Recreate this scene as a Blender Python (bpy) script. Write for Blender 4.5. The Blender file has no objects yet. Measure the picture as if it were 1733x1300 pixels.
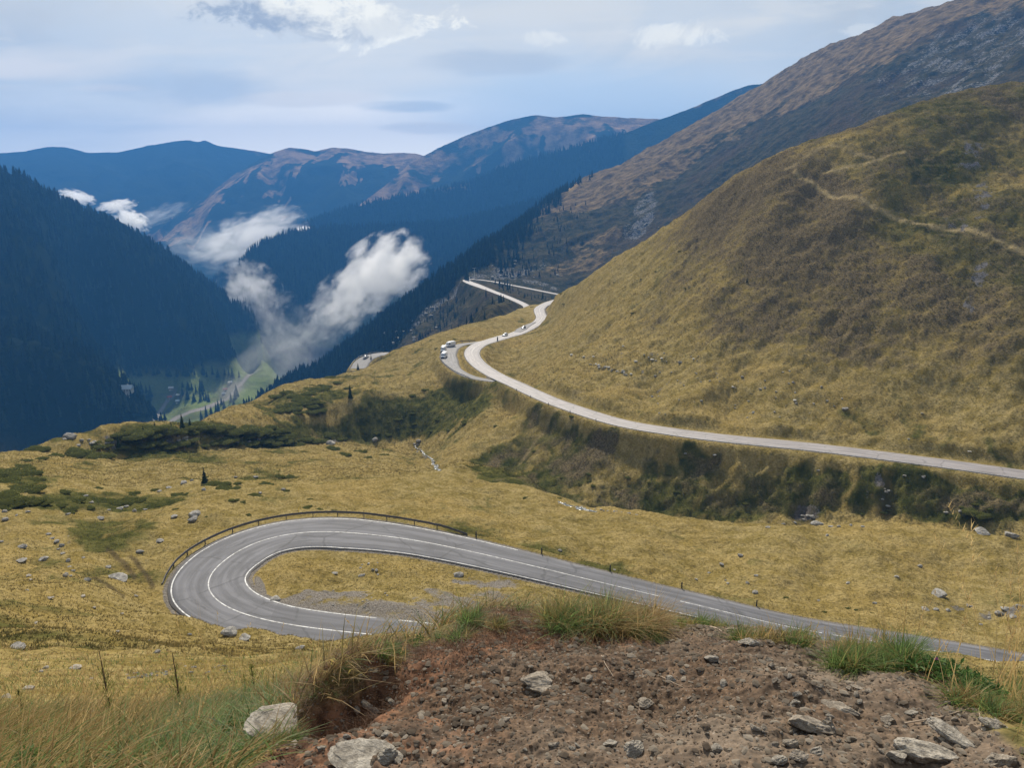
import bpy, math, random
import numpy as np
from mathutils import Vector, Matrix

random.seed(7)
rng = np.random.default_rng(7)
SC = bpy.context.scene
COL = SC.collection
R = math.radians

# ------------------------------------------------------------------ camera, sky, sun, exposure
PITCH = R(15.0)
FPX, UC, VC = 1300.0, 866.5, 650.0          # focal length and centre in the photograph's own pixels
cam_d = bpy.data.cameras.new("camera")
cam_d.sensor_fit = 'HORIZONTAL'
cam_d.sensor_width = 36.0
cam_d.lens = 36.0 * FPX / 1733.0
cam_d.clip_start = 0.05
cam_d.clip_end = 60000.0
cam = bpy.data.objects.new("camera", cam_d)
COL.objects.link(cam)
cam.location = (0, 0, 0)
cam.rotation_euler = (math.pi / 2 - PITCH, 0, 0)
SC.camera = cam

SUN_AZ, SUN_EL = R(-8.0), R(40.0)           # azimuth from +Y, clockwise positive
sun_dir = Vector((math.sin(SUN_AZ) * math.cos(SUN_EL), math.cos(SUN_AZ) * math.cos(SUN_EL), math.sin(SUN_EL)))
sl = bpy.data.lights.new("sun", 'SUN')
sl.energy = 5.0
sl.angle = R(1.5)
sl.color = (1.0, 0.91, 0.77)
so = bpy.data.objects.new("sun", sl)
so.rotation_euler = (-sun_dir).to_track_quat('-Z', 'Y').to_euler()
so.location = (0, 0, 100)
COL.objects.link(so)

SC.view_settings.view_transform = 'Standard'
SC.view_settings.look = 'None'
SC.view_settings.exposure = 0.5
SC.view_settings.gamma = 1.0
SC.view_settings.use_curve_mapping = False
SC.cycles.volume_bounces = 14
SC.cycles.max_bounces = 6
SC.cycles.diffuse_bounces = 2
SC.cycles.transparent_max_bounces = 16
SC.cycles.use_denoising = True
SC.cycles.use_adaptive_sampling = False
try:
    SC.cycles.denoiser = 'OPENIMAGEDENOISE'
    SC.cycles.denoising_input_passes = 'RGB_ALBEDO_NORMAL'
    SC.cycles.denoising_prefilter = 'ACCURATE'
except Exception:
    pass
SC.cycles.sample_clamp_indirect = 4.0


class NT:
    """A small helper round a node tree."""
    def __init__(self, tree):
        self.t = tree
        tree.nodes.clear()

    def n(self, kind, **kw):
        nd = self.t.nodes.new(kind)
        for k, v in kw.items():
            if k == 'ins':
                for a, b in v.items():
                    s = nd.inputs[a]
                    if isinstance(b, bpy.types.NodeSocket):
                        self.t.links.new(b, s)
                    else:
                        s.default_value = b
            else:
                setattr(nd, k, v)
        return nd

    def math(self, op, a, b=0.0, c=None, clamp=False):
        nd = self.n('ShaderNodeMath', operation=op, use_clamp=clamp)
        for i, x in enumerate((a, b) if c is None else (a, b, c)):
            if isinstance(x, bpy.types.NodeSocket):
                self.t.links.new(x, nd.inputs[i])
            else:
                nd.inputs[i].default_value = x
        return nd.outputs[0]

    def mix(self, fac, a, b, blend='MIX'):
        nd = self.n('ShaderNodeMix', data_type='RGBA', blend_type=blend, clamp_factor=True)
        for i, x in ((0, fac), (6, a), (7, b)):
            if isinstance(x, bpy.types.NodeSocket):
                self.t.links.new(x, nd.inputs[i])
            elif i == 0:
                nd.inputs[i].default_value = x
            else:
                nd.inputs[i].default_value = (x[0], x[1], x[2], 1)
        return nd.outputs[2]

    def ss(self, x, lo, hi):
        nd = self.n('ShaderNodeMapRange', interpolation_type='SMOOTHSTEP')
        for k, v in (('Value', x), ('From Min', lo), ('From Max', hi)):
            if isinstance(v, bpy.types.NodeSocket):
                self.t.links.new(v, nd.inputs[k])
            else:
                nd.inputs[k].default_value = v
        return nd.outputs[0]

    def noise(self, vec, scale, detail=4.0, rough=0.55, dist=0.0):
        nd = self.n('ShaderNodeTexNoise')
        nd.inputs['Scale'].default_value = scale
        nd.inputs['Detail'].default_value = detail
        nd.inputs['Roughness'].default_value = rough
        nd.inputs['Distortion'].default_value = dist
        if vec is not None:
            self.t.links.new(vec, nd.inputs['Vector'])
        return nd.outputs['Fac']

    def link(self, a, b):
        self.t.links.new(a, b)


# world: Nishita sky with a thin, patchy cloud layer laid over it by direction
world = bpy.data.worlds.new("World")
SC.world = world
world.use_nodes = True
w = NT(world.node_tree)
sky = w.n('ShaderNodeTexSky', sky_type='NISHITA')
sky.sun_disc = False
sky.sun_elevation = SUN_EL
sky.sun_rotation = SUN_AZ
sky.altitude = 1700.0
sky.air_density = 1.0
sky.dust_density = 1.5
sky.ozone_density = 2.0
tc = w.n('ShaderNodeTexCoord')
sep = w.n('ShaderNodeSeparateXYZ', ins={0: tc.outputs['Generated']})
X, Y, Z = sep.outputs
# ray measured as (x/y, z/y): azimuth and height of a direction, for things low in the sky
ax = w.math('DIVIDE', X, w.math('MAXIMUM', Y, 0.05))
az = w.math('DIVIDE', Z, w.math('MAXIMUM', Y, 0.05))
zz = w.math('ADD', w.math('MAXIMUM', Z, 0.0), 0.10)
cv = w.n('ShaderNodeCombineXYZ', ins={0: w.math('DIVIDE', X, zz), 1: w.math('DIVIDE', Y, zz), 2: 0.0}).outputs[0]
lc = w.n('ShaderNodeCombineXYZ', ins={0: ax, 1: w.math('MULTIPLY', az, 2.6), 2: 0.3}).outputs[0]
lc2 = w.n('ShaderNodeCombineXYZ', ins={0: ax, 1: w.math('MULTIPLY', az, 1.25), 2: 0.7}).outputs[0]
def blob(cx, cz, sx, sz, edge=0.0, nz=None):
    dx = w.math('DIVIDE', w.math('SUBTRACT', ax, cx), sx)
    dz = w.math('DIVIDE', w.math('SUBTRACT', az, cz), sz)
    d = w.math('ADD', w.math('MULTIPLY', dx, dx), w.math('MULTIPLY', dz, dz))
    if nz is not None:
        d = w.math('ADD', d, w.math('MULTIPLY', w.math('SUBTRACT', nz, 0.5), edge))
    return d
def lay(sx_, sz_, seed):
    return w.n('ShaderNodeCombineXYZ', ins={0: w.math('MULTIPLY', ax, sx_), 1: w.math('MULTIPLY', w.math('SUBTRACT', az, w.math('MULTIPLY', ax, 0.05)), sz_), 2: seed}).outputs[0]
veil = w.ss(w.noise(lay(1.0, 4.4, 0.3), 3.6, 8.0, 0.56, 0.8), 0.42, 0.60)
streak = w.ss(w.noise(lay(1.0, 8.5, 1.9), 2.9, 8.0, 0.56, 0.9), 0.47, 0.68)
puff = w.noise(lay(1.0, 1.35, 0.7), 19.0, 10.0, 0.64, 0.5)
base = w.mix(0.85, sky.outputs[0], (3.8, 4.75, 6.5))
grey = w.mix(w.ss(w.noise(lay(1.0, 2.2, 4.4), 2.4, 6.0, 0.55, 0.5), 0.38, 0.66), base, (3.5, 4.05, 5.1))
fac = w.math('ADD', w.math('MULTIPLY', veil, 0.62), w.math('MULTIPLY', streak, 0.42), clamp=True)
c1 = w.mix(w.math('MULTIPLY', fac, 0.95), grey, (6.5, 6.65, 7.15))
# brightness round the hidden sun, high in the frame
glow = w.ss(blob(-0.12, 0.30, 0.75, 0.26, 0.6, w.noise(lay(1.0, 2.6, 7.0), 4.0, 5.0)), 1.5, 0.0)
c1 = w.mix(w.math('MULTIPLY', glow, 0.66), c1, (8.2, 8.2, 8.4))
# pale banks low in the middle and on the left
haze_w = w.math('MULTIPLY', w.ss(w.math('ADD', az, w.math('MULTIPLY', w.math('SUBTRACT', veil, 0.5), 0.03)), 0.135, 0.015), 0.92)
c1 = w.mix(haze_w, c1, (9.6, 9.5, 9.6))
low = w.math('MULTIPLY', w.ss(blob(-0.20, 0.050, 0.30, 0.052, 1.4, w.noise(lay(1.0, 3.0, 2.2), 6.0, 6.0)), 1.3, 0.1), 0.95)
c1 = w.mix(low, c1, (10.5, 10.0, 9.8))
lowb = w.math('MULTIPLY', w.ss(blob(-0.56, 0.135, 0.13, 0.020, 1.6, w.noise(lay(1.0, 3.0, 9.2), 6.0, 6.0)), 1.3, 0.1), 0.5)
c1 = w.mix(lowb, c1, (7.3, 7.2, 7.5))
# clear blue low on the right
clear = w.math('MULTIPLY', w.ss(blob(0.10, 0.085, 0.26, 0.055, 1.0, w.noise(lay(1.0, 2.0, 5.5), 4.0, 5.0)), 1.3, 0.1), 0.65)
c1 = w.mix(clear, c1, (4.6, 6.0, 8.2))
def streak_at(cx, cz, sx, sz, k_, colr=(7.7, 7.45, 7.6)):
    global c1
    m = w.math('MULTIPLY', w.ss(blob(cx, cz, sx, sz, 2.4, w.noise(lay(1.0, 4.0, cx * 9 + 3), 8.0, 7.0)), 1.3, 0.0), k_)
    c1 = w.mix(m, c1, colr)
streak_at(-0.25, 0.094, 0.10, 0.010, 0.75)
streak_at(-0.49, 0.107, 0.05, 0.006, 0.7)
streak_at(-0.60, 0.128, 0.08, 0.013, 0.7)
streak_at(-0.10, 0.060, 0.07, 0.008, 0.7)
streak_at(-0.13, 0.085, 0.06, 0.008, 0.6, (4.0, 4.75, 6.2))
streak_at(-0.02, 0.135, 0.10, 0.016, 0.5, (4.2, 4.8, 6.1))
streak_at(-0.40, 0.110, 0.12, 0.024, 0.5, (3.8, 4.6, 6.2))
def cloud(cx, cz, sx, sz, thick, dark, bright=(9.8, 9.7, 9.5), dgrey=(3.6, 4.1, 5.3)):
    global c1
    d = blob(cx, cz, sx, sz, 7.5, puff)
    m = w.math('MULTIPLY', w.ss(d, 1.35, 0.15), thick)
    shade = w.ss(blob(cx - 0.35 * sx, cz - 0.3 * sz, sx * 0.95, sz * 0.9, 6.0, w.noise(lay(1.0, 1.6, 3.3), 11.0, 8.0, 0.6)), 1.2, 0.0)
    colr = w.mix(w.math('MULTIPLY', shade, dark), bright, dgrey)
    c1 = w.mix(m, c1, colr)
cloud(-0.205, 0.180, 0.120, 0.026, 0.9, 0.7)
cloud(-0.280, 0.194, 0.110, 0.026, 0.95, 1.0)
cloud(-0.135, 0.177, 0.075, 0.014, 0.85, 0.25)
cloud(0.195, 0.164, 0.055, 0.015, 0.6, 0.2)
cloud(0.035, 0.163, 0.030, 0.010, 0.45, 0.1)
cloud(0.415, 0.172, 0.03, 0.010, 0.3, 0.0)
# the sky brightens towards the horizon
gain = w.math('ADD', 1.0, w.math('MULTIPLY', w.math('POWER', w.math('SUBTRACT', 1.0, w.math('MAXIMUM', Z, 0.0), clamp=True), 9.0), 1.8))
warm = w.n('ShaderNodeVectorMath', operation='MULTIPLY', ins={0: c1, 1: (1.0, 0.965, 0.845)})
gn = w.n('ShaderNodeVectorMath', operation='SCALE', ins={0: warm.outputs[0], 'Scale': gain})
bg = w.n('ShaderNodeBackground', ins={'Color': gn.outputs[0], 'Strength': 0.077})
wo = w.n('ShaderNodeOutputWorld', ins={'Surface': bg.outputs[0]})


# ------------------------------------------------------------------ bookkeeping
def tag(o, label=None, cat=None, group=None, kind=None):
    if label: o['label'] = label
    if cat: o['category'] = cat
    if group: o['group'] = group
    if kind: o['kind'] = kind
    return o

def empty(name, loc=(0, 0, 0), rz=0.0, label=None, cat=None, group=None):
    o = bpy.data.objects.new(name, None)
    COL.objects.link(o)
    o.location = loc
    o.rotation_euler = (0, 0, rz)
    o.empty_display_size = 0.1
    return tag(o, label, cat, group)

def mesh_obj(name, verts, faces, mat, parent=None, smooth=True, mats=None, midx=None):
    me = bpy.data.meshes.new(name)
    if isinstance(faces, np.ndarray):
        verts = np.asarray(verts, dtype=np.float32)
        k = faces.shape[1]
        me.vertices.add(len(verts))
        me.vertices.foreach_set('co', verts.ravel())
        me.loops.add(faces.size)
        me.loops.foreach_set('vertex_index', faces.ravel().astype(np.int32))
        me.polygons.add(len(faces))
        me.polygons.foreach_set('loop_start', np.arange(0, faces.size, k, dtype=np.int32))
        me.update(calc_edges=True)
    else:
        me.from_pydata([tuple(v) for v in verts], [], faces)
    for m in (mats or [mat]):
        me.materials.append(m)
    if midx is not None:
        me.polygons.foreach_set('material_index', np.asarray(midx, dtype=np.int32))
    me.polygons.foreach_set('use_smooth', np.full(len(me.polygons), smooth, dtype=bool))
    me.update()
    o = bpy.data.objects.new(name, me)
    COL.objects.link(o)
    if parent is not None:
        o.parent = parent
    return o

def copy_tree(o, parent=None):
    c = o.copy()
    COL.objects.link(c)
    c.parent = parent
    for ch in o.children:
        copy_tree(ch, c)
    return c


# ------------------------------------------------------------------ photograph pixel <-> place
SP, CP = math.sin(PITCH), math.cos(PITCH)
def ray(u, v):
    x = (u - UC) / FPX
    y = (VC - v) / FPX
    return x, CP + y * SP, -SP + y * CP
def az_s(u, v):
    x, y, z = ray(u, v)
    return math.atan2(x, y), z / math.hypot(x, y)
def at_r(u, v, r):
    a, s = az_s(u, v)
    return Vector((r * math.sin(a), r * math.cos(a), r * s))
def at_z(u, v, z):
    a, s = az_s(u, v)
    return at_r(u, v, z / s)
def proj(x, y, z):
    f = y * CP - z * SP
    t = y * SP + z * CP
    return UC + FPX * x / f, VC - FPX * t / f


# ------------------------------------------------------------------ noise
def _h(ix, iy, seed):
    n = (ix.astype(np.int64) * 374761393 + iy.astype(np.int64) * 668265263 + seed * 1442695041) & 0x7fffffff
    n = (n ^ (n >> 13)) * 1274126177 & 0x7fffffff
    n = (n ^ (n >> 16)) & 0xffff
    return n.astype(np.float32) * (2 * math.pi / 65536.0)
def pn(x, y, seed=0):
    x = np.asarray(x, dtype=np.float64); y = np.asarray(y, dtype=np.float64)
    ix = np.floor(x); iy = np.floor(y)
    fx = (x - ix).astype(np.float32); fy = (y - iy).astype(np.float32)
    ux = fx * fx * fx * (fx * (fx * 6 - 15) + 10); uy = fy * fy * fy * (fy * (fy * 6 - 15) + 10)
    def g(dx, dy):
        a = _h(ix + dx, iy + dy, seed)
        return np.cos(a) * (fx - dx) + np.sin(a) * (fy - dy)
    n0 = g(0, 0) * (1 - ux) + g(1, 0) * ux
    n1 = g(0, 1) * (1 - ux) + g(1, 1) * ux
    return (n0 * (1 - uy) + n1 * uy) * 1.5
def fbm(x, y, oct=4, gain=0.5, seed=0):
    a, t = 1.0, 0.0
    for i in range(oct):
        t = t + a * pn(x, y, seed + i * 17)
        a *= gain; x = x * 2.03 + 3.1; y = y * 2.03 - 1.7
    return t
def sst(x, a, b):
    t = np.clip((x - a) / (b - a), 0, 1)
    return t * t * (3 - 2 * t)

# thin-plate spline over (azimuth, ln range) for slope z/r
class Field:
    KA = 3.0
    def __init__(self):
        self.p = []
    def add(self, u, v, r=None, z=None):
        a, s = az_s(u, v)
        if r is None: r = z / s
        self.p.append((a * self.KA, math.log(r), s))
    def line(self, pts, step=0.06):
        """pts: (u, v, r) - filled in between so that the line holds."""
        for (a, b) in zip(pts[:-1], pts[1:]):
            n = max(1, int(round(abs(b[0] - a[0]) / 1300.0 / step)))
            for i in range(n):
                t = i / n
                r = math.exp(math.log(a[2]) * (1 - t) + math.log(b[2]) * t)
                self.add(a[0] + (b[0] - a[0]) * t, a[1] + (b[1] - a[1]) * t, r)
        self.add(*pts[-1])
    def raw(self, az_deg, r, s):
        self.p.append((R(az_deg) * self.KA, math.log(r), s))
    @staticmethod
    def _k(d2):
        return np.where(d2 > 1e-12, 0.5 * d2 * np.log(np.maximum(d2, 1e-12)), 0.0)
    def solve(self, smooth=2e-4):
        P = np.array(self.p)
        n = len(P)
        d2 = ((P[:, None, :2] - P[None, :, :2]) ** 2).sum(-1)
        A = np.zeros((n + 3, n + 3))
        A[:n, :n] = self._k(d2) + smooth * np.eye(n)
        A[:n, n] = 1; A[:n, n + 1:] = P[:, :2]
        A[n, :n] = 1; A[n + 1:, :n] = P[:, :2].T
        b = np.zeros(n + 3); b[:n] = P[:, 2]
        self.w = np.linalg.solve(A, b); self.P = P
    def exact(self, az, lr):
        q = np.stack([az.ravel() * self.KA, lr.ravel()], 1)
        out = np.empty(len(q))
        n = len(self.P)
        for i in range(0, len(q), 20000):
            c = q[i:i + 20000]
            d2 = ((c[:, None, :] - self.P[None, :, :2]) ** 2).sum(-1)
            out[i:i + 20000] = self._k(d2) @ self.w[:n] + self.w[n] + c @ self.w[n + 1:]
        return out.reshape(az.shape)
    def bake(self, a0, a1, na, l0, l1, nl):
        self.g = (a0, a1, na, l0, l1, nl)
        aa, ll = np.meshgrid(np.linspace(a0, a1, na), np.linspace(l0, l1, nl), indexing='ij')
        self.T = self.exact(aa, ll)
    def s(self, az, lr):
        a0, a1, na, l0, l1, nl = self.g
        fa = np.clip((az - a0) / (a1 - a0) * (na - 1), 0, na - 1.001)
        fl = np.clip((lr - l0) / (l1 - l0) * (nl - 1), 0, nl - 1.001)
        ia = fa.astype(int); il = fl.astype(int)
        fa = fa - ia; fl = fl - il
        T = self.T
        return (T[ia, il] * (1 - fa) + T[ia + 1, il] * fa) * (1 - fl) + (T[ia, il + 1] * (1 - fa) + T[ia + 1, il + 1] * fa) * fl

# ------------------------------------------------------------------ near ground: control lines (pixel u, v, horizontal range)
F1 = Field()
# under and just in front of the camera
for az in (-75, -50, -38, -25, -12, 0, 12, 25, 38, 50, 75):
    F1.raw(az, 0.55, -2.95)
    F1.raw(az, 1.2, -1.34)
# dirt bank
F1.line([(-420, 1300, 3.6), (0, 1300, 3.3), (250, 1300, 2.9), (450, 1300, 2.35), (866, 1300, 2.02), (1300, 1300, 2.05), (1733, 1300, 2.25), (2150, 1300, 2.5)], 0.12)
F1.line([(590, 1200, 2.65), (866, 1200, 2.5), (1300, 1200, 2.5), (1733, 1225, 2.75), (2150, 1250, 3.0)], 0.12)
F1.line([(650, 1145, 2.95), (866, 1110, 3.0), (1300, 1115, 3.05), (1500, 1150, 3.0)], 0.12)
CREST = [(560, 1168, 2.95), (640, 1114, 3.3), (700, 1090, 3.45), (760, 1062, 3.6), (830, 1044, 3.7), (900, 1034, 3.8), (1000, 1040, 3.85), (1100, 1050, 3.9), (1250, 1066, 3.9), (1400, 1094, 3.75), (1480, 1114, 3.65), (1560, 1132, 3.6), (1650, 1162, 3.5), (1733, 1188, 3.4), (2150, 1280, 3.3)]
F1.line(CREST)
F1.line([(u + (-45 if i == 0 else 0), v + 26, r * 1.28) for i, (u, v, r) in enumerate(CREST)])
F1.line([(u, v + 55, r * 1.8) for (u, v, r) in CREST[1:]])
# grass slope to the left of the bank, falling to the hairpin
F1.line([(-420, 1250, 5.2), (0, 1250, 4.7), (200, 1250, 4.3), (400, 1250, 3.9), (480, 1230, 4.0)], 0.1)
F1.line([(-420, 1200, 7.2), (0, 1200, 7.0), (200, 1200, 6.6), (400, 1190, 6.2), (520, 1165, 5.8)], 0.1)
F1.line([(-420, 1150, 14), (0, 1150, 14), (200, 1150, 13), (400, 1142, 12), (560, 1122, 11)], 0.1)
F1.line([(-420, 1100, 30), (0, 1100, 30), (200, 1106, 28), (420, 1112, 26), (560, 1108, 24), (650, 1105, 22)], 0.1)
F1.line([(-420, 1040, 54), (0, 1048, 54), (150, 1064, 54), (280, 1066, 58), (380, 1084, 55), (480, 1101, 50), (570, 1112, 44), (660, 1112, 40), (760, 1120, 38)], 0.1)
for (u, v, r) in ((866, 1150, 30), (1100, 1165, 30), (1400, 1195, 30), (1733, 1230, 30), (2150, 1250, 30), (1000, 1105, 60), (1300, 1150, 57), (1600, 1170, 57), (1850, 1200, 57)):
    F1.add(u, v, r)
# meadow round the hairpin
for (u, v, z) in ((-420, 1000, -33), (0, 1000, -35.5), (150, 1000, -38), (240, 1000, -43), (-420, 900, -42), (0, 900, -44), (150, 900, -46), (250, 890, -46.5), (400, 850, -49), (-420, 820, -50), (0, 820, -53), (200, 820, -57), (400, 800, -60),
                  (500, 850, -50.5), (650, 850, -52), (600, 800, -63), (500, 960, -43.5), (620, 970, -43.6), (560, 1020, -43), (760, 1000, -44.2), (900, 1000, -45.5), (1000, 1030, -46),
                  (850, 850, -57), (800, 890, -51), (1000, 930, -53), (1200, 950, -54.5), (1400, 950, -56), (1600, 960, -57), (1733, 980, -57), (2150, 1000, -57), (1550, 1040, -54), (1700, 1060, -54), (1300, 1010, -51.5)):
    F1.add(u, v, z=z)
# meadow brink on the gully
def lz(L, step):
    F1.line([(u, v, at_z(u, v, z).xy.length) for (u, v, z) in L], step)
lz([(745, 797, -69), (800, 797, -67.6), (880, 806, -66.5), (930, 838, -65.2), (1000, 862, -64.2), (1100, 878, -63.2), (1250, 889, -61.6), (1330, 890, -60.8), (1450, 885, -60), (1560, 892, -59), (1733, 913, -58), (2150, 960, -56)], 0.022)
FOOT = [(775, 794, -79.5), (850, 795, -80), (950, 845, -79.5), (1050, 868, -79), (1250, 882, -75.5), (1450, 880, -71.2), (1600, 885, -68.8), (1733, 900, -67.6), (2150, 950, -66)]
lz(FOOT, 0.018)
# gully bed, hidden behind the brink
BED = [(745, 798, -81)] + FOOT
for (a, b) in zip(BED[:-1], BED[1:]):
    for i in range(6):
        f_ = i / 6.0
        q_ = at_z(a[0] + (b[0] - a[0]) * f_, a[1] + (b[1] - a[1]) * f_, a[2] + (b[2] - a[2]) * f_)
        r_ = q_.xy.length
        F1.raw(math.degrees(math.atan2(q_.x, q_.y)), r_ * 0.962, (q_.z - 0.7) / (r_ * 0.962))
lz([(700, 752, -93), (725, 774, -87), (745, 797, -81.2)], 0.018)
lz([(850, 722, -75.5), (930, 722, -72.5), (1000, 733, -69), (1100, 748, -66.6), (1250, 766, -64.3), (1450, 789, -63), (1733, 822, -61.8), (2150, 878, -60.5)], 0.035)
lz([(850, 724, -75.5), (815, 752, -78), (790, 775, -79)], 0.03)
# middle-distance ditch under the ledge and the dark bank behind it
F1.line([(-420, 775, 188), (0, 776, 190), (100, 770, 207), (200, 771, 219), (300, 761, 225), (400, 757, 235), (480, 750, 250), (560, 746, 263), (620, 750, 267), (660, 752, 266)], 0.018)
for (k_, dv_) in ((0.94, 6), (0.86, 17), (0.77, 33)):
    F1.line([(u, v + dv_, r * k_) for (u, v, r) in ((0, 776, 190), (100, 770, 207), (200, 771, 219), (300, 761, 225), (400, 757, 235), (480, 750, 250), (560, 746, 263), (620, 750, 267), (660, 752, 266))], 0.03)
F1.line([(100, 747, 214), (200, 730, 224), (300, 728, 231), (400, 722, 244), (480, 722, 257), (560, 702, 273), (640, 690, 280), (700, 684, 283), (780, 664, 287), (850, 660, 278), (880, 690, 250)], 0.018)
# shoulder that hides the deep valley, and the ground behind it
SHOULDER = [(-420, 780, 196), (0, 768, 205), (60, 760, 211), (110, 742, 220), (200, 722, 234), (330, 719, 250), (380, 701, 285), (480, 652, 330), (580, 634, 366), (612, 626, 378), (640, 613, 392), (662, 594, 408), (750, 563, 445), (830, 540, 480), (880, 523, 503)]
F1.line(SHOULDER, 0.03)
F1.line([(u, v + 16 if u > 300 else v + 22, r * 1.12) for (u, v, r) in SHOULDER], 0.03)
F1.line([(u, v + (44 if u > 500 else 60), r * 1.45) for (u, v, r) in SHOULDER], 0.1)
for (u, v, r) in ((450, 690, 293), (560, 660, 316), (650, 650, 322), (700, 620, 356)):
    F1.add(u, v, r)
# middle road corridor is laid in afterwards; these hold the ground near it
MIDLINE = [(2150, 866, -60), (1733, 803, -61), (1573, 781, -61.5), (1381, 757, -62.5), (1236, 743, -63.2), (1140, 731, -64), (1044, 714, -65.2), (948, 683, -67), (900, 663, -68.5), (838, 638, -71), (797, 600, -74), (821, 580, -76), (855, 571.5, -78), (892, 558, -80), (915, 535, -82), (922, 516, -84)]
F1.line([(u, v, at_z(u, v, z).xy.length) for (u, v, z) in MIDLINE], 0.035)
F1.add(760, 605, z=-75)
# hill above the middle road
for (u, v, r) in ((1733, 740, 200), (1733, 650, 216), (1733, 500, 250), (1733, 350, 300), (1733, 220, 362),
                  (1573, 700, 206), (1573, 600, 226), (1573, 430, 268), (1573, 300, 316),
                  (1381, 690, 208), (1381, 600, 228), (1381, 430, 272), (1381, 310, 318),
                  (1236, 690, 212), (1236, 600, 234), (1236, 480, 270), (1236, 385, 312),
                  (1100, 670, 230), (1100, 600, 252), (1100, 500, 304), (1000, 650, 240), (1000, 600, 268), (1000, 530, 328), (930, 610, 300), (930, 560, 370), (950, 530, 405),
                  (2150, 700, 214), (2150, 400, 295), (2150, 200, 380)):
    F1.add(u, v, r)
HILL = [(937, 503, 470), (960, 490, 430), (1000, 465, 400), (1050, 434, 385), (1100, 402, 374), (1150, 368, 362), (1200, 334, 350), (1240, 306, 345), (1290, 279, 340), (1330, 259, 340), (1400, 233, 344), (1450, 218, 350), (1530, 190, 362), (1600, 168, 378), (1660, 153, 395), (1733, 141, 415), (1850, 120, 440), (2150, 60, 480)]
F1.line(HILL, 0.035)
F1.line([(u, v + 10, r * 1.10) for (u, v, r) in HILL[1:]], 0.035)
F1.line([(u + 10, v + 50, r * 1.42) for (u, v, r) in HILL[1:]], 0.1)
F1.line([(700, 720, 720), (866, 640, 740), (1000, 560, 740), (1300, 420, 740), (1733, 300, 740), (2150, 240, 760)], 0.15)
F1.line([(-420, 840, 700), (0, 830, 700), (300, 800, 700), (500, 760, 710)], 0.15)
F1.solve()
L0, L1 = math.log(0.5), math.log(720.0)
F1.bake(R(-76), R(76), 330, L0, L1, 640)

# ------------------------------------------------------------------ road lines (pixel u, v, height) -> 3-D centre lines
def resample(P, step, fixed_z=False):
    P = np.array([tuple(p) for p in P], dtype=float)
    # centripetal-ish smoothing: Catmull-Rom through the points
    out = []
    Q = np.vstack([2 * P[0] - P[1], P, 2 * P[-1] - P[-2]])
    for i in range(1, len(Q) - 2):
        p0, p1, p2, p3 = Q[i - 1:i + 3]
        n = max(2, int(np.linalg.norm(p2 - p1) / (step * 0.25)))
        t = np.linspace(0, 1, n, endpoint=False)[:, None]
        out.append(0.5 * ((2 * p1) + (-p0 + p2) * t + (2 * p0 - 5 * p1 + 4 * p2 - p3) * t ** 2 + (-p0 + 3 * p1 - 3 * p2 + p3) * t ** 3))
    out.append(P[-1:])
    C = np.vstack(out)
    for _ in range(2):
        d = np.r_[0, np.cumsum(np.linalg.norm(np.diff(C, axis=0), axis=1))]
        s = np.linspace(0, d[-1], max(3, int(d[-1] / step)))
        C = np.stack([np.interp(s, d, C[:, k]) for k in range(3)], 1)
    k = max(1, int(3.0 / step))
    ker = np.ones(2 * k + 1) / (2 * k + 1)
    S = C.copy()
    for kk in range(3):
        pad = np.r_[2 * C[0, kk] - C[k:0:-1, kk], C[:, kk], 2 * C[-1, kk] - C[-2:-k - 2:-1, kk]]
        S[:, kk] = np.convolve(pad, ker, 'valid')
    return S

HAIRPIN = [(752, 1087, -40.8), (735, 1085, -41), (596, 1072, -41.8), (492, 1059, -42.3), (423, 1044, -42.6), (382, 1028, -42.9), (357, 1009, -43.1), (350, 988, -43.3), (357, 971, -43.5), (382, 947, -43.7), (423, 923, -44), (475, 907, -44.3), (544, 900, -44.6), (631, 906, -45), (700, 915, -45.4), (786, 932, -46), (873, 952, -46.7), (1046, 994, -48.2), (1200, 1030, -49.4), (1348, 1065, -50.6), (1550, 1098, -52), (1689, 1121, -52.8), (1850, 1150, -53.6), (2050, 1180, -54.6)]
MIDROAD = [(2100, 856, -60.2), (1900, 828, -60.6), (1733, 803.5, -61), (1573, 781.5, -61.5), (1381, 757.5, -62.5), (1236, 743, -63.2), (1140, 731, -64), (1044, 714, -65.2), (948, 683.5, -67), (900, 663.5, -68.5), (873, 650.5, -69.6), (838, 635, -71), (812, 618, -72.4), (800, 604, -73.5), (800, 593, -74.6), (812, 583, -75.8), (830, 577, -76.8), (855, 569.5, -78), (874, 564.5, -79), (893, 556, -80), (909, 547, -80.8), (917, 538, -81.6), (914, 529, -82.4), (914, 522, -83), (924, 515, -83.8), (940, 509, -84.6), (965, 503, -85.4)]
LAYBY = [(838, 645, -70.9), (815, 642, -71.5), (792, 636, -72.3), (772, 625, -73.3), (762, 612, -74.2), (759, 600, -75), (765, 590, -75.6), (780, 583.5, -76.0), (800, 580.5, -76.2), (818, 578.5, -76.5)]
PULLOFF = [(866, 571, -78.8), (877, 561, -79.3), (893, 551, -80.2), (905, 545, -80.6)]
CORNER = [(606, 624, -101), (613, 613, -100), (625, 604.5, -99), (641, 600, -98.5), (655, 599, -98)]
FARROAD = [(850, 541, None, 560), (880, 527, None, 620), (892, 519, None, 660), (867, 506, None, 720), (829, 491, None, 800), (806, 482.3, None, 856), (793, 477.3, None, 885), (789, 474.3, None, 905), (793, 472.6, None, 918), (806, 472.8, None, 925), (830, 475.8, None, 925), (848, 479, None, 920), (892, 487.6, None, 905), (943, 497.8, None, 880), (975, 504, None, 860)]
def to3(L):
    return [at_r(p[0], p[1], p[3]) if len(p) == 4 else at_z(*p) for p in L]
C_HAIR = resample(to3(HAIRPIN), 0.6)
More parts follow.
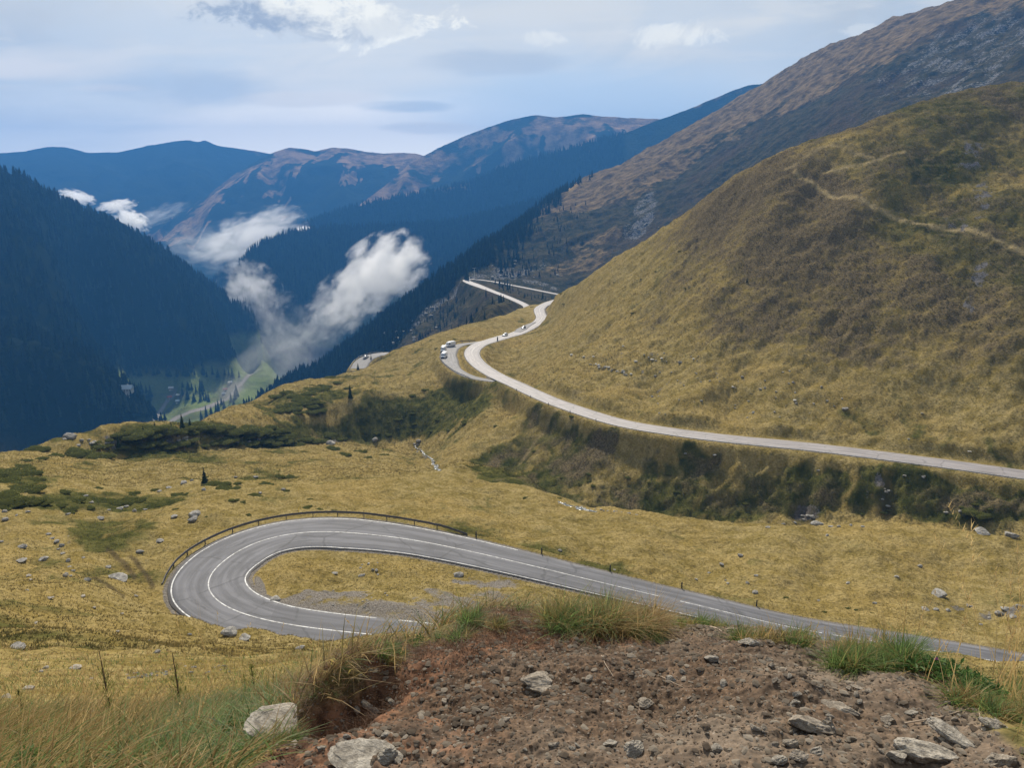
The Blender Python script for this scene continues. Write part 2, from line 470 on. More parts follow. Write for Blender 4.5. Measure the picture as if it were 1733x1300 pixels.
C_MID = resample(to3(MIDROAD), 0.8)
C_LAY = resample(to3(LAYBY), 0.8)
C_PULL = resample(to3(PULLOFF), 0.8)
C_CORNER = resample(to3(CORNER), 0.8)
C_FAR = resample(to3(FARROAD), 1.5)
def widths(C, pts):
    """half width along a line from (pixel u of nearest point order index, half width) pairs given as fractions of length"""
    d = np.r_[0, np.cumsum(np.linalg.norm(np.diff(C, axis=0), axis=1))]
    d /= d[-1]
    return np.interp(d, [p[0] for p in pts], [p[1] for p in pts])
HW_HAIR = widths(C_HAIR, [(0, 2.9), (0.12, 3.2), (0.19, 4.0), (0.25, 4.6), (0.36, 4.5), (0.42, 3.8), (0.52, 3.2), (0.62, 2.8), (1, 2.75)])
HW_MID = widths(C_MID, [(0, 3.0), (0.5, 3.2), (0.62, 3.8), (0.75, 3.4), (0.85, 3.6), (1, 3.2)])
HW_LAY = widths(C_LAY, [(0, 1.6), (0.3, 1.9), (0.5, 3.4), (0.7, 3.4), (1, 1.6)])
HW_PULL = widths(C_PULL, [(0, 0.6), (0.5, 2.6), (1, 0.8)])
HW_CORNER = widths(C_CORNER, [(0, 4.5), (1, 4.5)])
HW_FAR = widths(C_FAR, [(0, 3.2), (0.45, 3.6), (0.6, 5.5), (0.75, 3.4), (1, 3.2)])

# ------------------------------------------------------------------ the near sheet
def polar_grid(az, lr):
    A, L = np.meshgrid(az, lr, indexing='ij')
    return A, L, np.exp(L)
def grid_faces(na, nl, keep=None):
    i = np.arange(na - 1)[:, None] * nl + np.arange(nl - 1)[None, :]
    f = np.stack([i, i + nl, i + nl + 1, i + 1], -1)
    return f.reshape(-1, 4)

def level_to_roads(X, Y, Z, A, L, roads, side=5.0):
    """Cut and fill: bring the ground to each road's bed, with a verge and a bank that meets the slope."""
    best = np.full(X.shape, 1e9, dtype=np.float32)
    bz = np.zeros(X.shape, dtype=np.float32)
    bh = np.ones(X.shape, dtype=np.float32)
    azs, lrs = A[:, 0], L[0, :]
    for (C, HW) in roads:
        for (x, y, z), hw in zip(C, HW):
            m = hw + side + 1.0
            r = math.hypot(x, y); a = math.atan2(x, y)
            i0, i1 = np.searchsorted(azs, a - m / r), np.searchsorted(azs, a + m / r)
            j0, j1 = np.searchsorted(lrs, math.log(max(1, r - m))), np.searchsorted(lrs, math.log(r + m))
            if i1 <= i0 or j1 <= j0: continue
            d = np.hypot(X[i0:i1, j0:j1] - x, Y[i0:i1, j0:j1] - y) - hw
            b = best[i0:i1, j0:j1]
            k = d < b
            b[k] = d[k]
            bz[i0:i1, j0:j1][k] = z
            bh[i0:i1, j0:j1][k] = hw
    wgt = 1 - sst(best, 0.9, side)
    Zr = bz - 0.10
    Zn = Z * (1 - wgt) + Zr * wgt
    return Zn, best

az_fine = np.linspace(R(-39), R(39), 1120)
az_all = np.concatenate([np.linspace(R(-75), R(-39), 80)[:-1], az_fine, np.linspace(R(39), R(75), 80)[1:]])
R_BANK = 6.5
lr_bank = np.linspace(L0, math.log(R_BANK), 560)
lr_mead = np.arange(math.log(R_BANK), math.log(700.0), 0.0036)

def relief(X, Y, RR, U, V):
    """Ground roughness: knolls, tussocks, sheep-trod ledges - sized in metres."""
    far = sst(RR, 10, 60)
    d = 0.85 * fbm(X / 17.0, Y / 17.0, 3, 0.5, 3) * far
    d += 0.38 * fbm(X / 5.2, Y / 5.2, 2, 0.5, 23) * sst(RR, 8, 40)
    t = fbm(X / 1.35, Y / 1.35, 2, 0.6, 41)
    d += 0.16 * t * sst(RR, 5, 30) * (1 - 0.5 * sst(RR, 250, 500))
    return d

def sheet1(lr):
    A, L, RR = polar_grid(az_all, lr)
    S = F1.s(A, L)
    X = RR * np.sin(A); Y = RR * np.cos(A); Z = RR * S
    return A, L, RR, X, Y, Z
A, L, RR, X, Y, Z = sheet1(lr_mead)
U, V = proj(X, Y, Z)
# the hill above the road carries broader gullies and trodden ledges
hillm = sst(Z - (-0.36 * RR + 8), 0, 12) * sst(U, 880, 1000) * sst(RR, 190, 230)
d = relief(X, Y, RR, U, V)
alongfall = X * 0.80 + Y * 0.60
acrossfall = -X * 0.60 + Y * 0.80
d += hillm * (1.9 * fbm(acrossfall / 26.0, alongfall / 70.0, 3, 0.5, 61) + 0.40 * fbm(X / 4.2, Y / 4.2, 3, 0.6, 63) + 0.35 * pn(Z / 1.9 + 0.8 * pn(X / 30, Y / 30, 5), acrossfall / 14.0, 67))
bank1 = sst(U, 700, 900) * sst(RR, 150, 158) * (1 - sst(RR, 172, 215)) * (V > 700)
d += bank1 * (0.75 * fbm(X / 12.0, Y / 34.0, 3, 0.55, 71) + 0.5 * fbm(X / 3.0, Y / 3.0, 3, 0.6, 73))
# gullies that score the bank, and the ribs between them
def _seg(L):
    best_ = np.full(U.shape, 1e9)
    for (a_, b_) in zip(L[:-1], L[1:]):
        ex, ey = b_[0] - a_[0], b_[1] - a_[1]
        t_ = np.clip(((U - a_[0]) * ex + (V - a_[1]) * ey) / (ex * ex + ey * ey), 0, 1)
        best_ = np.minimum(best_, np.hypot(U - a_[0] - t_ * ex, V - a_[1] - t_ * ey))
    return best_
for (Lg, wd_, dp_) in (([(944, 712), (918, 735), (888, 768), (868, 796)], 13, -2.6), ([(1205, 792), (1215, 820), (1228, 858)], 14, -1.8), ([(1370, 800), (1362, 835), (1360, 872)], 13, -1.8), ([(1510, 815), (1512, 845), (1500, 872)], 12, -1.8),
                       ([(872, 716), (840, 738), (808, 765), (780, 790)], 14, 1.6), ([(960, 722), (935, 745), (905, 780)], 13, 1.5), ([(1465, 818), (1478, 840)], 16, 2.2), ([(1640, 866), (1690, 872)], 20, 2.0)):
    d += 0.45 * dp_ * np.exp(-(_seg(Lg) / wd_) ** 2) * (RR > 150) * (RR < 245)
rm0 = np.abs(d)
d *= sst(RR, R_BANK, 9.0)
Z = Z + d
roads1 = [(C_HAIR, HW_HAIR), (C_MID, HW_MID), (C_LAY, HW_LAY), (C_PULL, HW_PULL), (C_CORNER, HW_CORNER)]
Z, RD1 = level_to_roads(X, Y, Z, A, L, roads1)
G1 = dict(A=A, L=L, RR=RR, X=X, Y=Y, Z=Z, az=az_all, lr=lr_mead)
def ground_z(x, y):
    """Height of the near ground under a plan point."""
    a = math.atan2(x, y); l = math.log(max(0.51, math.hypot(x, y)))
    if l <= lr_mead[0]:
        return math.exp(l) * float(F1.s(np.array([a]), np.array([l]))[0])
    j = min(max(np.searchsorted(lr_mead, l) - 1, 0), len(lr_mead) - 2)
    i = min(max(np.searchsorted(az_all, a) - 1, 0), len(az_all) - 2)
    ta = (a - az_all[i]) / (az_all[i + 1] - az_all[i]); tl = (l - lr_mead[j]) / (lr_mead[j + 1] - lr_mead[j])
    Zg = G1['Z']
    return float((Zg[i, j] * (1 - ta) + Zg[i + 1, j] * ta) * (1 - tl) + (Zg[i, j + 1] * (1 - ta) + Zg[i + 1, j + 1] * ta) * tl)
def ground_at(u, v, rmin=1.0, rmax=690.0):
    """First point of the near ground on the sight line through a pixel of the photograph."""
    a, s = az_s(u, v)
    i = min(max(int(np.searchsorted(az_all, a)) - 1, 0), len(az_all) - 2)
    t = (a - az_all[i]) / (az_all[i + 1] - az_all[i])
    prof = G1['Z'][i] * (1 - t) + G1['Z'][i + 1] * t
    rr = np.exp(lr_mead)
    l2 = np.linspace(math.log(rmin), lr_mead[0], 300) if rmin < R_BANK else np.zeros(0)
    if len(l2):
        r2 = np.exp(l2); p2 = r2 * F1.s(np.full(l2.shape, a), l2)
        rr = np.r_[r2[:-1], rr]; prof = np.r_[p2[:-1], prof]
    ok = (rr >= rmin) & (rr <= rmax) & (prof >= rr * s)
    k = np.nonzero(ok)[0]
    if len(k) == 0:
        return None
    k = k[0]
    r = rr[k]
    if k > 0:
        e0 = prof[k - 1] - rr[k - 1] * s; e1 = prof[k] - rr[k] * s
        if e0 < 0 <= e1:
            r = rr[k - 1] + (rr[k] - rr[k - 1]) * (-e0) / (e1 - e0)
    return Vector((r * math.sin(a), r * math.cos(a), ground_z(r * math.sin(a), r * math.cos(a))))

# ------------------------------------------------------------------ the second sheet: deep valley, forested hill, the big mountain with the far bend
F2 = Field(); F2.KA = 3.0
def add2(L):
    for (u, v, r) in L: F2.add(u, v, r)
# valley floor
for (u, v, z) in ((270, 715, -345), (330, 700, -346), (400, 665, -350), (300, 655, -345), (220, 650, -335), (185, 648, -332), (420, 635, -355), (250, 690, -342), (350, 650, -350), (450, 600, -372), (470, 570, -390), (490, 545, -400), (330, 735, -345)):
    F2.add(u, v, z=z)
# approach under the shoulder, out of sight
for u in (-420, -150, 100, 300, 450):
    F2.line([(u, 880, 480), (u, 850, 560)], 9)
    F2.add(u, 815, 700)
add2([(300, 760, 900), (450, 700, 920), (550, 690, 900)])
# front lobe of the left forest
F2.line([(-420, 700, 900), (-100, 740, 930), (60, 775, 930), (150, 760, 960), (215, 735, 985)], 0.05)
F2.line([(-420, 480, 1060), (-100, 530, 1050), (0, 562, 1045), (60, 585, 1040), (120, 612, 1035), (175, 642, 1028), (212, 690, 1015)], 0.04)
F2.line([(-100, 540, 1130), (0, 566, 1120), (60, 588, 1115), (120, 614, 1110), (175, 645, 1105)], 0.05)
# left forested hill: face and crest
add2([(-420, 380, 1200), (-420, 200, 1600), (0, 480, 1230), (0, 380, 1400), (100, 560, 1200), (100, 470, 1360), (200, 622, 1345), (200, 560, 1410), (200, 470, 1510), (300, 630, 1390), (300, 560, 1460), (380, 620, 1440), (380, 560, 1530)])
LEFT = [(-420, 120, 1750), (-150, 252, 1720), (0, 306, 1700), (40, 313, 1700), (70, 329, 1710), (110, 346, 1720), (130, 358, 1730), (160, 371, 1740), (220, 398, 1760), (260, 418, 1770), (300, 447, 1780), (340, 470, 1780), (380, 495, 1780), (410, 520, 1760), (430, 543, 1730), (441, 575, 1680), (446, 605, 1600)]
F2.line(LEFT, 0.03)
F2.line([(u - 20, v + 30, r * 1.13) for (u, v, r) in LEFT[:-1]], 0.06)
F2.line([(-420, 330, 2300), (0, 400, 2300), (200, 470, 2300), (400, 560, 2300), (500, 560, 2300)], 0.1)
F2.line([(-420, 420, 3300), (0, 430, 3300), (200, 450, 3300), (400, 470, 3300), (500, 480, 3200), (600, 480, 3200)], 0.1)
# the spur below the far bend, forested edge on its left
SPUR = [(1000, 297, 1500), (950, 328, 1440), (900, 362, 1330), (870, 385, 1250), (830, 412, 1150), (790, 443, 1060), (760, 462, 1030), (735, 482, 1020), (700, 506, 1020), (670, 528, 1030), (640, 552, 1040), (600, 582, 1060), (560, 610, 1075), (520, 636, 1085), (490, 655, 1090), (460, 678, 1090)]
F2.line(SPUR, 0.03)
F2.line([(u - 12, v + 22, r * 1.13) for (u, v, r) in SPUR[1:]], 0.05)
F2.line([(u - 30, v + 50, r * 1.5) for (u, v, r) in SPUR[1:]], 0.08)
add2([(550, 660, 960), (600, 640, 900), (650, 600, 880), (700, 570, 860), (700, 640, 700), (620, 680, 740), (800, 560, 720), (866, 600, 560), (760, 530, 890), (750, 500, 950), (866, 680, 480), (700, 760, 480), (560, 740, 640)])
for (u, v, d, r) in FARROAD: F2.add(u, v, r)
add2([(860, 492, 815), (830, 482, 850), (920, 505, 820), (900, 508, 740), (950, 520, 720), (1000, 540, 640), (820, 500, 760), (1000, 500, 850)])
# gentle ground and the mountain face above the far bend
add2([(800, 465, 945), (830, 462, 960), (866, 455, 985), (900, 465, 955), (950, 440, 1000), (1000, 450, 960), (1050, 440, 950), (1100, 430, 930), (950, 400, 1080), (1000, 400, 1060), (1050, 380, 1080), (900, 400, 1130), (1000, 340, 1280), (1080, 330, 1200), (1150, 300, 1230), (1150, 350, 1080), (1250, 250, 1250), (1300, 240, 1200), (1330, 270, 1020),
      (1400, 180, 1200), (1500, 180, 1020), (1500, 100, 1250), (1600, 130, 1050), (1700, 120, 980), (1700, 40, 1200), (1200, 380, 900), (1300, 340, 900), (1500, 260, 850), (1733, 180, 820), (1400, 300, 880), (2150, 60, 850)])
MTN = [(1000, 297, 1500), (1050, 284, 1560), (1100, 259, 1610), (1150, 231, 1660), (1200, 203, 1700), (1250, 175, 1740), (1300, 147, 1770), (1320, 134, 1760), (1380, 92, 1720), (1450, 64, 1660), (1500, 42, 1620), (1560, 24, 1580), (1640, 0, 1540), (1733, -28, 1500), (1900, -80, 1480), (2150, -130, 1500)]
F2.line(MTN, 0.03)
F2.line([(u + 15, v + 28, r * 1.14) for (u, v, r) in MTN[2:]], 0.05)
F2.line([(600, 470, 3200), (800, 440, 3200), (1000, 400, 3200), (1300, 300, 3200), (1733, 200, 3200), (2150, 150, 3200)], 0.1)
F2.line([(866, 760, 460), (1100, 700, 460), (1400, 600, 460), (1733, 520, 460), (2150, 450, 460)], 0.1)
F2.solve()
F2.bake(R(-52), R(52), 330, math.log(455.0), math.log(3300.0), 330)
az2 = np.linspace(R(-50), R(50), 1150)
lr2 = np.arange(math.log(470.0), math.log(3200.0), 0.0030)
A2, L2, R2 = polar_grid(az2, lr2)
X2 = R2 * np.sin(A2); Y2 = R2 * np.cos(A2); Z2 = R2 * F2.s(A2, L2)
U2, V2 = proj(X2, Y2, Z2)
d2 = 9.0 * fbm(X2 / 150.0, Y2 / 150.0, 4, 0.5, 101) + 2.6 * fbm(X2 / 31.0, Y2 / 31.0, 3, 0.55, 111)
# mountain on the right: long chutes down the fall line, scattered blocks
af = X2 * 0.86 + Y2 * 0.5; cf = -X2 * 0.5 + Y2 * 0.86
mtn = sst(U2, 820, 1000) * sst(R2, 900, 1100)
d2 += mtn * (8.0 * (0.5 - np.abs(fbm(cf / 95.0, af / 420.0, 3, 0.5, 121))) + 1.1 * fbm(cf / 14.0, af / 24.0, 3, 0.6, 127))
hillL = sst(-X2, 250, 420) * sst(R2, 950, 1080)
d2 += hillL * 26.0 * (0.45 - np.abs(fbm((X2 * 0.5 - Y2 * 0.85) / 190.0, (X2 * 0.85 + Y2 * 0.5) / 520.0, 3, 0.5, 131)))
floor_m = (1 - sst(Z2, -330, -290))
d2 *= 1 - 0.85 * floor_m
rocky = fbm(X2 / 7.0, Y2 / 7.0, 3, 0.6, 141)
d2 += 0.9 * rocky * (1 - floor_m) * (1 - sst(R2, 1100, 1500))
d2 *= 1 - 0.93 * sst(np.hypot((U2 - 850) / 120.0, (V2 - 490) / 42.0), 1.15, 0.75) * (R2 < 1000) * (R2 > 600)
Z2 = Z2 + d2
Z2, RD2 = level_to_roads(X2, Y2, Z2, A2, L2, [(C_FAR, HW_FAR)], 9.0)
def ground2_at(u, v, rmin=480.0, rmax=3100.0):
    a, s = az_s(u, v)
    i = min(max(int(np.searchsorted(az2, a)) - 1, 0), len(az2) - 2)
    t = (a - az2[i]) / (az2[i + 1] - az2[i])
    prof = Z2[i] * (1 - t) + Z2[i + 1] * t
    rr = np.exp(lr2)
    k = np.nonzero((rr >= rmin) & (rr <= rmax) & (prof >= rr * s))[0]
    if len(k) == 0: return None
    r = rr[k[0]]
    return Vector((r * math.sin(a), r * math.cos(a), prof[k[0]]))

# ------------------------------------------------------------------ far ranges, each with its own crest, front, foot and back
def ridge(name, crest, foot, seed, rough=1.0, spur=1.0, na=420, nf=120, back=0.5):
    cu = np.array([p[0] for p in crest], float)
    u = np.linspace(cu[0], cu[-1], na)
    def curve(L):
        l = np.array(L, float)
        return np.interp(u, l[:, 0], l[:, 1]), np.interp(u, l[:, 0], l[:, 2])
    vc, rc = curve(crest)
    ker = np.hanning(7); ker /= ker.sum()
    vs = np.convolve(np.pad(vc, 3, 'edge'), ker, 'valid')
    vc = vs
    kr = np.hanning(41); kr /= kr.sum()
    rc = np.convolve(np.pad(rc, 20, 'edge'), kr, 'valid')
    vf, rf = curve(foot)
    near_ = lambda q: np.interp(q, [0, 2450, 3700, 5500, 7100, 9500], [0, 2450, 3200, 4000, 4700, 5600])
    rc = near_(rc); rf = near_(rf)
    P0 = np.array([at_r(a, b, c) for a, b, c in zip(u, vc, rc)])
    P1 = np.array([at_r(a, b, c) for a, b, c in zip(u, vf, rf)])
    t = np.linspace(-1, 1, nf * 2)
    D = P1 - P0
    V_ = np.empty((na, len(t), 3))
    tf = np.clip(t, 0, 1)[None, :]; tb = np.clip(-t, 0, 1)[None, :]
    drop = (P0[:, 2] - P1[:, 2])[:, None]
    V_[..., 0] = P0[:, None, 0] + D[:, None, 0] * (tf - back * tb)
    V_[..., 1] = P0[:, None, 1] + D[:, None, 1] * (tf - back * tb)
    prof = 0.8 * tf + 0.2 * tf ** 0.8
    V_[..., 2] = P0[:, None, 2] - drop * (prof + tb * 0.9)
    sc = float(np.mean(rc)) / 5000.0
    x, y = V_[..., 0], V_[..., 1]
    s_along = np.r_[0, np.cumsum(np.linalg.norm(np.diff(P0[:, :2], axis=0), axis=1))][:, None]
    wob = s_along + 260 * sc * fbm(x / (900 * sc), y / (900 * sc), 2, 0.5, seed + 3)
    env = np.minimum(1.0, np.maximum(tf, tb) / 0.35) ** 1.3
    sp = (0.38 - np.abs(fbm(wob / (900 * sc), tf * 0.5 + tb + seed, 3, 0.42, seed)))
    V_[..., 2] += env * spur * 120 * sc * sp
    V_[..., 2] += env * rough * 11 * sc * fbm(x / (120 * sc), y / (120 * sc), 4, 0.5, seed + 9)
    V_[..., 2] += (1 - env) * rough * 2.5 * sc * fbm(x / (100 * sc), y / (100 * sc), 3, 0.55, seed + 15)
    return V_, P0, tf
RIDGES = []
RIDGES.append(('mountain', ridge('a', [(-420, 300, 9500), (-250, 275, 9500), (-100, 262, 9400), (0, 258, 9300), (40, 256, 9200), (80, 247, 9200), (110, 248, 9200), (150, 258, 9200), (200, 257, 9000), (250, 246, 9000), (290, 239, 8900), (318, 236, 8900), (332, 240, 8900), (346, 236, 8900), (366, 245, 8900), (400, 250, 8900), (425, 254, 8800), (470, 262, 8800), (760, 275, 8800)],
        [(-420, 430, 5600), (0, 430, 5600), (400, 420, 5600), (760, 420, 5800)], 201, 1.0, 1.2)))
RIDGES.append(('mountain', ridge('b', [(230, 440, 5200), (280, 400, 5700), (330, 345, 6300), (400, 292, 6700), (440, 268, 7000), (465, 256, 7100), (490, 249, 7100), (512, 251, 7100), (535, 255, 7100), (560, 249, 7000), (590, 250, 6900), (620, 256, 6800), (650, 259, 6800), (680, 258, 6700), (705, 259, 6600), (740, 270, 6400), (900, 300, 6400)],
        [(230, 480, 4200), (330, 460, 4200), (500, 440, 4300), (650, 420, 4500), (900, 400, 4500)], 241, 0.9, 2.3)))
RIDGES.append(('mountain', ridge('c', [(500, 430, 4100), (560, 390, 4300), (610, 345, 4500), (650, 315, 4800), (690, 279, 5200), (720, 261, 5400), (760, 241, 5500), (800, 224, 5500), (850, 206, 5500), (885, 197, 5500), (908, 194, 5500), (940, 198, 5500), (985, 192, 5500), (1020, 196, 5500), (1060, 199, 5400), (1110, 200, 5300), (1200, 215, 5300), (1400, 260, 5200)],
        [(500, 470, 3700), (610, 430, 3700), (800, 400, 3900), (1000, 330, 4100), (1400, 320, 4100)], 281, 1.0, 1.7)))
RIDGES.append(('mountain', ridge('d', [(330, 500, 2900), (400, 440, 3100), (480, 396, 3200), (530, 372, 3250), (590, 352, 3300), (650, 338, 3350), (740, 322, 3400), (800, 306, 3450), (870, 277, 3500), (950, 255, 3550), (1040, 231, 3600), (1110, 204, 3650), (1180, 178, 3700), (1240, 152, 3700), (1268, 143, 3700), (1290, 141, 3700), (1310, 137, 3700), (1400, 120, 3700), (1600, 90, 3700)],
        [(330, 580, 2500), (400, 560, 2500), (700, 520, 2700), (900, 460, 2800), (1200, 330, 2900), (1600, 300, 2900)], 311, 1.0, 1.2)))
RIDGES.append(('mountain', ridge('e', [(372, 520, 2050), (392, 478, 2120), (402, 455, 2160), (412, 440, 2200), (430, 420, 2250), (455, 408, 2280), (480, 399, 2300), (510, 391, 2320), (560, 388, 2350), (620, 386, 2380), (680, 382, 2400), (745, 380, 2420), (800, 370, 2420), (870, 352, 2420), (910, 340, 2420), (980, 310, 2450), (1100, 280, 2500)],
        [(372, 600, 1750), (450, 600, 1780), (560, 570, 1820), (700, 540, 1850), (850, 470, 1850), (1100, 420, 1900)], 341, 1.0, 0.9)))

def floor_ring():
    """the low ground beyond the deep valley, out to the foot of the farthest range"""
    az_ = np.linspace(R(-52), R(52), 300); lr_ = np.linspace(math.log(2300.0), math.log(6450.0), 80)
    A_, L_, R_ = polar_grid(az_, lr_)
    x, y = R_ * np.sin(A_), R_ * np.cos(A_)
    z = -470.0 - 60.0 * sst(R_, 2300, 5000) + 30.0 * fbm(x / 800.0, y / 800.0, 3, 0.5, 611)
    return np.stack([x, y, z], -1)
FLOOR = floor_ring()

# ------------------------------------------------------------------ materials
def new_mat(name):
    m = bpy.data.materials.new(name)
    m.use_nodes = True
    return m, NT(m.node_tree)
def finish(nt, color, rough=0.85, bump=None, bump_d=0.05, spec=0.3, **kw):
    b = nt.n('ShaderNodeBsdfPrincipled')
    for k, v in (('Base Color', color), ('Roughness', rough), ('Specular IOR Level', spec)):
        if isinstance(v, bpy.types.NodeSocket): nt.link(v, b.inputs[k])
        elif k == 'Base Color': b.inputs[k].default_value = (v[0], v[1], v[2], 1)
        else: b.inputs[k].default_value = v
    for k, v in kw.items():
        k = k.replace('_', ' ')
        if isinstance(v, bpy.types.NodeSocket): nt.link(v, b.inputs[k])
        else: b.inputs[k].default_value = v
    if bump is not None:
        bn = nt.n('ShaderNodeBump', ins={'Height': bump, 'Distance': bump_d, 'Strength': 1.0})
        nt.link(bn.outputs[0], b.inputs['Normal'])
    o = nt.n('ShaderNodeOutputMaterial')
    nt.link(b.outputs[0], o.inputs['Surface'])
    return b
def attr(nt, name):
    a = nt.n('ShaderNodeAttribute', attribute_name=name)
    s = nt.n('ShaderNodeSeparateColor', ins={0: a.outputs['Color']})
    return s.outputs[0], s.outputs[1], s.outputs[2]
def set_attr(me, name, *ch):
    n = len(me.vertices)
    a = me.color_attributes.new(name, 'FLOAT_COLOR', 'POINT')
    buf = np.ones((n, 4), dtype=np.float32)
    for i, c in enumerate(ch):
        buf[:, i] = np.asarray(c, dtype=np.float32).ravel()
    a.data.foreach_set('color', buf.ravel())

# dry mountain grass, green sward, heath, scree, trodden path, gravel, dark brown patches
M_land, t = new_mat("mountain_grass")
obj_c = t.n('ShaderNodeTexCoord').outputs['Object']
green, heath, stone = attr(t, "cover_a")
path, gravel, dark_brown = attr(t, "cover_b")
nbig = t.noise(obj_c, 0.045, 4.0, 0.55)
nmid = t.noise(obj_c, 0.33, 5.0, 0.6)
nfin = t.noise(obj_c, 2.3, 5.0, 0.65)
nvf = t.noise(obj_c, 9.0, 3.0, 0.6)
dry = t.mix(t.ss(nmid, 0.33, 0.66), (0.180, 0.137, 0.040), (0.300, 0.234, 0.100))
dry = t.mix(t.math('MULTIPLY', t.ss(nbig, 0.42, 0.7), 0.55), dry, (0.30, 0.215, 0.075))
dry = t.mix(t.math('MULTIPLY', t.ss(nfin, 0.55, 0.30), 0.62), dry, (0.095, 0.076, 0.028))
dry = t.mix(t.math('MULTIPLY', t.ss(nfin, 0.52, 0.75), 0.6), dry, (0.42, 0.33, 0.165))
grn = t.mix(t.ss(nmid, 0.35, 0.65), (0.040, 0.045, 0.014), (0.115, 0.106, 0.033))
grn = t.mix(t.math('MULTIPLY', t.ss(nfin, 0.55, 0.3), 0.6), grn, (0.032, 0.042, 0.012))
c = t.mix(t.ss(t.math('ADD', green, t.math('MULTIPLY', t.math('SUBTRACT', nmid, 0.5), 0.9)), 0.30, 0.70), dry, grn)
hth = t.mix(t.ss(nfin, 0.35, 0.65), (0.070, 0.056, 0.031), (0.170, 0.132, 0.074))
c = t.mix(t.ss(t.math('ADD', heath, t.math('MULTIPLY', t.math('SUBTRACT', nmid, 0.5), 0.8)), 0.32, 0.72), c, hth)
c = t.mix(path, c, t.mix(t.ss(nfin, 0.3, 0.7), (0.24, 0.185, 0.09), (0.40, 0.31, 0.16)))  # trodden paths, and the painted lit rib on the gully bank
grv = t.mix(t.ss(nvf, 0.35, 0.66), (0.105, 0.090, 0.074), (0.25, 0.228, 0.20))
c = t.mix(t.ss(t.math('ADD', gravel, t.math('MULTIPLY', t.math('SUBTRACT', nfin, 0.5), 0.7)), 0.36, 0.64), c, grv)
scr = t.mix(t.ss(nfin, 0.3, 0.7), (0.070, 0.066, 0.066), (0.180, 0.170, 0.165))
c = t.mix(t.ss(t.math('ADD', stone, t.math('MULTIPLY', t.math('SUBTRACT', nfin, 0.5), 0.9)), 0.38, 0.66), c, scr)
c = t.mix(dark_brown, c, (0.055, 0.042, 0.028))
h = t.math('ADD', t.math('MULTIPLY', nfin, 0.30), t.math('ADD', t.math('MULTIPLY', nmid, 0.55), t.math('MULTIPLY', nvf, 0.09)))
finish(t, c, 0.95, h, 0.9, 0.0)

# stony soil of the bank in front
M_soil, t = new_mat("stony_soil")
oc = t.n('ShaderNodeTexCoord').outputs['Object']
peat, sward, pale = attr(t, "cover_a")
n1 = t.noise(oc, 2.2, 5.0, 0.6); n2 = t.noise(oc, 13.0, 6.0, 0.65); n3 = t.noise(oc, 62.0, 4.0, 0.7)
so_ = t.mix(t.ss(n2, 0.34, 0.66), (0.046, 0.027, 0.016), (0.142, 0.090, 0.054))
so_ = t.mix(t.math('MULTIPLY', t.ss(n1, 0.45, 0.7), 0.5), so_, (0.170, 0.124, 0.086))
so_ = t.mix(t.math('MULTIPLY', t.ss(n3, 0.56, 0.36), 0.7), so_, (0.035, 0.024, 0.017))
so_ = t.mix(t.math('MULTIPLY', t.ss(n3, 0.60, 0.72), 0.75), so_, (0.34, 0.30, 0.26))
pt = t.mix(t.ss(n2, 0.35, 0.65), (0.050, 0.024, 0.014), (0.205, 0.105, 0.058))
so_ = t.mix(t.ss(t.math('ADD', peat, t.math('MULTIPLY', t.math('SUBTRACT', n2, 0.5), 0.9)), 0.35, 0.7), so_, pt)
so_ = t.mix(t.math('MULTIPLY', pale, 0.5), so_, (0.26, 0.215, 0.165))
sw = t.mix(t.ss(n2, 0.35, 0.65), (0.065, 0.058, 0.018), (0.20, 0.155, 0.055))
so_ = t.mix(sward, so_, sw)
finish(t, so_, 0.95, t.math('ADD', t.math('MULTIPLY', n2, 0.35), t.math('MULTIPLY', n3, 0.14)), 0.018, 0.15)

# forest floor, mountain pasture and rock of the middle distance
M_mount, t = new_mat("mountain_slope")
oc = t.n('ShaderNodeTexCoord').outputs['Object']
forest, pasture, rock = attr(t, "cover_a")
meadow_, rut, golden = attr(t, "cover_b")
nb = t.noise(oc, 0.011, 5.0, 0.6); nm = t.noise(oc, 0.075, 6.0, 0.65); nf_ = t.noise(oc, 0.42, 5.0, 0.7)
base_ = t.mix(t.ss(nm, 0.35, 0.65), (0.036, 0.036, 0.019), (0.092, 0.075, 0.038))
base_ = t.mix(t.math('MULTIPLY', t.ss(nb, 0.45, 0.65), 0.55), base_, (0.085, 0.056, 0.036))
base_ = t.mix(t.math('MULTIPLY', t.ss(nf_, 0.55, 0.35), 0.6), base_, (0.026, 0.032, 0.018))
pas = t.mix(t.ss(nm, 0.35, 0.65), (0.095, 0.066, 0.032), (0.235, 0.168, 0.086))
c = t.mix(t.ss(t.math('ADD', pasture, t.math('MULTIPLY', t.math('SUBTRACT', nm, 0.5), 1.0)), 0.35, 0.75), base_, pas)
rk = t.mix(t.ss(nf_, 0.36, 0.64), (0.045, 0.045, 0.046), (0.22, 0.21, 0.20))
c = t.mix(t.ss(t.math('ADD', rock, t.math('MULTIPLY', t.math('SUBTRACT', nf_, 0.5), 1.5)), 0.48, 0.72), c, rk)
c = t.mix(forest, c, t.mix(nf_, (0.006, 0.010, 0.006), (0.016, 0.022, 0.012)))
c = t.mix(meadow_, c, t.mix(nm, (0.100, 0.150, 0.040), (0.250, 0.280, 0.100)))
c = t.mix(rut, c, (0.30, 0.275, 0.25))
c = t.mix(golden, c, (0.34, 0.23, 0.10))  # grassy crest with its sunlight put into the base colour
finish(t, c, 0.95, t.math('ADD', t.math('MULTIPLY', nm, 3.0), t.math('MULTIPLY', nf_, 1.0)), 1.6, 0.0)

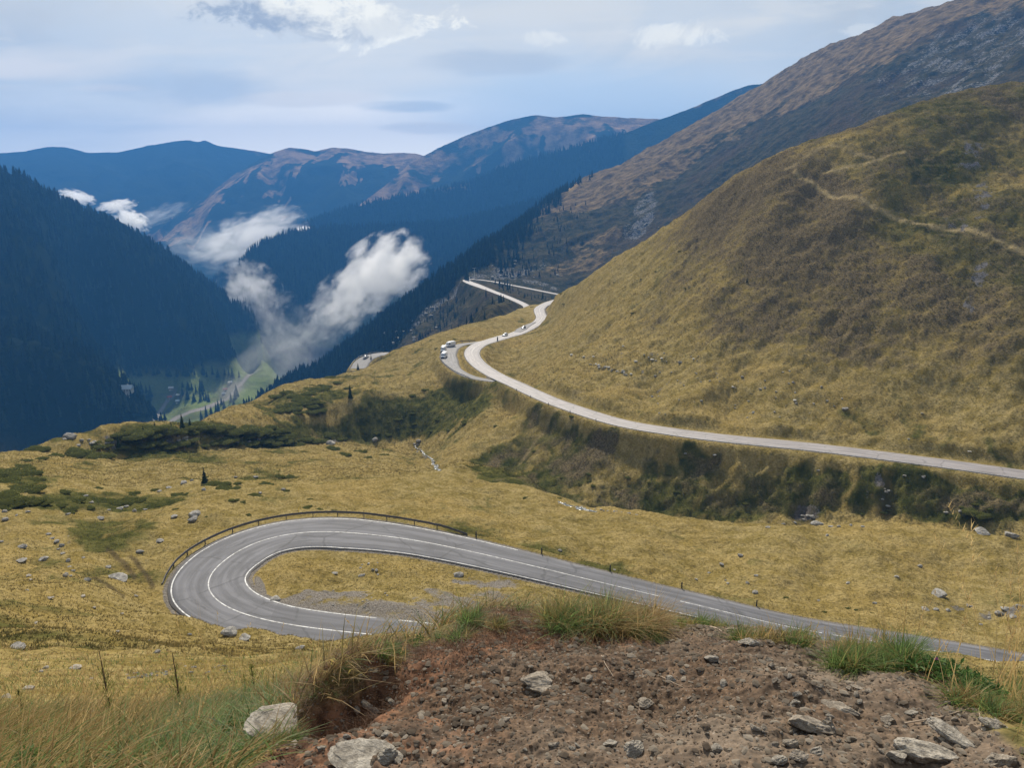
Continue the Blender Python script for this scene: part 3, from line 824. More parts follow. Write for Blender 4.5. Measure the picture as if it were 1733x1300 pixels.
# far ranges: dark spruce below, tawny grass on the tops
M_range, t = new_mat("far_range")
oc = t.n('ShaderNodeTexCoord').outputs['Object']
top, wood, _x = attr(t, "cover_a")
nb = t.noise(oc, 0.0022, 6.0, 0.6); nm = t.noise(oc, 0.013, 6.0, 0.65)
tw = t.mix(t.ss(nm, 0.36, 0.64), (0.16, 0.10, 0.05), (0.46, 0.29, 0.15))
wd = t.mix(nm, (0.016, 0.024, 0.014), (0.036, 0.046, 0.026))
c = t.mix(t.ss(t.math('ADD', top, t.math('MULTIPLY', t.math('SUBTRACT', nb, 0.5), 1.7)), 0.40, 0.68), wd, tw)
finish(t, c, 0.95, t.math('ADD', t.math('MULTIPLY', nm, 14.0), t.math('MULTIPLY', t.noise(oc, 0.09, 3.0, 0.6), 5.0)), 1.2, 0.0)

# road surfaces
def asphalt(name, tone, rough, spec):
    m, t = new_mat(name)
    uv = t.n('ShaderNodeAttribute', attribute_name="along").outputs['Color']
    s = t.n('ShaderNodeSeparateColor', ins={0: uv})
    along, across = s.outputs[0], s.outputs[1]
    oc = t.n('ShaderNodeTexCoord').outputs['Object']
    lane = t.n('ShaderNodeCombineXYZ', ins={0: t.math('MULTIPLY', along, 0.07), 1: t.math('MULTIPLY', across, 3.2), 2: 0.0}).outputs[0]
    n1 = t.noise(oc, 0.35, 5.0, 0.6); n2 = t.noise(oc, 6.0, 4.0, 0.65); n3 = t.noise(lane, 1.6, 6.0, 0.6, 0.3)
    c = t.mix(t.ss(n3, 0.36, 0.64), [x * 0.72 for x in tone], [x * 1.28 for x in tone])
    c = t.mix(t.math('MULTIPLY', t.ss(n1, 0.5, 0.72), 0.5), c, [x * 0.62 for x in tone])
    c = t.mix(t.math('MULTIPLY', t.ss(n2, 0.45, 0.7), 0.35), c, [x * 1.35 for x in tone])
    # seams and filled cracks
    vor = t.n('ShaderNodeTexVoronoi', feature='DISTANCE_TO_EDGE', ins={'Scale': 0.11})
    wob = t.n('ShaderNodeVectorMath', operation='ADD', ins={0: oc, 1: t.n('ShaderNodeTexNoise', ins={'Vector': oc, 'Scale': 0.5}).outputs['Color']})
    t.link(wob.outputs[0], vor.inputs['Vector'])
    crack = t.math('MULTIPLY', t.ss(vor.outputs['Distance'], 0.020, 0.004), t.ss(n1, 0.36, 0.52))
    # resurfaced patches and two darker wheel tracks in each lane
    pt_ = t.n('ShaderNodeTexVoronoi', ins={'Scale': 0.16})
    t.link(lane, pt_.inputs['Vector'])
    pv_ = t.n('ShaderNodeSeparateColor', ins={0: pt_.outputs['Color']}).outputs[0]
    c = t.mix(t.math('MULTIPLY', t.ss(pv_, 0.62, 0.66), 0.42), c, [x * 0.66 for x in tone])
    trk = t.ss(t.math('ABSOLUTE', t.math('SUBTRACT', t.math('ABSOLUTE', t.math('SUBTRACT', t.math('ABSOLUTE', across), 0.48)), 0.21)), 0.10, 0.02)
    c = t.mix(t.math('MULTIPLY', trk, t.math('MULTIPLY', n3, 0.62)), c, [x * 0.60 for x in tone])
    c = t.mix(t.math('MULTIPLY', crack, 0.38), c, (0.03, 0.03, 0.03))
    edge = t.ss(t.math('ABSOLUTE', across), 0.86, 1.0)
    c = t.mix(t.math('MULTIPLY', edge, 0.5), c, (0.10, 0.085, 0.065))
    ro = t.math('ADD', rough - 0.09, t.math('MULTIPLY', n3, 0.18))
    finish(t, c, ro, t.math('ADD', n2, t.math('MULTIPLY', t.noise(oc, 30.0, 2.0), 0.5)), 0.008, spec)
    return m
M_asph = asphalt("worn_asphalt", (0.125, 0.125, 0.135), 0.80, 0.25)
M_asph2 = asphalt("worn_asphalt_sheen", (0.230, 0.212, 0.212), 0.64, 0.36)  # base colour lightened to carry the sheen on this road
M_asph3 = asphalt("old_side_asphalt", (0.17, 0.165, 0.165), 0.75, 0.3)
M_paint, t = new_mat("road_paint")
oc = t.n('ShaderNodeTexCoord').outputs['Object']
pn_ = t.ss(t.noise(oc, 1.7, 6.0, 0.7), 0.34, 0.62)
finish(t, t.mix(pn_, (0.22, 0.22, 0.22), (0.60, 0.60, 0.59)), 0.6)

def simple(name, col, rough=0.6, var=0.25, scale=6.0, metal=0.0, spec=0.4, bump=None, bump_d=0.01):
    m, t = new_mat(name)
    oc = t.n('ShaderNodeTexCoord').outputs['Object']
    n = t.noise(oc, scale, 5.0, 0.6)
    c = t.mix(n, [x * (1 - var) for x in col], [min(1, x * (1 + var)) for x in col])
    finish(t, c, rough, (t.noise(oc, bump, 5.0, 0.65) if bump else None), bump_d, spec, Metallic=metal)
    return m

def rock_mat(name, a, b, dark, scale, bd):
    m, t = new_mat(name)
    oc = t.n('ShaderNodeTexCoord').outputs['Object']
    sq = t.n('ShaderNodeMapping', ins={'Vector': oc, 'Scale': (1.0, 1.0, 3.2), 'Rotation': (0.35, 0.2, 0.0)}).outputs[0]
    n1 = t.noise(sq, scale, 6.0, 0.65); n2 = t.noise(oc, scale * 5, 5.0, 0.7)
    c = t.mix(t.ss(n1, 0.33, 0.67), a, b)
    c = t.mix(t.math('MULTIPLY', t.ss(n2, 0.56, 0.36), 0.6), c, dark)
    finish(t, c, 0.88, t.math('ADD', n1, t.math('MULTIPLY', n2, 0.4)), bd, 0.25)
    return m
M_rock = rock_mat("schist", (0.21, 0.185, 0.150), (0.46, 0.415, 0.345), (0.105, 0.09, 0.07), 2.2, 0.012)
M_stone = rock_mat("loose_stone", (0.16, 0.135, 0.105), (0.37, 0.32, 0.255), (0.075, 0.058, 0.044), 1.6, 0.010)
M_pale = rock_mat("pale_stone", (0.34, 0.32, 0.28), (0.62, 0.59, 0.53), (0.16, 0.145, 0.125), 1.8, 0.04)
M_boulder = rock_mat("boulder", (0.16, 0.15, 0.135), (0.38, 0.36, 0.325), (0.075, 0.07, 0.06), 1.4, 0.06)

def leaf_mat(name, a, b, trans=0.3, gloss=0.008):
    m, t = new_mat(name)
    info = t.n('ShaderNodeAttribute', attribute_name="tone").outputs['Fac']
    c = t.mix(info, a, b)
    d = t.n('ShaderNodeBsdfDiffuse', ins={'Color': c, 'Roughness': 0.8})
    tr = t.n('ShaderNodeBsdfTranslucent', ins={'Color': c})
    gl = t.n('ShaderNodeBsdfGlossy', ins={'Color': (1, 1, 1, 1), 'Roughness': 0.5})
    mx = t.n('ShaderNodeMixShader', ins={0: trans, 1: d.outputs[0], 2: tr.outputs[0]})
    mx2 = t.n('ShaderNodeMixShader', ins={0: gloss, 1: mx.outputs[0], 2: gl.outputs[0]})
    o = t.n('ShaderNodeOutputMaterial', ins={'Surface': mx2.outputs[0]})
    return m
M_needle = leaf_mat("spruce_needles", (0.016, 0.028, 0.014), (0.050, 0.072, 0.030), 0.15)
M_farneedle = leaf_mat("distant_spruce", (0.005, 0.009, 0.006), (0.028, 0.040, 0.018), 0.1)
M_shrub = leaf_mat("juniper_leaves", (0.085, 0.095, 0.028), (0.270, 0.270, 0.085), 0.45, 0.0)
M_bladeG = leaf_mat("green_blades", (0.065, 0.115, 0.034), (0.280, 0.390, 0.120), 0.5)
M_bladeD = leaf_mat("dry_blades", (0.260, 0.165, 0.060), (0.640, 0.470, 0.215), 0.45)
M_bladeO = leaf_mat("olive_blades", (0.150, 0.128, 0.040), (0.430, 0.345, 0.125), 0.45)
M_root = leaf_mat("dead_roots", (0.060, 0.030, 0.016), (0.250, 0.130, 0.065), 0.2)
M_pebble = leaf_mat("pebbles", (0.060, 0.040, 0.027), (0.46, 0.39, 0.30), 0.0, 0.0)
M_bark = simple("bark", (0.125, 0.090, 0.062), 0.9, 0.4, 14.0)
M_steel = simple("galvanised_steel", (0.30, 0.30, 0.30), 0.5, 0.2, 3.0, 0.6)
M_rail = simple("weathered_rail", (0.115, 0.105, 0.10), 0.6, 0.35, 2.0, 0.3)
M_white = simple("white_car_paint", (0.74, 0.74, 0.75), 0.28, 0.03, 1.0, 0.0, 0.5)
M_silver = simple("silver_car_paint", (0.36, 0.38, 0.41), 0.3, 0.03, 1.0, 0.4, 0.5)
M_darkcar = simple("dark_car_paint", (0.03, 0.033, 0.04), 0.28, 0.05, 1.0, 0.2, 0.5)
M_glass = simple("car_glass", (0.016, 0.020, 0.026), 0.12, 0.1, 1.0, 0.0, 0.6)
M_rubber = simple("tyre_rubber", (0.018, 0.018, 0.018), 0.85, 0.2)
M_lamp = simple("headlamp_glass", (0.62, 0.64, 0.66), 0.15, 0.05)
M_tail = simple("tail_lamp", (0.35, 0.02, 0.015), 0.25, 0.1)
M_trim = simple("black_trim", (0.022, 0.022, 0.024), 0.6, 0.2)
M_rim = simple("alloy_rim", (0.42, 0.42, 0.43), 0.35, 0.1, 3.0, 0.7)
M_roof_blue = simple("blue_grey_roof", (0.38, 0.46, 0.52), 0.5, 0.15)
M_roof_pale = simple("pale_roof", (0.66, 0.64, 0.60), 0.6, 0.15)
M_roof_red = simple("red_roof", (0.42, 0.13, 0.085), 0.7, 0.25)
M_wallw = simple("plaster", (0.56, 0.53, 0.48), 0.85, 0.12)
M_timber = simple("timber", (0.17, 0.11, 0.07), 0.8, 0.3)
M_paint_y = simple("yellow_paint", (0.62, 0.47, 0.03), 0.5, 0.15)

M_stream, t = new_mat("stream_water")
oc = t.n('ShaderNodeTexCoord').outputs['Object']
foam = t.ss(t.noise(oc, 1.4, 6.0, 0.7, 0.6), 0.46, 0.66)
finish(t, t.mix(foam, (0.09, 0.10, 0.095), (0.46, 0.47, 0.48)), t.math('ADD', 0.12, t.math('MULTIPLY', foam, 0.5)), t.noise(oc, 3.0, 5.0, 0.7), 0.25, 0.5)

# ------------------------------------------------------------------ laying masks on the near sheet
def seg_dist(U, V, L):
    """distance in photograph pixels from projected ground to a traced line on the ground"""
    best = np.full(U.shape, 1e9)
    for (a, b) in zip(L[:-1], L[1:]):
        dx, dy = b[0] - a[0], b[1] - a[1]
        t_ = np.clip(((U - a[0]) * dx + (V - a[1]) * dy) / (dx * dx + dy * dy), 0, 1)
        best = np.minimum(best, np.hypot(U - a[0] - t_ * dx, V - a[1] - t_ * dy))
    return best
def ell(U, V, cx, cy, sx, sy, rot=0.0):
    c_, s_ = math.cos(R(rot)), math.sin(R(rot))
    dx, dy = U - cx, V - cy
    return 1 - sst(np.hypot((dx * c_ + dy * s_) / sx, (-dx * s_ + dy * c_) / sy), 0.6, 1.15)
n40 = fbm(X / 40.0, Y / 40.0, 4, 0.55, 301)
n12 = fbm(X / 12.0, Y / 12.0, 4, 0.55, 311)
n4 = fbm(X / 4.0, Y / 4.0, 3, 0.55, 321)
n7 = fbm(X / 7.0 + 0.8 * n12, Y / 20.0, 4, 0.6, 325)
g = 0.13 + (0.40 * n40 + 0.28 * n12 + 0.30 * n7) * (1 - 0.55 * hillm)
# right, upper part of the hill is greener and darker
g += hillm * (0.34 * sst(U, 1180, 1650) * (1 - sst(V, 460, 740)) + 0.16 * (1 - sst(V, 330, 600)))
# green and heath cover that also paints shade on the gully and lay-by banks
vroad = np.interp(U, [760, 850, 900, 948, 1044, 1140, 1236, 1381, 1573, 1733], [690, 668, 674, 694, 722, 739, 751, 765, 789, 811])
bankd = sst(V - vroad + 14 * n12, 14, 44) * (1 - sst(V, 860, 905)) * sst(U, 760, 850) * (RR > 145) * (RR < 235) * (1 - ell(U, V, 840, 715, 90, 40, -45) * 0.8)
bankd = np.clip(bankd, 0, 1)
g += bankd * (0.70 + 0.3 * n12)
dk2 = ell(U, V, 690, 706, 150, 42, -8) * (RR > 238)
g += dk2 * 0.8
# green shoulder and ledge
g += 0.75 * np.maximum(ell(U, V, 500, 690, 90, 34, -18), np.maximum(ell(U, V, 270, 742, 200, 34, -1), ell(U, V, 470, 735, 130, 26, -3))) * (0.7 + 0.6 * n12) * (RR > 190)
g += 0.30 * ell(U, V, 600, 650, 70, 20, -22) * (RR > 200)
# greener belts on the left meadow
g += 0.42 * np.maximum(np.maximum(ell(U, V, 40, 805, 90, 22), ell(U, V, 150, 850, 170, 16)), ell(U, V, 200, 905, 90, 40)) * (RR > 60)
g += 0.35 * np.maximum(ell(U, V, 80, 1045, 160, 20, 6), ell(U, V, 130, 1085, 190, 16, 4)) * (RR > 15)
g += 0.30 * ell(U, V, 640, 985, 170, 16, 4) * (RR > 50)
g += 0.25 * ell(U, V, 900, 830, 60, 26, 35) * (RR > 100)
hth_ = 0.10 + 0.35 * (1 - 0.5 * hillm) * fbm(X / 30.0, Y / 30.0, 4, 0.55, 331)
hth_ += hillm * (0.16 + 0.08 * n7 + 0.12 * sst(V, 760, 600) * 0 + 0.24 * np.maximum(ell(U, V, 1330, 380, 200, 130, 20), 0.8 * ell(U, V, 1480, 560, 320, 110, 10)) + 0.22 * (1 - sst(V, 420, 700)) * sst(U, 980, 1220))
hth_ += bankd * (0.30 + 0.25 * n12) + dk2 * 0.35 + 0.15 * ell(U, V, 860, 680, 50, 22, 20) * (RR > 200)  # heath tone doubles as painted shade on both banks
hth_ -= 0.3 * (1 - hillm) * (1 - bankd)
st = np.zeros_like(U)
for (cx, cy, sx, sy, ro) in ((1640, 262, 20, 34, 12), (1663, 330, 16, 44, 8), (1612, 372, 28, 18, -10), (1657, 462, 12, 44, 12), (1640, 512, 14, 22, 20)):
    st = np.maximum(st, ell(U, V, cx + 14 * n12, cy + 8 * n4, sx * 1.1, sy * 1.2, ro) * (0.42 + 0.5 * n4))
st *= (RR > 190)
for (cx, cy, sx, sy) in ((190, 752, 85, 15), (340, 742, 170, 9), (560, 748, 70, 8), (1480, 835, 22, 34), (1365, 865, 34, 20), (1700, 1040, 60, 14), (1620, 1030, 40, 6), (250, 1144, 90, 8), (100, 915, 26, 16)):
    st = np.maximum(st, 0.72 * ell(U, V, cx, cy, sx, sy) * (0.5 + 0.7 * n4) * (RR > 14))
st = np.maximum(st, 0.55 * sst(n4, 0.55, 0.8) * hillm * ell(U, V, 1180, 640, 220, 60, 12))
path_lit_rib = 1 - sst(seg_dist(U, V, [(1345, 293), (1365, 310), (1420, 335), (1500, 362), (1570, 380), (1640, 392), (1690, 410), (1740, 424)]), 1.5, 5.0)
path_lit_rib = np.maximum(path_lit_rib, 0.8 * (1 - sst(seg_dist(U, V, [(1395, 292), (1440, 278), (1490, 268), (1530, 262)]), 1.5, 5.0)))
path_lit_rib = np.maximum(path_lit_rib, 0.7 * (1 - sst(seg_dist(U, V, [(1330, 285), (1400, 250), (1480, 262)]), 1.0, 4.0)))
path_lit_rib = np.maximum(path_lit_rib, 0.6 * (1 - sst(seg_dist(U, V, [(880, 780), (905, 745), (930, 722), (950, 708)]), 1.0, 4.0)) * (RR > 150))  # lit rib of the gully bank, drawn in the pale path colour
path_lit_rib *= np.clip(0.75 + 0.5 * n4, 0, 1) * (RR > 140)
gr = (0.62 + 0.45 * n4 + 0.2 * n12) * np.maximum(ell(U + 22 * n4, V + 9 * n4, 600, 1026, 180, 26, 7), ell(U + 22 * n4, V + 9 * n4, 790, 1014, 120, 36, -14)) * (RR > 50) * (RR < 110)
gr = np.maximum(gr, 0.7 * ell(U, V, 440, 985, 22, 9, 62) * (RR > 60))
gr = np.maximum(gr, (1 - sst(np.abs(RD1 - 0.1), 0.2, 0.7)) * 0.7 * (RR > 25))
wt = np.zeros_like(U)
for Lr in ([(182, 930), (205, 952), (228, 978)], [(222, 945), (240, 968), (258, 992)], [(160, 985), (185, 998), (210, 1018)]):
    wt = np.maximum(wt, 0.7 * (1 - sst(seg_dist(U, V, Lr), 1.5, 7.0)) * (RR > 55))
for (cx, cy, sx, sy) in ((1360, 870, 30, 26), (1500, 850, 20, 40), (1225, 850, 40, 22), (905, 765, 26, 26), (300, 752, 60, 8), (470, 746, 90, 6)):  # darker brown spots in the side gullies and along the ledge foot
    wt = np.maximum(wt, 0.55 * ell(U, V, cx, cy, sx, sy) * np.clip(0.6 + n4, 0, 1) * (RR > 130))
cut = np.clip(1 - sst(seg_dist(U, V, [(838, 600), (850, 640), (880, 655), (960, 688), (1060, 712), (1160, 730), (1300, 748), (1450, 768), (1733, 800)]), 4, 13), 0, 1) * (RR > 190) * sst(n4, -0.35, 0.35)
hth_ += 0.5 * cut
near1 = sst(RR, 14, 26)

# which cells belong to the hill above the road
mu, mv = proj(C_MID[:, 0], C_MID[:, 1], C_MID[:, 2])
ma = np.arctan2(C_MID[:, 0], C_MID[:, 1]); mr = np.hypot(C_MID[:, 0], C_MID[:, 1])
kmin = int(np.argmin(ma))
o1 = np.argsort(ma[:kmin + 1])
r_in = np.interp(A[:, 0], ma[:kmin + 1][o1], mr[:kmin + 1][o1])
kend = int(np.argmax(mr))
a2_, r2_ = ma[kmin:kend], mr[kmin:kend]
o2 = np.argsort(a2_)
r_out = np.where(A[:, 0] < az_s(940, 509)[0], np.interp(A[:, 0], a2_[o2], r2_[o2]), 1e9)
is_hill = (RR > r_in[:, None]) & (RR < r_out[:, None]) & (A > ma[kmin])
F_all = grid_faces(*X.shape)
cell_hill = is_hill[:-1, :-1].ravel()
P_all = np.stack([X, Y, Z], -1).reshape(-1, 3)
def sub_mesh(name, faces, mats, attrs):
    used = np.unique(faces)
    remap = np.full(len(P_all), -1, dtype=np.int64); remap[used] = np.arange(len(used))
    o = mesh_obj(name, P_all[used], remap[faces], mats)
    for nm, ch in attrs.items():
        set_attr(o.data, nm, *[c.ravel()[used] for c in ch])
    return o
attrs1 = {'cover_a': (g, hth_, st), 'cover_b': (path_lit_rib, gr, wt)}
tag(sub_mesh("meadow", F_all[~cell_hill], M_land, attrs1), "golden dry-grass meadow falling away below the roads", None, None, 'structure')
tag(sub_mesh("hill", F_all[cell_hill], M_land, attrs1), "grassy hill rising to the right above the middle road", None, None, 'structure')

# ------------------------------------------------------------------ bank in front of the camera
lr_b = np.concatenate([np.linspace(L0, math.log(1.5), 60)[:-1], np.arange(math.log(1.5), math.log(4.6), 0.0026), np.linspace(math.log(4.6), math.log(R_BANK), 90)])
lr_b[-1] = lr_mead[0]
Ab, Lb, Rb, Xb, Yb, Zb = sheet1(lr_b)
Ub, Vb = proj(Xb, Yb, np.minimum(Zb, -0.05 * Rb))
EDGE_V = [1020, 1062, 1090, 1114, 1140, 1168, 1200, 1240, 1300, 1500]
EDGE_U = [840, 760, 700, 645, 600, 560, 520, 470, 410, 300]
edge_u = np.interp(Vb, EDGE_V, EDGE_U)
nb1 = fbm(Xb / 0.5, Yb / 0.5, 3, 0.5, 401)
crest_r = np.interp(Ub, [p[0] for p in CREST], [p[2] for p in CREST])
dirt = sst(Ub - edge_u + 30 * nb1, -10, 25) * (1 - sst(Rb - crest_r + 0.10 * nb1, 0.0, 0.25))
right_g = sst(Ub - np.interp(Vb, [1090, 1120, 1200, 1240, 1300], [1500, 1530, 1640, 1690, 1780]) + 22 * nb1, -10, 20)
dirt *= 1 - right_g
flat = np.exp(-((Xb) ** 2 + (Yb) ** 2) / 0.9)
db = 0.062 * fbm(Xb / 0.55, Yb / 0.55, 3, 0.5, 411) + dirt * (0.013 * fbm(Xb / 0.12, Yb / 0.12, 3, 0.6, 421) + 0.007 * fbm(Xb / 0.032, Yb / 0.035, 2, 0.6, 431)) + (1 - dirt) * 0.03 * fbm(Xb / 0.2, Yb / 0.2, 2, 0.5, 441)
env_b = (1 - sst(Rb, 5.4, R_BANK)) * sst(Rb, 0.5, 1.0)
# torn turf edge of the bank: a small lip on the left, hollowed below
lip = np.exp(-((Ub - edge_u - 14) / 26.0) ** 2) * sst(Vb, 1090, 1130) * (1 - sst(Vb, 1190, 1240)) * (Rb < 3.6)
hol = np.exp(-((Ub - edge_u - 70) / 42.0) ** 2) * sst(Vb, 1130, 1165) * (1 - sst(Vb, 1215, 1260)) * (Rb < 3.4)
Zb = Zb + env_b * (db + 0.10 * lip - 0.15 * hol)
peat_m = np.clip(0.38 * (1 - sst(Ub + 90 * nb1, 720, 1080)) + 1 - sst(np.abs(Rb - crest_r + 0.26), 0.16, 0.60) + 0.9 * lip + 0.7 * hol + 0.3 * nb1, 0, 1) * (1 - 0.7 * sst(Ub, 980, 1200))
peat_m = np.maximum(peat_m, 0.8 * ell(Ub, Vb, 450, 1270, 110, 26))
pale_m = np.clip(0.5 * fbm(Xb / 0.6, Yb / 0.6, 3, 0.5, 451) + 0.35 * sst(Ub, 900, 1300), 0, 1)
bank_o = mesh_obj("ground", np.stack([Xb, Yb, Zb], -1).reshape(-1, 3), grid_faces(*Xb.shape), M_soil)
set_attr(bank_o.data, 'cover_a', peat_m * dirt, 1 - dirt, pale_m)
tag(bank_o, "brown stony soil bank at the edge of the slope", None, None, 'structure')
def bank_z(x, y):
    a = math.atan2(x, y); l = math.log(max(0.51, math.hypot(x, y)))
    if l >= lr_b[-1]: return ground_z(x, y)
    j = min(max(int(np.searchsorted(lr_b, l)) - 1, 0), len(lr_b) - 2); i = min(max(int(np.searchsorted(az_all, a)) - 1, 0), len(az_all) - 2)
    ta = (a - az_all[i]) / (az_all[i + 1] - az_all[i]); tl = (l - lr_b[j]) / (lr_b[j + 1] - lr_b[j])
    return float((Zb[i, j] * (1 - ta) + Zb[i + 1, j] * ta) * (1 - tl) + (Zb[i, j + 1] * (1 - ta) + Zb[i + 1, j + 1] * ta) * tl)
def bank_at(u, v):
    """ground of the bank (or the slope beyond it) on the sight line of a pixel"""
    a, s = az_s(u, v)
    i = min(max(int(np.searchsorted(az_all, a)) - 1, 0), len(az_all) - 2)
    rr = np.exp(lr_b)
    k = np.nonzero((rr > 1.2) & (Zb[i] >= rr * s))[0]
    if len(k) == 0:
        return ground_at(u, v, R_BANK)
    r = rr[k[0]]
    return Vector((r * math.sin(a), r * math.cos(a), float(Zb[i, k[0]])))

# ------------------------------------------------------------------ middle-distance sheet masks
m_fx = sst(-X2, 180, 300) * sst(Z2, -338, -322)
left_for = m_fx * sst(R2, 880, 960) * (U2 < 520)
nA = fbm(X2 / 60.0, Y2 / 60.0, 4, 0.55, 501); nB = fbm(X2 / 22.0, Y2 / 22.0, 3, 0.55, 507)
spurline = np.interp(V2, [297, 362, 385, 412, 443, 462, 482, 506, 528, 552, 582, 610, 636, 690], [985, 905, 885, 850, 820, 790, 770, 755, 715, 700, 660, 620, 570, 500])
spur_for = (1 - sst(U2 - spurline + 26 * nA, -14, 22)) * sst(U2, 440, 470) * (R2 > 820)
high_for = 0.75 * ell(U2, V2, 850, 415, 70, 42, -35) * (R2 > 950) * sst(nA, -0.35, 0.15)
forest_m = np.clip(np.maximum(np.maximum(left_for, spur_for * (Z2 > -345)), high_for), 0, 1)
behind = sst(R2, 1500, 1750) * (U2 > 440) * (U2 < 900)
forest_m = np.maximum(forest_m, behind)
# clearings and the flood plain on the valley floor
floor2 = (1 - sst(Z2, -332, -312)) * (U2 < 520)
forest_m *= 1 - floor2
clear_m = ell(U2, V2, 275, 652, 135, 19, 2) * (R2 > 1150) * (R2 < 1480) * (Z2 < -285)
forest_m *= 1 - 0.95 * clear_m
past = mtn * 0.0
face = sst(U2 - np.interp(V2, [0, 60, 140, 220, 300, 360, 420], [1600, 1440, 1290, 1110, 985, 900, 830]), -5, 10)
depth_in = U2 - np.interp(V2, [-60, 0, 40, 100, 140, 200, 260, 300, 360], [1790, 1640, 1505, 1370, 1300, 1172, 1055, 1000, 905])
past = sst(R2, 1050, 1250) * (1 - sst(depth_in + 45 * nA, 50, 190)) * (1 - sst(V2, 330, 400)) * 1.0 + 0.05
past = np.maximum(past, 0.55 * np.maximum(ell(U2, V2, 980, 440, 75, 22, -12), ell(U2, V2, 1010, 405, 60, 14, -18)) * (R2 > 900))
past = np.maximum(past, 0.5 * ell(U2, V2, 850, 560, 110, 20, 4) * (R2 < 900))
rk2 = 0.10 + 0.25 * nB
for (cx, cy, sx, sy, ro, k_) in ((850, 462, 80, 14, -8, 0.75), (720, 530, 70, 16, -35, 0.7), (760, 500, 34, 12, -30, 0.75), (1090, 365, 22, 45, 25, 0.8), (1070, 395, 22, 16, 0, 0.7), (900, 480, 60, 8, 10, 0.7), (650, 580, 34, 14, -35, 0.6), (930, 440, 34, 8, -25, 0.55),
                          (1620, 110, 130, 70, -20, 0.62), (1500, 160, 60, 50, -20, 0.45), (1690, 60, 80, 50, 0, 0.6)):
    rk2 = np.maximum(rk2, k_ * ell(U2, V2, cx, cy, sx, sy, ro) * (0.75 + 0.55 * nB))
rk2 *= (1 - floor2)
mead = floor2 * (0.75 + 0.5 * nA)
mead = np.clip(np.maximum(mead, 0.9 * clear_m), 0, 1)
rut2 = 1 - sst(seg_dist(U2, V2, [(262, 722), (270, 700), (284, 678), (296, 668)]), 1.6, 4.5)
rut2 = np.maximum(rut2, 0.9 * (1 - sst(seg_dist(U2, V2, [(272, 724), (300, 708), (322, 698), (352, 690), (385, 676), (402, 655), (424, 634), (445, 618)]), 1.6, 4.0)))
rut2 = np.maximum(rut2, 0.6 * ell(U2, V2, 296, 668, 22, 12) * (0.6 + 0.8 * nB))
rut2 = np.maximum(rut2, 0.5 * ell(U2, V2, 392, 662, 26, 12, -35))
rut2 *= (R2 > 900) * (R2 < 1500) * (Z2 < -300)
sun_strip2 = 0.9 * ell(U2, V2, 935, 330, 62, 5, -20) * (R2 > 1200)  # sunlit strip along the grassy crest, painted into the colour
valley_o = mesh_obj("valley", np.stack([X2, Y2, Z2], -1).reshape(-1, 3), grid_faces(*X2.shape), M_mount)
set_attr(valley_o.data, 'cover_a', forest_m, past, rk2)
set_attr(valley_o.data, 'cover_b', mead * (1 - rut2), rut2, sun_strip2)
tag(valley_o, "deep wooded valley and the long mountainside above it", None, None, 'structure')

RIDGE_LABELS = ["farthest blue range along the left horizon", "tawny-topped range in the middle distance", "broad blue summit ridge under the clearest sky", "long blue ridge running down from the right mountain", "dark spruce-covered ridge beyond the valley cloud"]
TOPS = [(0.14, 0.36), (0.34, 0.80), (0.55, 0.70), (0.14, 0.36), (0.0, 0.0)]
ridge_objs = []
for (nm, (V_, P0, tf)), lab, (wd_, am) in zip(RIDGES, RIDGE_LABELS, TOPS):
    o = mesh_obj(nm, V_.reshape(-1, 3), grid_faces(V_.shape[0], V_.shape[1]), M_range)
    topm = am * (1 - sst(np.broadcast_to(tf, V_.shape[:2]), wd_ * 0.4, wd_ + 0.05)) if am > 0 else np.zeros(V_.shape[:2])
    tt_ = np.broadcast_to(tf, V_.shape[:2])
    if am > 0:
        st_ = fbm(V_[..., 0] / 170.0 + 0.5 * tt_, tt_ * 2.2, 4, 0.55, 660) + 0.5 * fbm(V_[..., 0] / 40.0, tt_ * 9.0, 3, 0.55, 670)  # tan streaked down the spurs, painting in their sunlit sides
        topm = am * sst(wd_ * 1.15 - tt_ + 0.42 * st_ * np.clip(tt_ * 6, 0.15, 1), -0.06, 0.22)
    topm = topm * np.clip(0.92 + 0.75 * fbm(V_[..., 0] / 260.0, V_[..., 1] / 260.0, 4, 0.55, 640) + 0.25 * fbm(V_[..., 0] / 60.0, V_[..., 1] / 60.0, 3, 0.55, 650), 0, 1)
    set_attr(o.data, 'cover_a', topm, 1 - topm, topm * 0)
    tag(o, lab, None, None, 'structure')
    ridge_objs.append((o, V_, tf))

fl_o = mesh_obj("terrain", FLOOR.reshape(-1, 3), grid_faces(FLOOR.shape[0], FLOOR.shape[1]), M_range)
set_attr(fl_o.data, 'cover_a', np.zeros(FLOOR.shape[:2]), np.ones(FLOOR.shape[:2]), np.zeros(FLOOR.shape[:2]))
tag(fl_o, "low wooded country beyond the valley", None, None, 'structure')

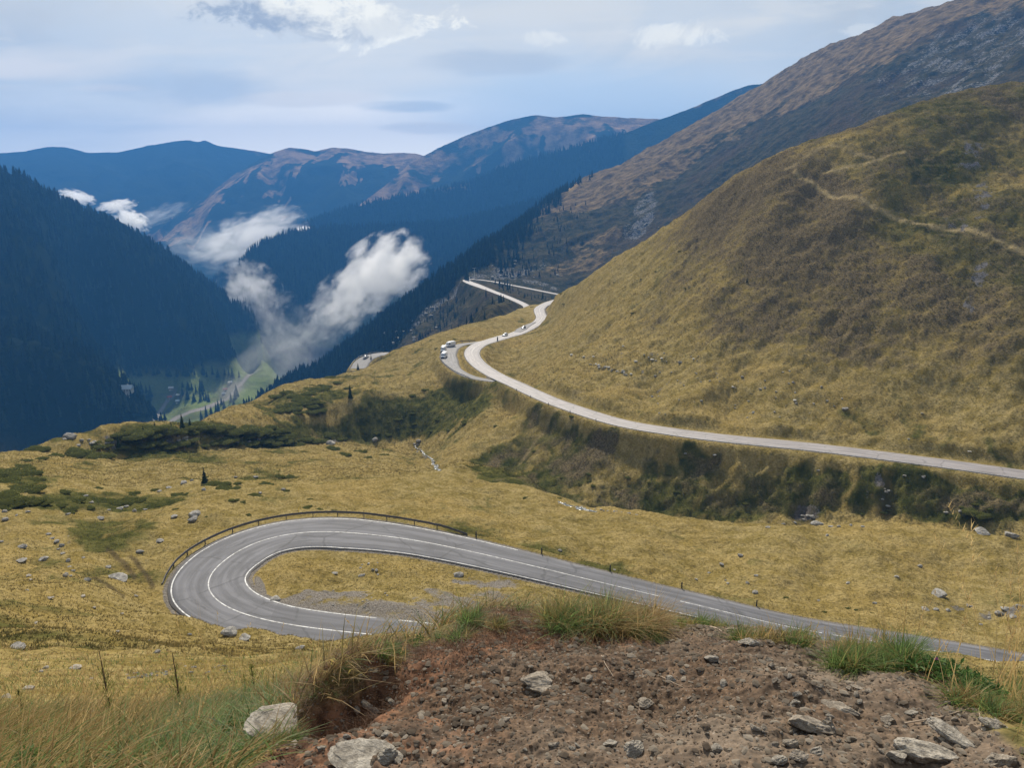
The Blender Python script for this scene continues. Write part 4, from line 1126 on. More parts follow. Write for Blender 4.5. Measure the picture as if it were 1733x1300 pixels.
# ------------------------------------------------------------------ roads
def road_mesh(name, C, HW, mat, label, crown=0.03, nx=9, mark=()):
    T = np.gradient(C, axis=0); T[:, 2] = 0; T /= np.linalg.norm(T, axis=1)[:, None]
    N = np.stack([T[:, 1], -T[:, 0], np.zeros(len(T))], 1)
    t_ = np.linspace(-1, 1, nx)
    n = len(C)
    wobble = 1 + 0.03 * fbm(np.arange(n) / 6.0, np.zeros(n), 2, 0.5, 77)
    W = (HW * wobble)[:, None, None] * t_[None, :, None]
    Pp = C[:, None, :] + N[:, None, :] * W
    Pp[..., 2] += crown * (1 - t_[None, :] ** 2) + 0.02
    # skirt so that the sheet has an edge
    Sk0 = Pp[:, :1, :] - N[:, None, :] * 0.05; Sk0[..., 2] -= 0.16
    Sk1 = Pp[:, -1:, :] + N[:, None, :] * 0.05; Sk1[..., 2] -= 0.16
    Pf = np.concatenate([Sk0, Pp, Sk1], 1)
    o = mesh_obj(name, Pf.reshape(-1, 3), grid_faces(n, nx + 2), mat)
    d = np.r_[0, np.cumsum(np.linalg.norm(np.diff(C, axis=0), axis=1))]
    al = np.broadcast_to(d[:, None], (n, nx + 2)); ac = np.broadcast_to(np.r_[-1, t_, 1][None, :], (n, nx + 2))
    set_attr(o.data, 'along', al, ac, al * 0)
    tag(o, label, None, None, 'structure')
    return o, N, d
def marking(C, HW, N, d, off_frac, width, spans, label, crown=0.03):
    """painted line riding 8 mm above the asphalt"""
    P_, F_ = [], []
    for (a, b) in spans:
        k = np.nonzero((d >= a * d[-1]) & (d <= b * d[-1]))[0]
        if len(k) < 2: continue
        base_i = len(P_) * 1
        cen = C[k] + N[k] * (HW[k] * off_frac)[:, None]
        z = crown * (1 - off_frac ** 2) + 0.02 + 0.012
        i0 = sum(len(x) for x in P_)
        l_ = cen - N[k] * width / 2; r_ = cen + N[k] * width / 2
        l_[:, 2] += z; r_[:, 2] += z
        P_.append(np.concatenate([l_, r_]))
        i = np.arange(len(k) - 1) + i0
        F_.append(np.stack([i, i + len(k), i + len(k) + 1, i + 1], 1))
    o = mesh_obj("road_marking", np.concatenate(P_), np.concatenate(F_), M_paint)
    return tag(o, label, None, None, 'structure')
ro, N_h, d_h = road_mesh("road", C_HAIR, HW_HAIR, M_asph, "grey asphalt road curling round the near hairpin bend")
marking(C_HAIR, HW_HAIR, N_h, d_h, 0.0, 0.13, [(0, 0.62), (0.63, 0.74), (0.745, 1.0)], "white centre line on the near hairpin")
side_out = -0.93
marking(C_HAIR, HW_HAIR, N_h, d_h, -0.91, 0.14, [(0.165, 0.50)], "white outer edge line on the near hairpin")
marking(C_HAIR, HW_HAIR, N_h, d_h, 0.93, 0.13, [(0.0, 0.04), (0.05, 0.66)], "white inner edge line on the near hairpin")
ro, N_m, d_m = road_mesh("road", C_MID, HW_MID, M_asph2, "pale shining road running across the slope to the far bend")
marking(C_MID, HW_MID, N_m, d_m, 0.0, 0.14, [(0.50, 0.78), (0.80, 1.0)], "faint centre line on the middle road")
marking(C_MID, HW_MID, N_m, d_m, 0.95, 0.16, [(0.40, 0.70)], "white edge line round the middle bend")
marking(C_MID, HW_MID, N_m, d_m, -0.95, 0.12, [(0.0, 0.95)], "thin edge line along the middle road")
road_mesh("side_road", C_LAY, HW_LAY, M_asph3, "grey lay-by loop where the vans are parked", 0.0)
road_mesh("side_road", C_PULL, HW_PULL, M_asph3, "grey pull-off beside the middle road", 0.0)
road_mesh("side_road", C_CORNER, HW_CORNER, M_asph3, "corner of a lower bend seen past the grassy shoulder", 0.0)
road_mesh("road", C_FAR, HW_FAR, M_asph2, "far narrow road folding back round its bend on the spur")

# ------------------------------------------------------------------ batches: many small pieces in one mesh (for what nobody could count)
def set_float(me, name, vals):
    a = me.attributes.new(name, 'FLOAT', 'POINT')
    a.data.foreach_set('value', np.asarray(vals, dtype=np.float32).ravel())
def batch(tv, tf, pos, scale, rotz, lean=None, squash=None):
    """template verts (k,3), faces (m,q) stamped at pos (n,3)"""
    n = len(pos)
    c, s = np.cos(rotz), np.sin(rotz)
    sc = scale if scale.ndim == 2 else np.stack([scale, scale, scale], 1)
    x = tv[None, :, 0] * sc[:, 0:1]; y = tv[None, :, 1] * sc[:, 1:2]; z = tv[None, :, 2] * sc[:, 2:3]
    xx = x * c[:, None] - y * s[:, None]; yy = x * s[:, None] + y * c[:, None]
    if lean is not None:
        xx = xx + z * lean[:, 0:1]; yy = yy + z * lean[:, 1:2]
    V_ = np.stack([xx + pos[:, 0:1], yy + pos[:, 1:2], z + pos[:, 2:3]], -1).reshape(-1, 3)
    F_ = (tf[None] + (np.arange(n) * len(tv))[:, None, None]).reshape(-1, tf.shape[1])
    return V_, F_
def cone_tree(tiers, sides, seed, r0=0.17):
    r_ = np.random.default_rng(seed)
    vs, fs = [], []
    for k in range(tiers):
        f = k / tiers
        zb = 0.06 + 0.94 * f ** 0.92; zt = min(1.0, zb + 1.45 / tiers * (1.0 - 0.25 * f))
        if k == tiers - 1: zt = 1.0
        rad = r0 * (1 - f) ** 0.85 + 0.012
        i0 = len(vs)
        vs.append((r_.normal(0, .006), r_.normal(0, .006), zt))
        for q in range(sides):
            a = 2 * math.pi * (q + 0.5 * (k % 2)) / sides + r_.normal(0, 0.12)
            rr = rad * (1.0 if q % 2 else 0.62) * r_.uniform(0.8, 1.2)
            vs.append((rr * math.cos(a), rr * math.sin(a), zb - 0.045 * (1 if q % 2 else 0) + r_.normal(0, 0.008)))
        for q in range(sides):
            fs.append((i0, i0 + 1 + q, i0 + 1 + (q + 1) % sides))
    return np.array(vs), np.array(fs)
def forest(name, pts, h, mat, label, tiers=4, sides=8, seed=1):
    V_all, F_all_, T_all = [], [], []
    off = 0
    n = len(pts)
    for var in range(3):
        k = np.arange(var, n, 3)
        tv, tf = cone_tree(tiers, sides, seed + var, 0.15 + 0.025 * var)
        hh = h[k]
        sc = np.stack([hh * rng.uniform(0.85, 1.25, len(k)), hh * rng.uniform(0.85, 1.25, len(k)), hh], 1)
        V_, F_ = batch(tv, tf, pts[k], sc, rng.uniform(0, 6.28, len(k)), rng.normal(0, 0.02, (len(k), 2)))
        V_all.append(V_); F_all_.append(F_ + off); off += len(V_)
        T_all.append(np.repeat(np.clip(rng.normal(0.45, 0.28, len(k)), 0, 1), len(tv)))
    o = mesh_obj(name, np.concatenate(V_all), np.concatenate(F_all_), mat, smooth=False)
    set_float(o.data, 'tone', np.concatenate(T_all))
    return tag(o, label, None, None, 'stuff')
def sample_grid(Xg, Yg, Zg, mask, n, jitter=0.5):
    """n points spread over a sheet in proportion to ground area times mask"""
    P = np.stack([Xg, Yg, Zg], -1)
    e1 = P[1:, :-1] - P[:-1, :-1]; e2 = P[:-1, 1:] - P[:-1, :-1]
    ar = np.abs(e1[..., 0] * e2[..., 1] - e1[..., 1] * e2[..., 0])
    wgt = (ar * mask[:-1, :-1]).ravel()
    cum = np.cumsum(wgt)
    if cum[-1] <= 0: return np.zeros((0, 3)), np.zeros(0, int)
    q = np.searchsorted(cum, rng.uniform(0, cum[-1], n))
    i, j = np.unravel_index(q, ar.shape)
    a, b = rng.uniform(0, 1, (n, 1)), rng.uniform(0, 1, (n, 1))
    p = P[i, j] + e1[i, j] * a + e2[i, j] * b
    return p, (i, j)

# forests
vis = (np.abs(np.arctan2(X2, Y2)) < R(42))
p, _ = sample_grid(X2, Y2, Z2, (forest_m * (0.25 + 0.75 * sst(nB + 0.6 * nA, -0.6, 0.2)) * vis * left_for), 19000)
forest("forest", p, rng.uniform(8, 23, len(p)), M_farneedle, "dense dark spruce forest covering the left mountainside", 4, 8, 11)
p, _ = sample_grid(X2, Y2, Z2, np.clip(forest_m * vis * np.maximum(spur_for, high_for) * (1 - behind), 0, 1), 7000)
forest("forest", p, rng.uniform(8, 17, len(p)), M_farneedle, "spruce forest along the edge of the spur below the far bend", 4, 8, 21)
sparse = np.clip((ell(U2, V2, 880, 430, 130, 60, -30) * 0.5 + ell(U2, V2, 720, 560, 90, 70, -30) * 0.8 + 0.25 * ell(U2, V2, 860, 540, 100, 40)) * (R2 > 560) * (R2 < 1500) * (1 - sst(RD2, 12, 4)), 0, 1) * sst(nB, -0.2, 0.5)
p, _ = sample_grid(X2, Y2, Z2, sparse * (RD2 > 8), 1100)
forest("forest", p, rng.uniform(2.5, 8, len(p)), M_farneedle, "scattered spruces thinning out on the slopes by the far bend", 4, 8, 31)
V_e = ridge_objs[4][1]
p, _ = sample_grid(V_e[:, 100:210, 0], V_e[:, 100:210, 1], V_e[:, 100:210, 2], np.ones(V_e[:, 100:210, 0].shape), 13000)
forest("forest", p, rng.uniform(13, 24, len(p)), M_farneedle, "spruce forest on the dark ridge beyond the valley cloud", 3, 6, 41)
V_d = ridge_objs[3][1]
p, _ = sample_grid(V_d[:240, 112:190, 0], V_d[:240, 112:190, 1], V_d[:240, 112:190, 2], np.ones(V_d[:240, 112:190, 0].shape), 9000)
forest("forest", p, rng.uniform(14, 24, len(p)), M_farneedle, "far forest on the long blue ridge", 2, 6, 51)

# ------------------------------------------------------------------ single spruces: trunk and crown
def spruce_proto(seed, tiers=15, fullness=1.0, name="spruce_tree"):
    r_ = np.random.default_rng(seed)
    root = empty(name)
    tv, tf = [], []
    k = 7
    for q in range(5):
        f = q / 4
        for s_ in range(k):
            a = 2 * math.pi * s_ / k
            rad = 0.022 * (1 - f) + 0.003
            tv.append((rad * math.cos(a), rad * math.sin(a), -0.03 + 0.99 * f))
    for q in range(4):
        for s_ in range(k):
            tf.append((q * k + s_, q * k + (s_ + 1) % k, (q + 1) * k + (s_ + 1) % k, (q + 1) * k + s_))
    mesh_obj("trunk", tv, tf, M_bark, root)
    vs, fs, tone = [], [], []
    for q in range(tiers):
        f = q / (tiers - 1)
        z0 = 0.10 + 0.87 * f
        L_ = (0.205 * (1 - f) ** 0.8 + 0.012) * fullness
        nb_ = int(11 - 5 * f)
        for b in range(nb_):
            a = 2 * math.pi * (b + r_.uniform(-0.35, 0.35)) / nb_ + q * 0.7
            l_ = L_ * r_.uniform(0.65, 1.2)
            zz_ = z0 + r_.normal(0, 0.012)
            droop = 0.36 * l_ + 0.01
            wd_ = l_ * 0.30 + 0.008
            ca, sa = math.cos(a), math.sin(a)
            i0 = len(vs)
            tn = float(np.clip(r_.normal(0.45, 0.25), 0, 1))
            for (d_, w_, dz) in ((0.0, 0.0, 0.02), (0.5, wd_, -droop * 0.35), (0.5, -wd_, -droop * 0.35), (1.0, 0.0, -droop + 0.02 * r_.random()), (0.5, 0.0, 0.018 - droop * 0.2)):
                x = d_ * l_
                vs.append((x * ca - w_ * sa, x * sa + w_ * ca, zz_ + dz)); tone.append(tn)
            fs += [(i0, i0 + 1, i0 + 4), (i0, i0 + 4, i0 + 2), (i0 + 1, i0 + 3, i0 + 4), (i0 + 4, i0 + 3, i0 + 2)]
    # leader
    i0 = len(vs)
    for (dx, dy, z) in ((0.012, 0, 0.94), (-0.006, 0.01, 0.94), (-0.006, -0.01, 0.94), (0, 0, 1.03)):
        vs.append((dx, dy, z)); tone.append(0.5)
    fs += [(i0, i0 + 1, i0 + 3), (i0 + 1, i0 + 2, i0 + 3), (i0 + 2, i0, i0 + 3)]
    cr = mesh_obj("crown", vs, fs, M_needle, root, smooth=False)
    set_float(cr.data, 'tone', tone)
    return root
spruces = [spruce_proto(5, 15, 1.0), spruce_proto(6, 17, 0.85), spruce_proto(9, 13, 1.2)]
used_proto = set()
def place_tree(p, h, label, group, k, lean=0.0, cat="tree", wide=1.0):
    if k not in used_proto:
        o = spruces[k]; used_proto.add(k)
    else:
        o = copy_tree(spruces[k])
    o.location = p; o.scale = (h * wide, h * wide, h)
    o.rotation_euler = (lean, 0, random.uniform(0, 6.28))
    for key in ('group',):
        if key in o.keys(): del o[key]
    return tag(o, label, cat, group)
def px_h(p, n):            # n pixels of the photograph, at p, in metres
    return n * p.length / 1300.0 * 1.0
# named single trees on the near ground (pixel of the foot, height in pixels)
for (u, v, hp, lab, k) in ((593, 674, 24, "dark spruce standing alone on the grassy shoulder below the lay-by", 0),
                           (347, 818, 26, "small bushy spruce alone in the meadow above the hairpin", 2),
                           (201, 757, 20, "dark little spruce against the rocky ledge at the meadow edge", 1),
                           (309, 726, 26, "taller spruce of the pair breaking the skyline of the green ledge", 0),
                           (322, 725, 18, "shorter spruce of the pair breaking the skyline of the green ledge", 2),
                           (290, 724, 10, "tiny spruce just left of the pair on the green ledge", 1),
                           (243, 735, 14, "low spruce on top of the ledge beside grey rocks", 2),
                           (262, 725, 12, "stubby spruce on the crest of the ledge above the valley track", 1),
                           (36, 762, 26, "spruce at the far left end of the meadow, dark forest behind", 0),
                           (628, 608, 9, "small spruce at the corner of the lower bend", 1),
                           (606, 626, 12, "spruce at the outer kerb of the lower bend", 2),
                           (1264, 478, 9, "dark bush-like spruce alone on the skyline spur of the hill", 2),
                           (480, 668, 12, "spruce where the grassy shoulder meets the wooded spur", 1)):
    q = ground_at(u, v, 60)
    if q: place_tree(q, px_h(q, hp), lab, None, k)
# small firs along the upper arm of the far bend
for i, u in enumerate((852, 858, 861, 868, 882, 889, 893, 899, 905, 911, 917, 923, 929, 934, 845)):
    q = ground2_at(u, 489 + 0.19 * (u - 850) + random.uniform(0, 7))
    if q: place_tree(q, px_h(q, random.uniform(5, 9)), "small dark fir between the two arms of the far bend", "firs between the arms of the far bend", i % 3)
# trees on the valley floor and foot of the forest, tall dark groups
for grp, lab, spots in (
    ("spruces left of the long chalet", "tall spruce in the stand left of the long pale-roofed chalet", [(160 + random.uniform(-14, 34), 660 + random.uniform(-4, 40)) for _ in range(16)]),
    ("spruces right of the long chalet", "tall spruce in the stand between the long chalet and the valley track", [(228 + random.uniform(0, 32), 668 + random.uniform(-3, 36)) for _ in range(20)]),
    ("spruces in front of the long chalet", "spruce in the dark belt in front of the long chalet", [(196 + random.uniform(0, 50), 694 + random.uniform(-4, 16)) for _ in range(14)]),
    ("spruces by the valley houses", "spruce in the grove right of the houses by the valley track", [(308 + random.uniform(0, 46), 668 + random.uniform(-12, 14)) for _ in range(20)]),
    ("spruces on the near bank of the valley stream", "spruce on the near bank of the valley stream", [(342 + t * 62 + random.uniform(-6, 6), 716 - t * 44 + random.uniform(-5, 5)) for t in np.linspace(0, 1, 16)]),
    ("spruces at the foot of the forested hill", "spruce along the upper edge of the valley clearing", [(215 + t * 190 + random.uniform(-5, 5), 640 + random.uniform(-5, 3)) for t in np.linspace(0, 1, 22)]),
    ("spruces on the skyline of the wooded spur", "spruce standing out along the edge of the wooded spur", [(np.interp(v, [455, 470, 500, 520, 550, 580, 606, 634], [775, 752, 712, 683, 644, 604, 568, 525]) + random.uniform(1, 16), v + random.uniform(0, 8)) for v in np.linspace(462, 636, 46)])):
    for i, (u, v) in enumerate(spots):
        q = ground2_at(u, v, 820)
        if q is None or q.y > 1900: continue
        place_tree(q, random.uniform(12, 23) if 'skyline' not in grp else random.uniform(10, 19), lab, grp, i % 3, 0, "tree", random.uniform(0.8, 1.1))
# spruces standing up along the crest of the left hill
for i, t in enumerate(np.linspace(0, 1, 40)):
    u = 60 + t * 380 + random.uniform(-4, 4)
    vcr = np.interp(u, [p[0] for p in LEFT], [p[1] for p in LEFT])
    q = None
    for dv in (0, 2, 4, 7, 10, 14, 20):
        q = ground2_at(u, vcr + dv, 1200, 2100)
        if q: break
    if q: place_tree(q, random.uniform(15, 26), "spruce breaking the skyline of the forested left hill", "spruces on the skyline of the left hill", i % 3)

# ------------------------------------------------------------------ rocks
def rock_mesh_data(seed, sub=2, flat=0.6, cuts=9, rough=0.05, elong=1.0):
    import bmesh
    r_ = np.random.default_rng(seed)
    bm = bmesh.new()
    bmesh.ops.create_icosphere(bm, subdivisions=sub, radius=1.0)
    v_ = np.array([x.co for x in bm.verts])
    for _ in range(cuts):
        n_ = r_.normal(0, 1, 3); n_ /= np.linalg.norm(n_)
        d_ = r_.uniform(0.48, 0.85)
        dot = v_ @ n_
        v_ = v_ - np.maximum(dot - d_, 0)[:, None] * n_[None] * 0.97
    v_ += rough * np.stack([fbm(v_[:, 0] * 3 + seed, v_[:, 1] * 3 + v_[:, 2] * 2, 3, 0.55, seed + k) for k in range(3)], 1)
    v_ *= np.array([1.0 * elong, 0.78, flat])
    # layered cleavage
    v_[:, 2] += 0.03 * flat * np.sign(np.sin(v_[:, 2] * 22 / flat + v_[:, 0] * 2))
    v_ /= np.abs(v_[:, 0]).max()
    f_ = [tuple(x.index for x in f.verts) for f in bm.faces]
    bm.free()
    return v_, f_
rock_protos = {}
def rock(seed, loc, width, label, group=None, name="rock", mat=None, sub=2, flat=0.6, rz=None, tilt=(0.0, 0.0), sink=0.3, elong=1.0, cat="rock", smooth=False):
    mat = mat or M_boulder
    key = (seed, sub, flat, mat.name, elong)
    if key not in rock_protos:
        v_, f_ = rock_mesh_data(seed, sub, flat, 9, 0.05 if sub < 4 else 0.06, elong)
        o = mesh_obj(name, v_, f_, mat, smooth=smooth)
        rock_protos[key] = o
    else:
        o = rock_protos[key].copy()
        COL.objects.link(o)
        for kk in ('group',):
            if kk in o.keys(): del o[kk]
    s_ = width / 2
    o.location = (loc[0], loc[1], loc[2] + s_ * flat * (1 - sink) * 0.75)
    o.scale = (s_, s_, s_)
    o.rotation_euler = (tilt[0], tilt[1], random.uniform(0, 6.28) if rz is None else rz)
    return tag(o, label, cat, group)
ROCK_QUEUE = []
def rocks_at(spots, label, group, flat=0.55, uniq=None, mat=None, rmin=12):
    for i, (u, v, wpx) in enumerate(spots):
        q = ground_at(u, v, rmin)
        if q is not None: ROCK_QUEUE.append((wpx, 100 + i % 7, q, px_h(q, wpx) * (0.66 if wpx > 9 else 1.05), label, group, (0.32, 0.42, 0.6)[i % 3], mat, 0.35))
def flush_rocks(most):
    """the largest in the picture are objects of their own; the rest lie in one mesh of rubble"""
    ROCK_QUEUE.sort(key=lambda t_: -t_[0])
    for (wpx, sd, q, w_, lab, grp, fl, mat, sk) in ROCK_QUEUE[:most]:
        rock(sd, q, w_, lab, grp, flat=fl, mat=mat, sink=sk)
    V_l, F_l, off = [], [], 0
    for k, (wpx, sd, q, w_, lab, grp, fl, mat, sk) in enumerate(ROCK_QUEUE[most:]):
        v_, f_ = rock_mesh_data(100 + k % 5, 1, fl) if (k % 5, fl) not in RUB else RUB[(k % 5, fl)]
        RUB[(k % 5, fl)] = (v_, f_)
        a = random.uniform(0, 6.28); c_, s_ = math.cos(a), math.sin(a)
        P_ = v_ * (w_ / 2)
        V_l.append(np.stack([P_[:, 0] * c_ - P_[:, 1] * s_ + q[0], P_[:, 0] * s_ + P_[:, 1] * c_ + q[1], P_[:, 2] + q[2] + w_ * fl * 0.2], 1))
        F_l.append(np.array(f_) + off); off += len(v_)
    if V_l:
        tag(mesh_obj("rubble", np.concatenate(V_l), np.concatenate(F_l), M_boulder, smooth=False), "small grey rubble strewn over the slopes and along the streams", None, None, 'stuff')
RUB = {}
# single, telling boulders
for (u, v, wpx, sd, fl, lab) in ((1588, 1008, 34, 1, 0.35, "large flat slab tilted in the meadow right of the hairpin road"),
                                 (1252, 941, 14, 2, 0.6, "grey block alone in the meadow above the straight road"),
                                 (1222, 956, 11, 3, 0.5, "small pale rock below the grey block in the meadow"),
                                 (328, 873, 30, 4, 0.6, "dark overhanging boulder lying by the hairpin's outer edge"),
                                 (327, 881, 22, 12, 0.5, "pale split rock leaning under the dark overhanging boulder"),
                                 (294, 877, 15, 5, 0.55, "low grey rock just left of the dark overhanging boulder"),
                                 (170, 878, 15, 6, 0.5, "dark little rock in the green patch of the left meadow"),
                                 (238, 935, 16, 7, 0.5, "pale rock beside the muddy ruts"),
                                 (270, 918, 20, 8, 0.45, "flat rock between the ruts and the guardrail"),
                                 (38, 928, 15, 9, 0.7, "dark pointed rock low on the left meadow"),
                                 (74, 949, 18, 10, 0.55, "grey rock right of the pointed one on the left meadow"),
                                 (36, 949, 18, 11, 0.4, "flat pale rock under the pointed one on the left meadow"),
                                 (200, 981, 44, 13, 0.4, "wide heap-like outcrop of broken rock beside the ruts"),
                                 (184, 961, 11, 14, 0.6, "small rock just above the broken outcrop"),
                                 (148, 982, 14, 15, 0.5, "small grey rock in the hollow left of the broken outcrop"),
                                 (30, 1098, 30, 16, 0.45, "pale boulder half sunk in grass near the left edge"),
                                 (390, 1074, 34, 17, 0.6, "dark hollowed boulder on the brow below the hairpin"),
                                 (414, 1083, 30, 18, 0.45, "grey weathered boulder right of the hollowed one"),
                                 (264, 1106, 15, 19, 0.6, "small white boulder on the slope under the brow"),
                                 (508, 1100, 20, 20, 0.5, "flat dark rock on the grass brow right of the boulders"),
                                 (321, 1075, 8, 21, 0.6, "tiny white stone on the brow left of the boulders"),
                                 (612, 975, 15, 22, 0.5, "pale tilted rock in the grass inside the hairpin"),
                                 (637, 966, 11, 23, 0.5, "dark rock right of the pale one inside the hairpin"),
                                 (567, 971, 12, 24, 0.45, "low rock left of the pale one inside the hairpin"),
                                 (775, 975, 24, 25, 0.4, "dark broken rock near the straight road inside the hairpin"),
                                 (465, 1015, 26, 26, 0.35, "flat pale slab at the kerb inside the hairpin"),
                                 (1151, 614, 9, 27, 0.55, "dark boulder on the hill among paler stones"),
                                 (1287, 659, 8, 28, 0.6, "bluish boulder low on the hill above the middle road"),
                                 (1430, 693, 12, 29, 0.6, "pale boulder on the hill above the right part of the middle road"),
                                 (1382, 890, 24, 30, 0.6, "big grey boulder beside the gully stream"),
                                 (1663, 903, 30, 31, 0.5, "long grey boulder in the gully at the right edge"),
                                 (1710, 908, 26, 32, 0.55, "boulder in the gully nearest the right edge"),
                                 (560, 752, 22, 33, 0.5, "grey outcrop block at the foot of the dark ledge"),
                                 (635, 746, 16, 34, 0.7, "upright grey block at the head of the ditch"),
                                 (708, 748, 14, 35, 0.8, "dark boulder at the top of the white stream"),
                                 (120, 741, 26, 36, 0.6, "pale slab on the left end of the ledge"),
                                 (60, 745, 16, 37, 0.5, "grey slab at the skyline of the left ledge")):
    q = ground_at(u, v, 12)
    if q: rock(sd, q, px_h(q, wpx) * 0.85, lab, None, flat=fl * 0.8, sub=3, sink=0.35)
rocks_at([(1000 + t * 66 + random.uniform(-3, 3), 616 + t * 18 + random.uniform(-2, 3), random.uniform(3, 7)) for t in np.linspace(0, 1, 26)], "pale stone in the low row on the hill above the middle road", "row of pale stones on the hill", mat=M_pale, rmin=190)
rocks_at([(1104, 609, 8), (1098, 605, 5), (1110, 611, 5), (1120, 607, 7), (1128, 612, 5), (1090, 601, 4), (1113, 600, 4), (1124, 598, 4), (1076, 613, 7), (1055, 586, 6), (967, 601, 7), (988, 605, 6), (1005, 604, 6), (1174, 608, 6), (1180, 611, 4), (1137, 630, 5), (1117, 630, 5), (1170, 604, 4), (1182, 603, 4)], "stone in the loose scatter above the pale row on the hill", "loose stones above the row on the hill", mat=M_pale, rmin=190)
rocks_at([(1100 + random.uniform(0, 330), 628 + random.uniform(0, 80), random.uniform(2.5, 6)) for _ in range(46)], "stone lying in the grass low on the hill", "stones low on the hill", rmin=190)
rocks_at([(1240, 655, 6), (1245, 657, 4), (1275, 699, 6), (1265, 707, 5), (1345, 678, 7), (1538, 744, 5), (1640, 765, 7), (1560, 700, 5), (1390, 655, 5), (1325, 630, 5)], "pale stone higher along the road side of the hill", "pale stones along the foot of the hill", mat=M_pale, rmin=190)
rocks_at([(203, 862, 22), (185, 864, 10), (228, 866, 14), (245, 863, 12), (215, 858, 8), (8, 867, 14), (28, 873, 10), (47, 867, 13), (10, 881, 16), (3, 917, 12), (115, 871, 8), (155, 852, 12), (145, 840, 8)], "grey stone in the broken line across the left meadow", "stones across the left meadow")
rocks_at([(88, 912, 13), (95, 918, 16), (104, 925, 14), (98, 930, 10), (107, 938, 14), (115, 950, 8), (118, 960, 8), (82, 905, 8), (124, 968, 7), (140, 945, 12), (112, 972, 7), (120, 976, 6)], "grey stone in the gulley of rubble on the left meadow", "rubble stones in the left gulley")
rocks_at([(285, 826, 16), (310, 819, 22), (325, 814, 10), (432, 808, 16), (270, 832, 8), (345, 830, 8), (398, 808, 8), (440, 835, 8), (480, 830, 8)], "low stone among the shrubs of the upper meadow", "stones among the upper meadow shrubs")
rocks_at([(48, 975, 13), (52, 982, 10), (110, 976, 9), (85, 1013, 16), (140, 1010, 14), (230, 1010, 10), (46, 1000, 8), (206, 1040, 7), (160, 1030, 6), (60, 1055, 7), (252, 1085, 5), (200, 1070, 6)], "pale stone on the lower left slope", "pale stones on the lower left slope", mat=M_rock)
rocks_at([(215 + t * 70 + random.uniform(-4, 4), 1146 - t * 6 + random.uniform(-5, 5), random.uniform(4, 11)) for t in np.linspace(0, 1, 24)] + [(330 + random.uniform(-18, 60), 1133 + random.uniform(-8, 10), random.uniform(4, 9)) for _ in range(14)], "grey stone in the strip of rubble on the near left slope", "rubble on the near left slope", rmin=9)
rocks_at([(128, 1132, 28), (50, 1168, 26), (78, 1133, 16), (10, 1182, 26), (138, 1205, 24), (70, 1138, 12), (155, 1150, 14), (30, 1200, 20), (155, 1250, 30), (5, 1220, 20)], "pale stone showing through the dry grass at bottom left", "pale stones in the dry grass", mat=M_rock, rmin=6)
rocks_at([(610 + random.uniform(0, 30), 950 + random.uniform(0, 30), random.uniform(3, 7)) for _ in range(7)] + [(520 + random.uniform(0, 240), 1000 + random.uniform(0, 38), random.uniform(2, 5)) for _ in range(36)], "small stone on the gravel inside the hairpin", "stones inside the hairpin", rmin=50)
rocks_at([(1200, 970, 6), (1178, 981, 6), (1228, 983, 5), (1232, 988, 6), (1280, 975, 8), (1265, 988, 7), (1435, 988, 9), (1518, 977, 8), (1556, 960, 9), (1385, 1017, 10), (1480, 1022, 8), (1278, 1004, 18), (1040, 965, 6), (800, 925, 8), (948, 933, 8)], "small stone lying on the meadow slope beyond the straight road", "stones on the meadow beyond the straight road", rmin=80)
rocks_at([(1565, 1032, 20), (1585, 1033, 16), (1605, 1035, 14), (1640, 1026, 16), (1700, 1033, 24), (1690, 1040, 20), (1715, 1046, 22), (1660, 1058, 10), (1725, 1028, 14), (1675, 1047, 12)], "slabby grey stone of the outcrop at the right edge of the meadow", "outcrop stones at the right edge", rmin=80)
rocks_at([(700 + t * 44 + random.uniform(-5, 5), 752 + t * 42 + random.uniform(-2, 2), random.uniform(3, 7)) for t in np.linspace(0, 1, 16)] + [(945 + t * 130 + random.uniform(-4, 4), 852 + t * 22 + random.uniform(-2, 1), random.uniform(3, 7)) for t in np.linspace(0, 1, 18)] + [(1325, 888, 12), (1345, 886, 8), (1405, 892, 9), (1420, 892, 8), (1440, 890, 10), (1300, 893, 9), (1460, 892, 7), (1400, 908, 8)], "stone washed by the gully stream", "stones along the gully stream", rmin=125)
rocks_at([(100 + random.uniform(0, 90), 745 + random.uniform(-4, 12), random.uniform(7, 18)) for _ in range(12)] + [(300 + random.uniform(0, 170), 742 + random.uniform(-3, 8), random.uniform(6, 16)) for _ in range(20)], "grey rock in the face of the dark ledge", "rocks in the face of the ledge", rmin=180)
rocks_at([(1490 + random.uniform(-10, 20), 815 + random.uniform(0, 45), random.uniform(5, 10)) for _ in range(5)] + [(1362 + random.uniform(-14, 14), 858 + random.uniform(0, 26), random.uniform(5, 9)) for _ in range(5)] + [(1385, 797, 7), (1210, 772, 8), (1160, 768, 6), (1530, 806, 7), (1563, 808, 7), (1600, 868, 8), (1625, 866, 8)], "dark rock jutting from the gully bank", "rocks of the gully bank", rmin=130)
for i in range(60):        # blocks of the far slope
    u, v = random.choice([(850, 458), (870, 466), (720, 530), (690, 560), (900, 462), (1075, 385), (660, 575)])
    q = ground2_at(u + random.gauss(0, 22), v + random.gauss(0, 8), 560, 1400)
    if q:
        w_ = random.uniform(2.5, 6.0)
        ROCK_QUEUE.append((w_ * 1300 / q.length, 100 + i % 7, q, w_, "pale block on the rocky slopes round the far bend", "blocks on the far slopes", (0.45, 0.6, 0.75)[i % 3], M_rock, 0.2))
flush_rocks(240)

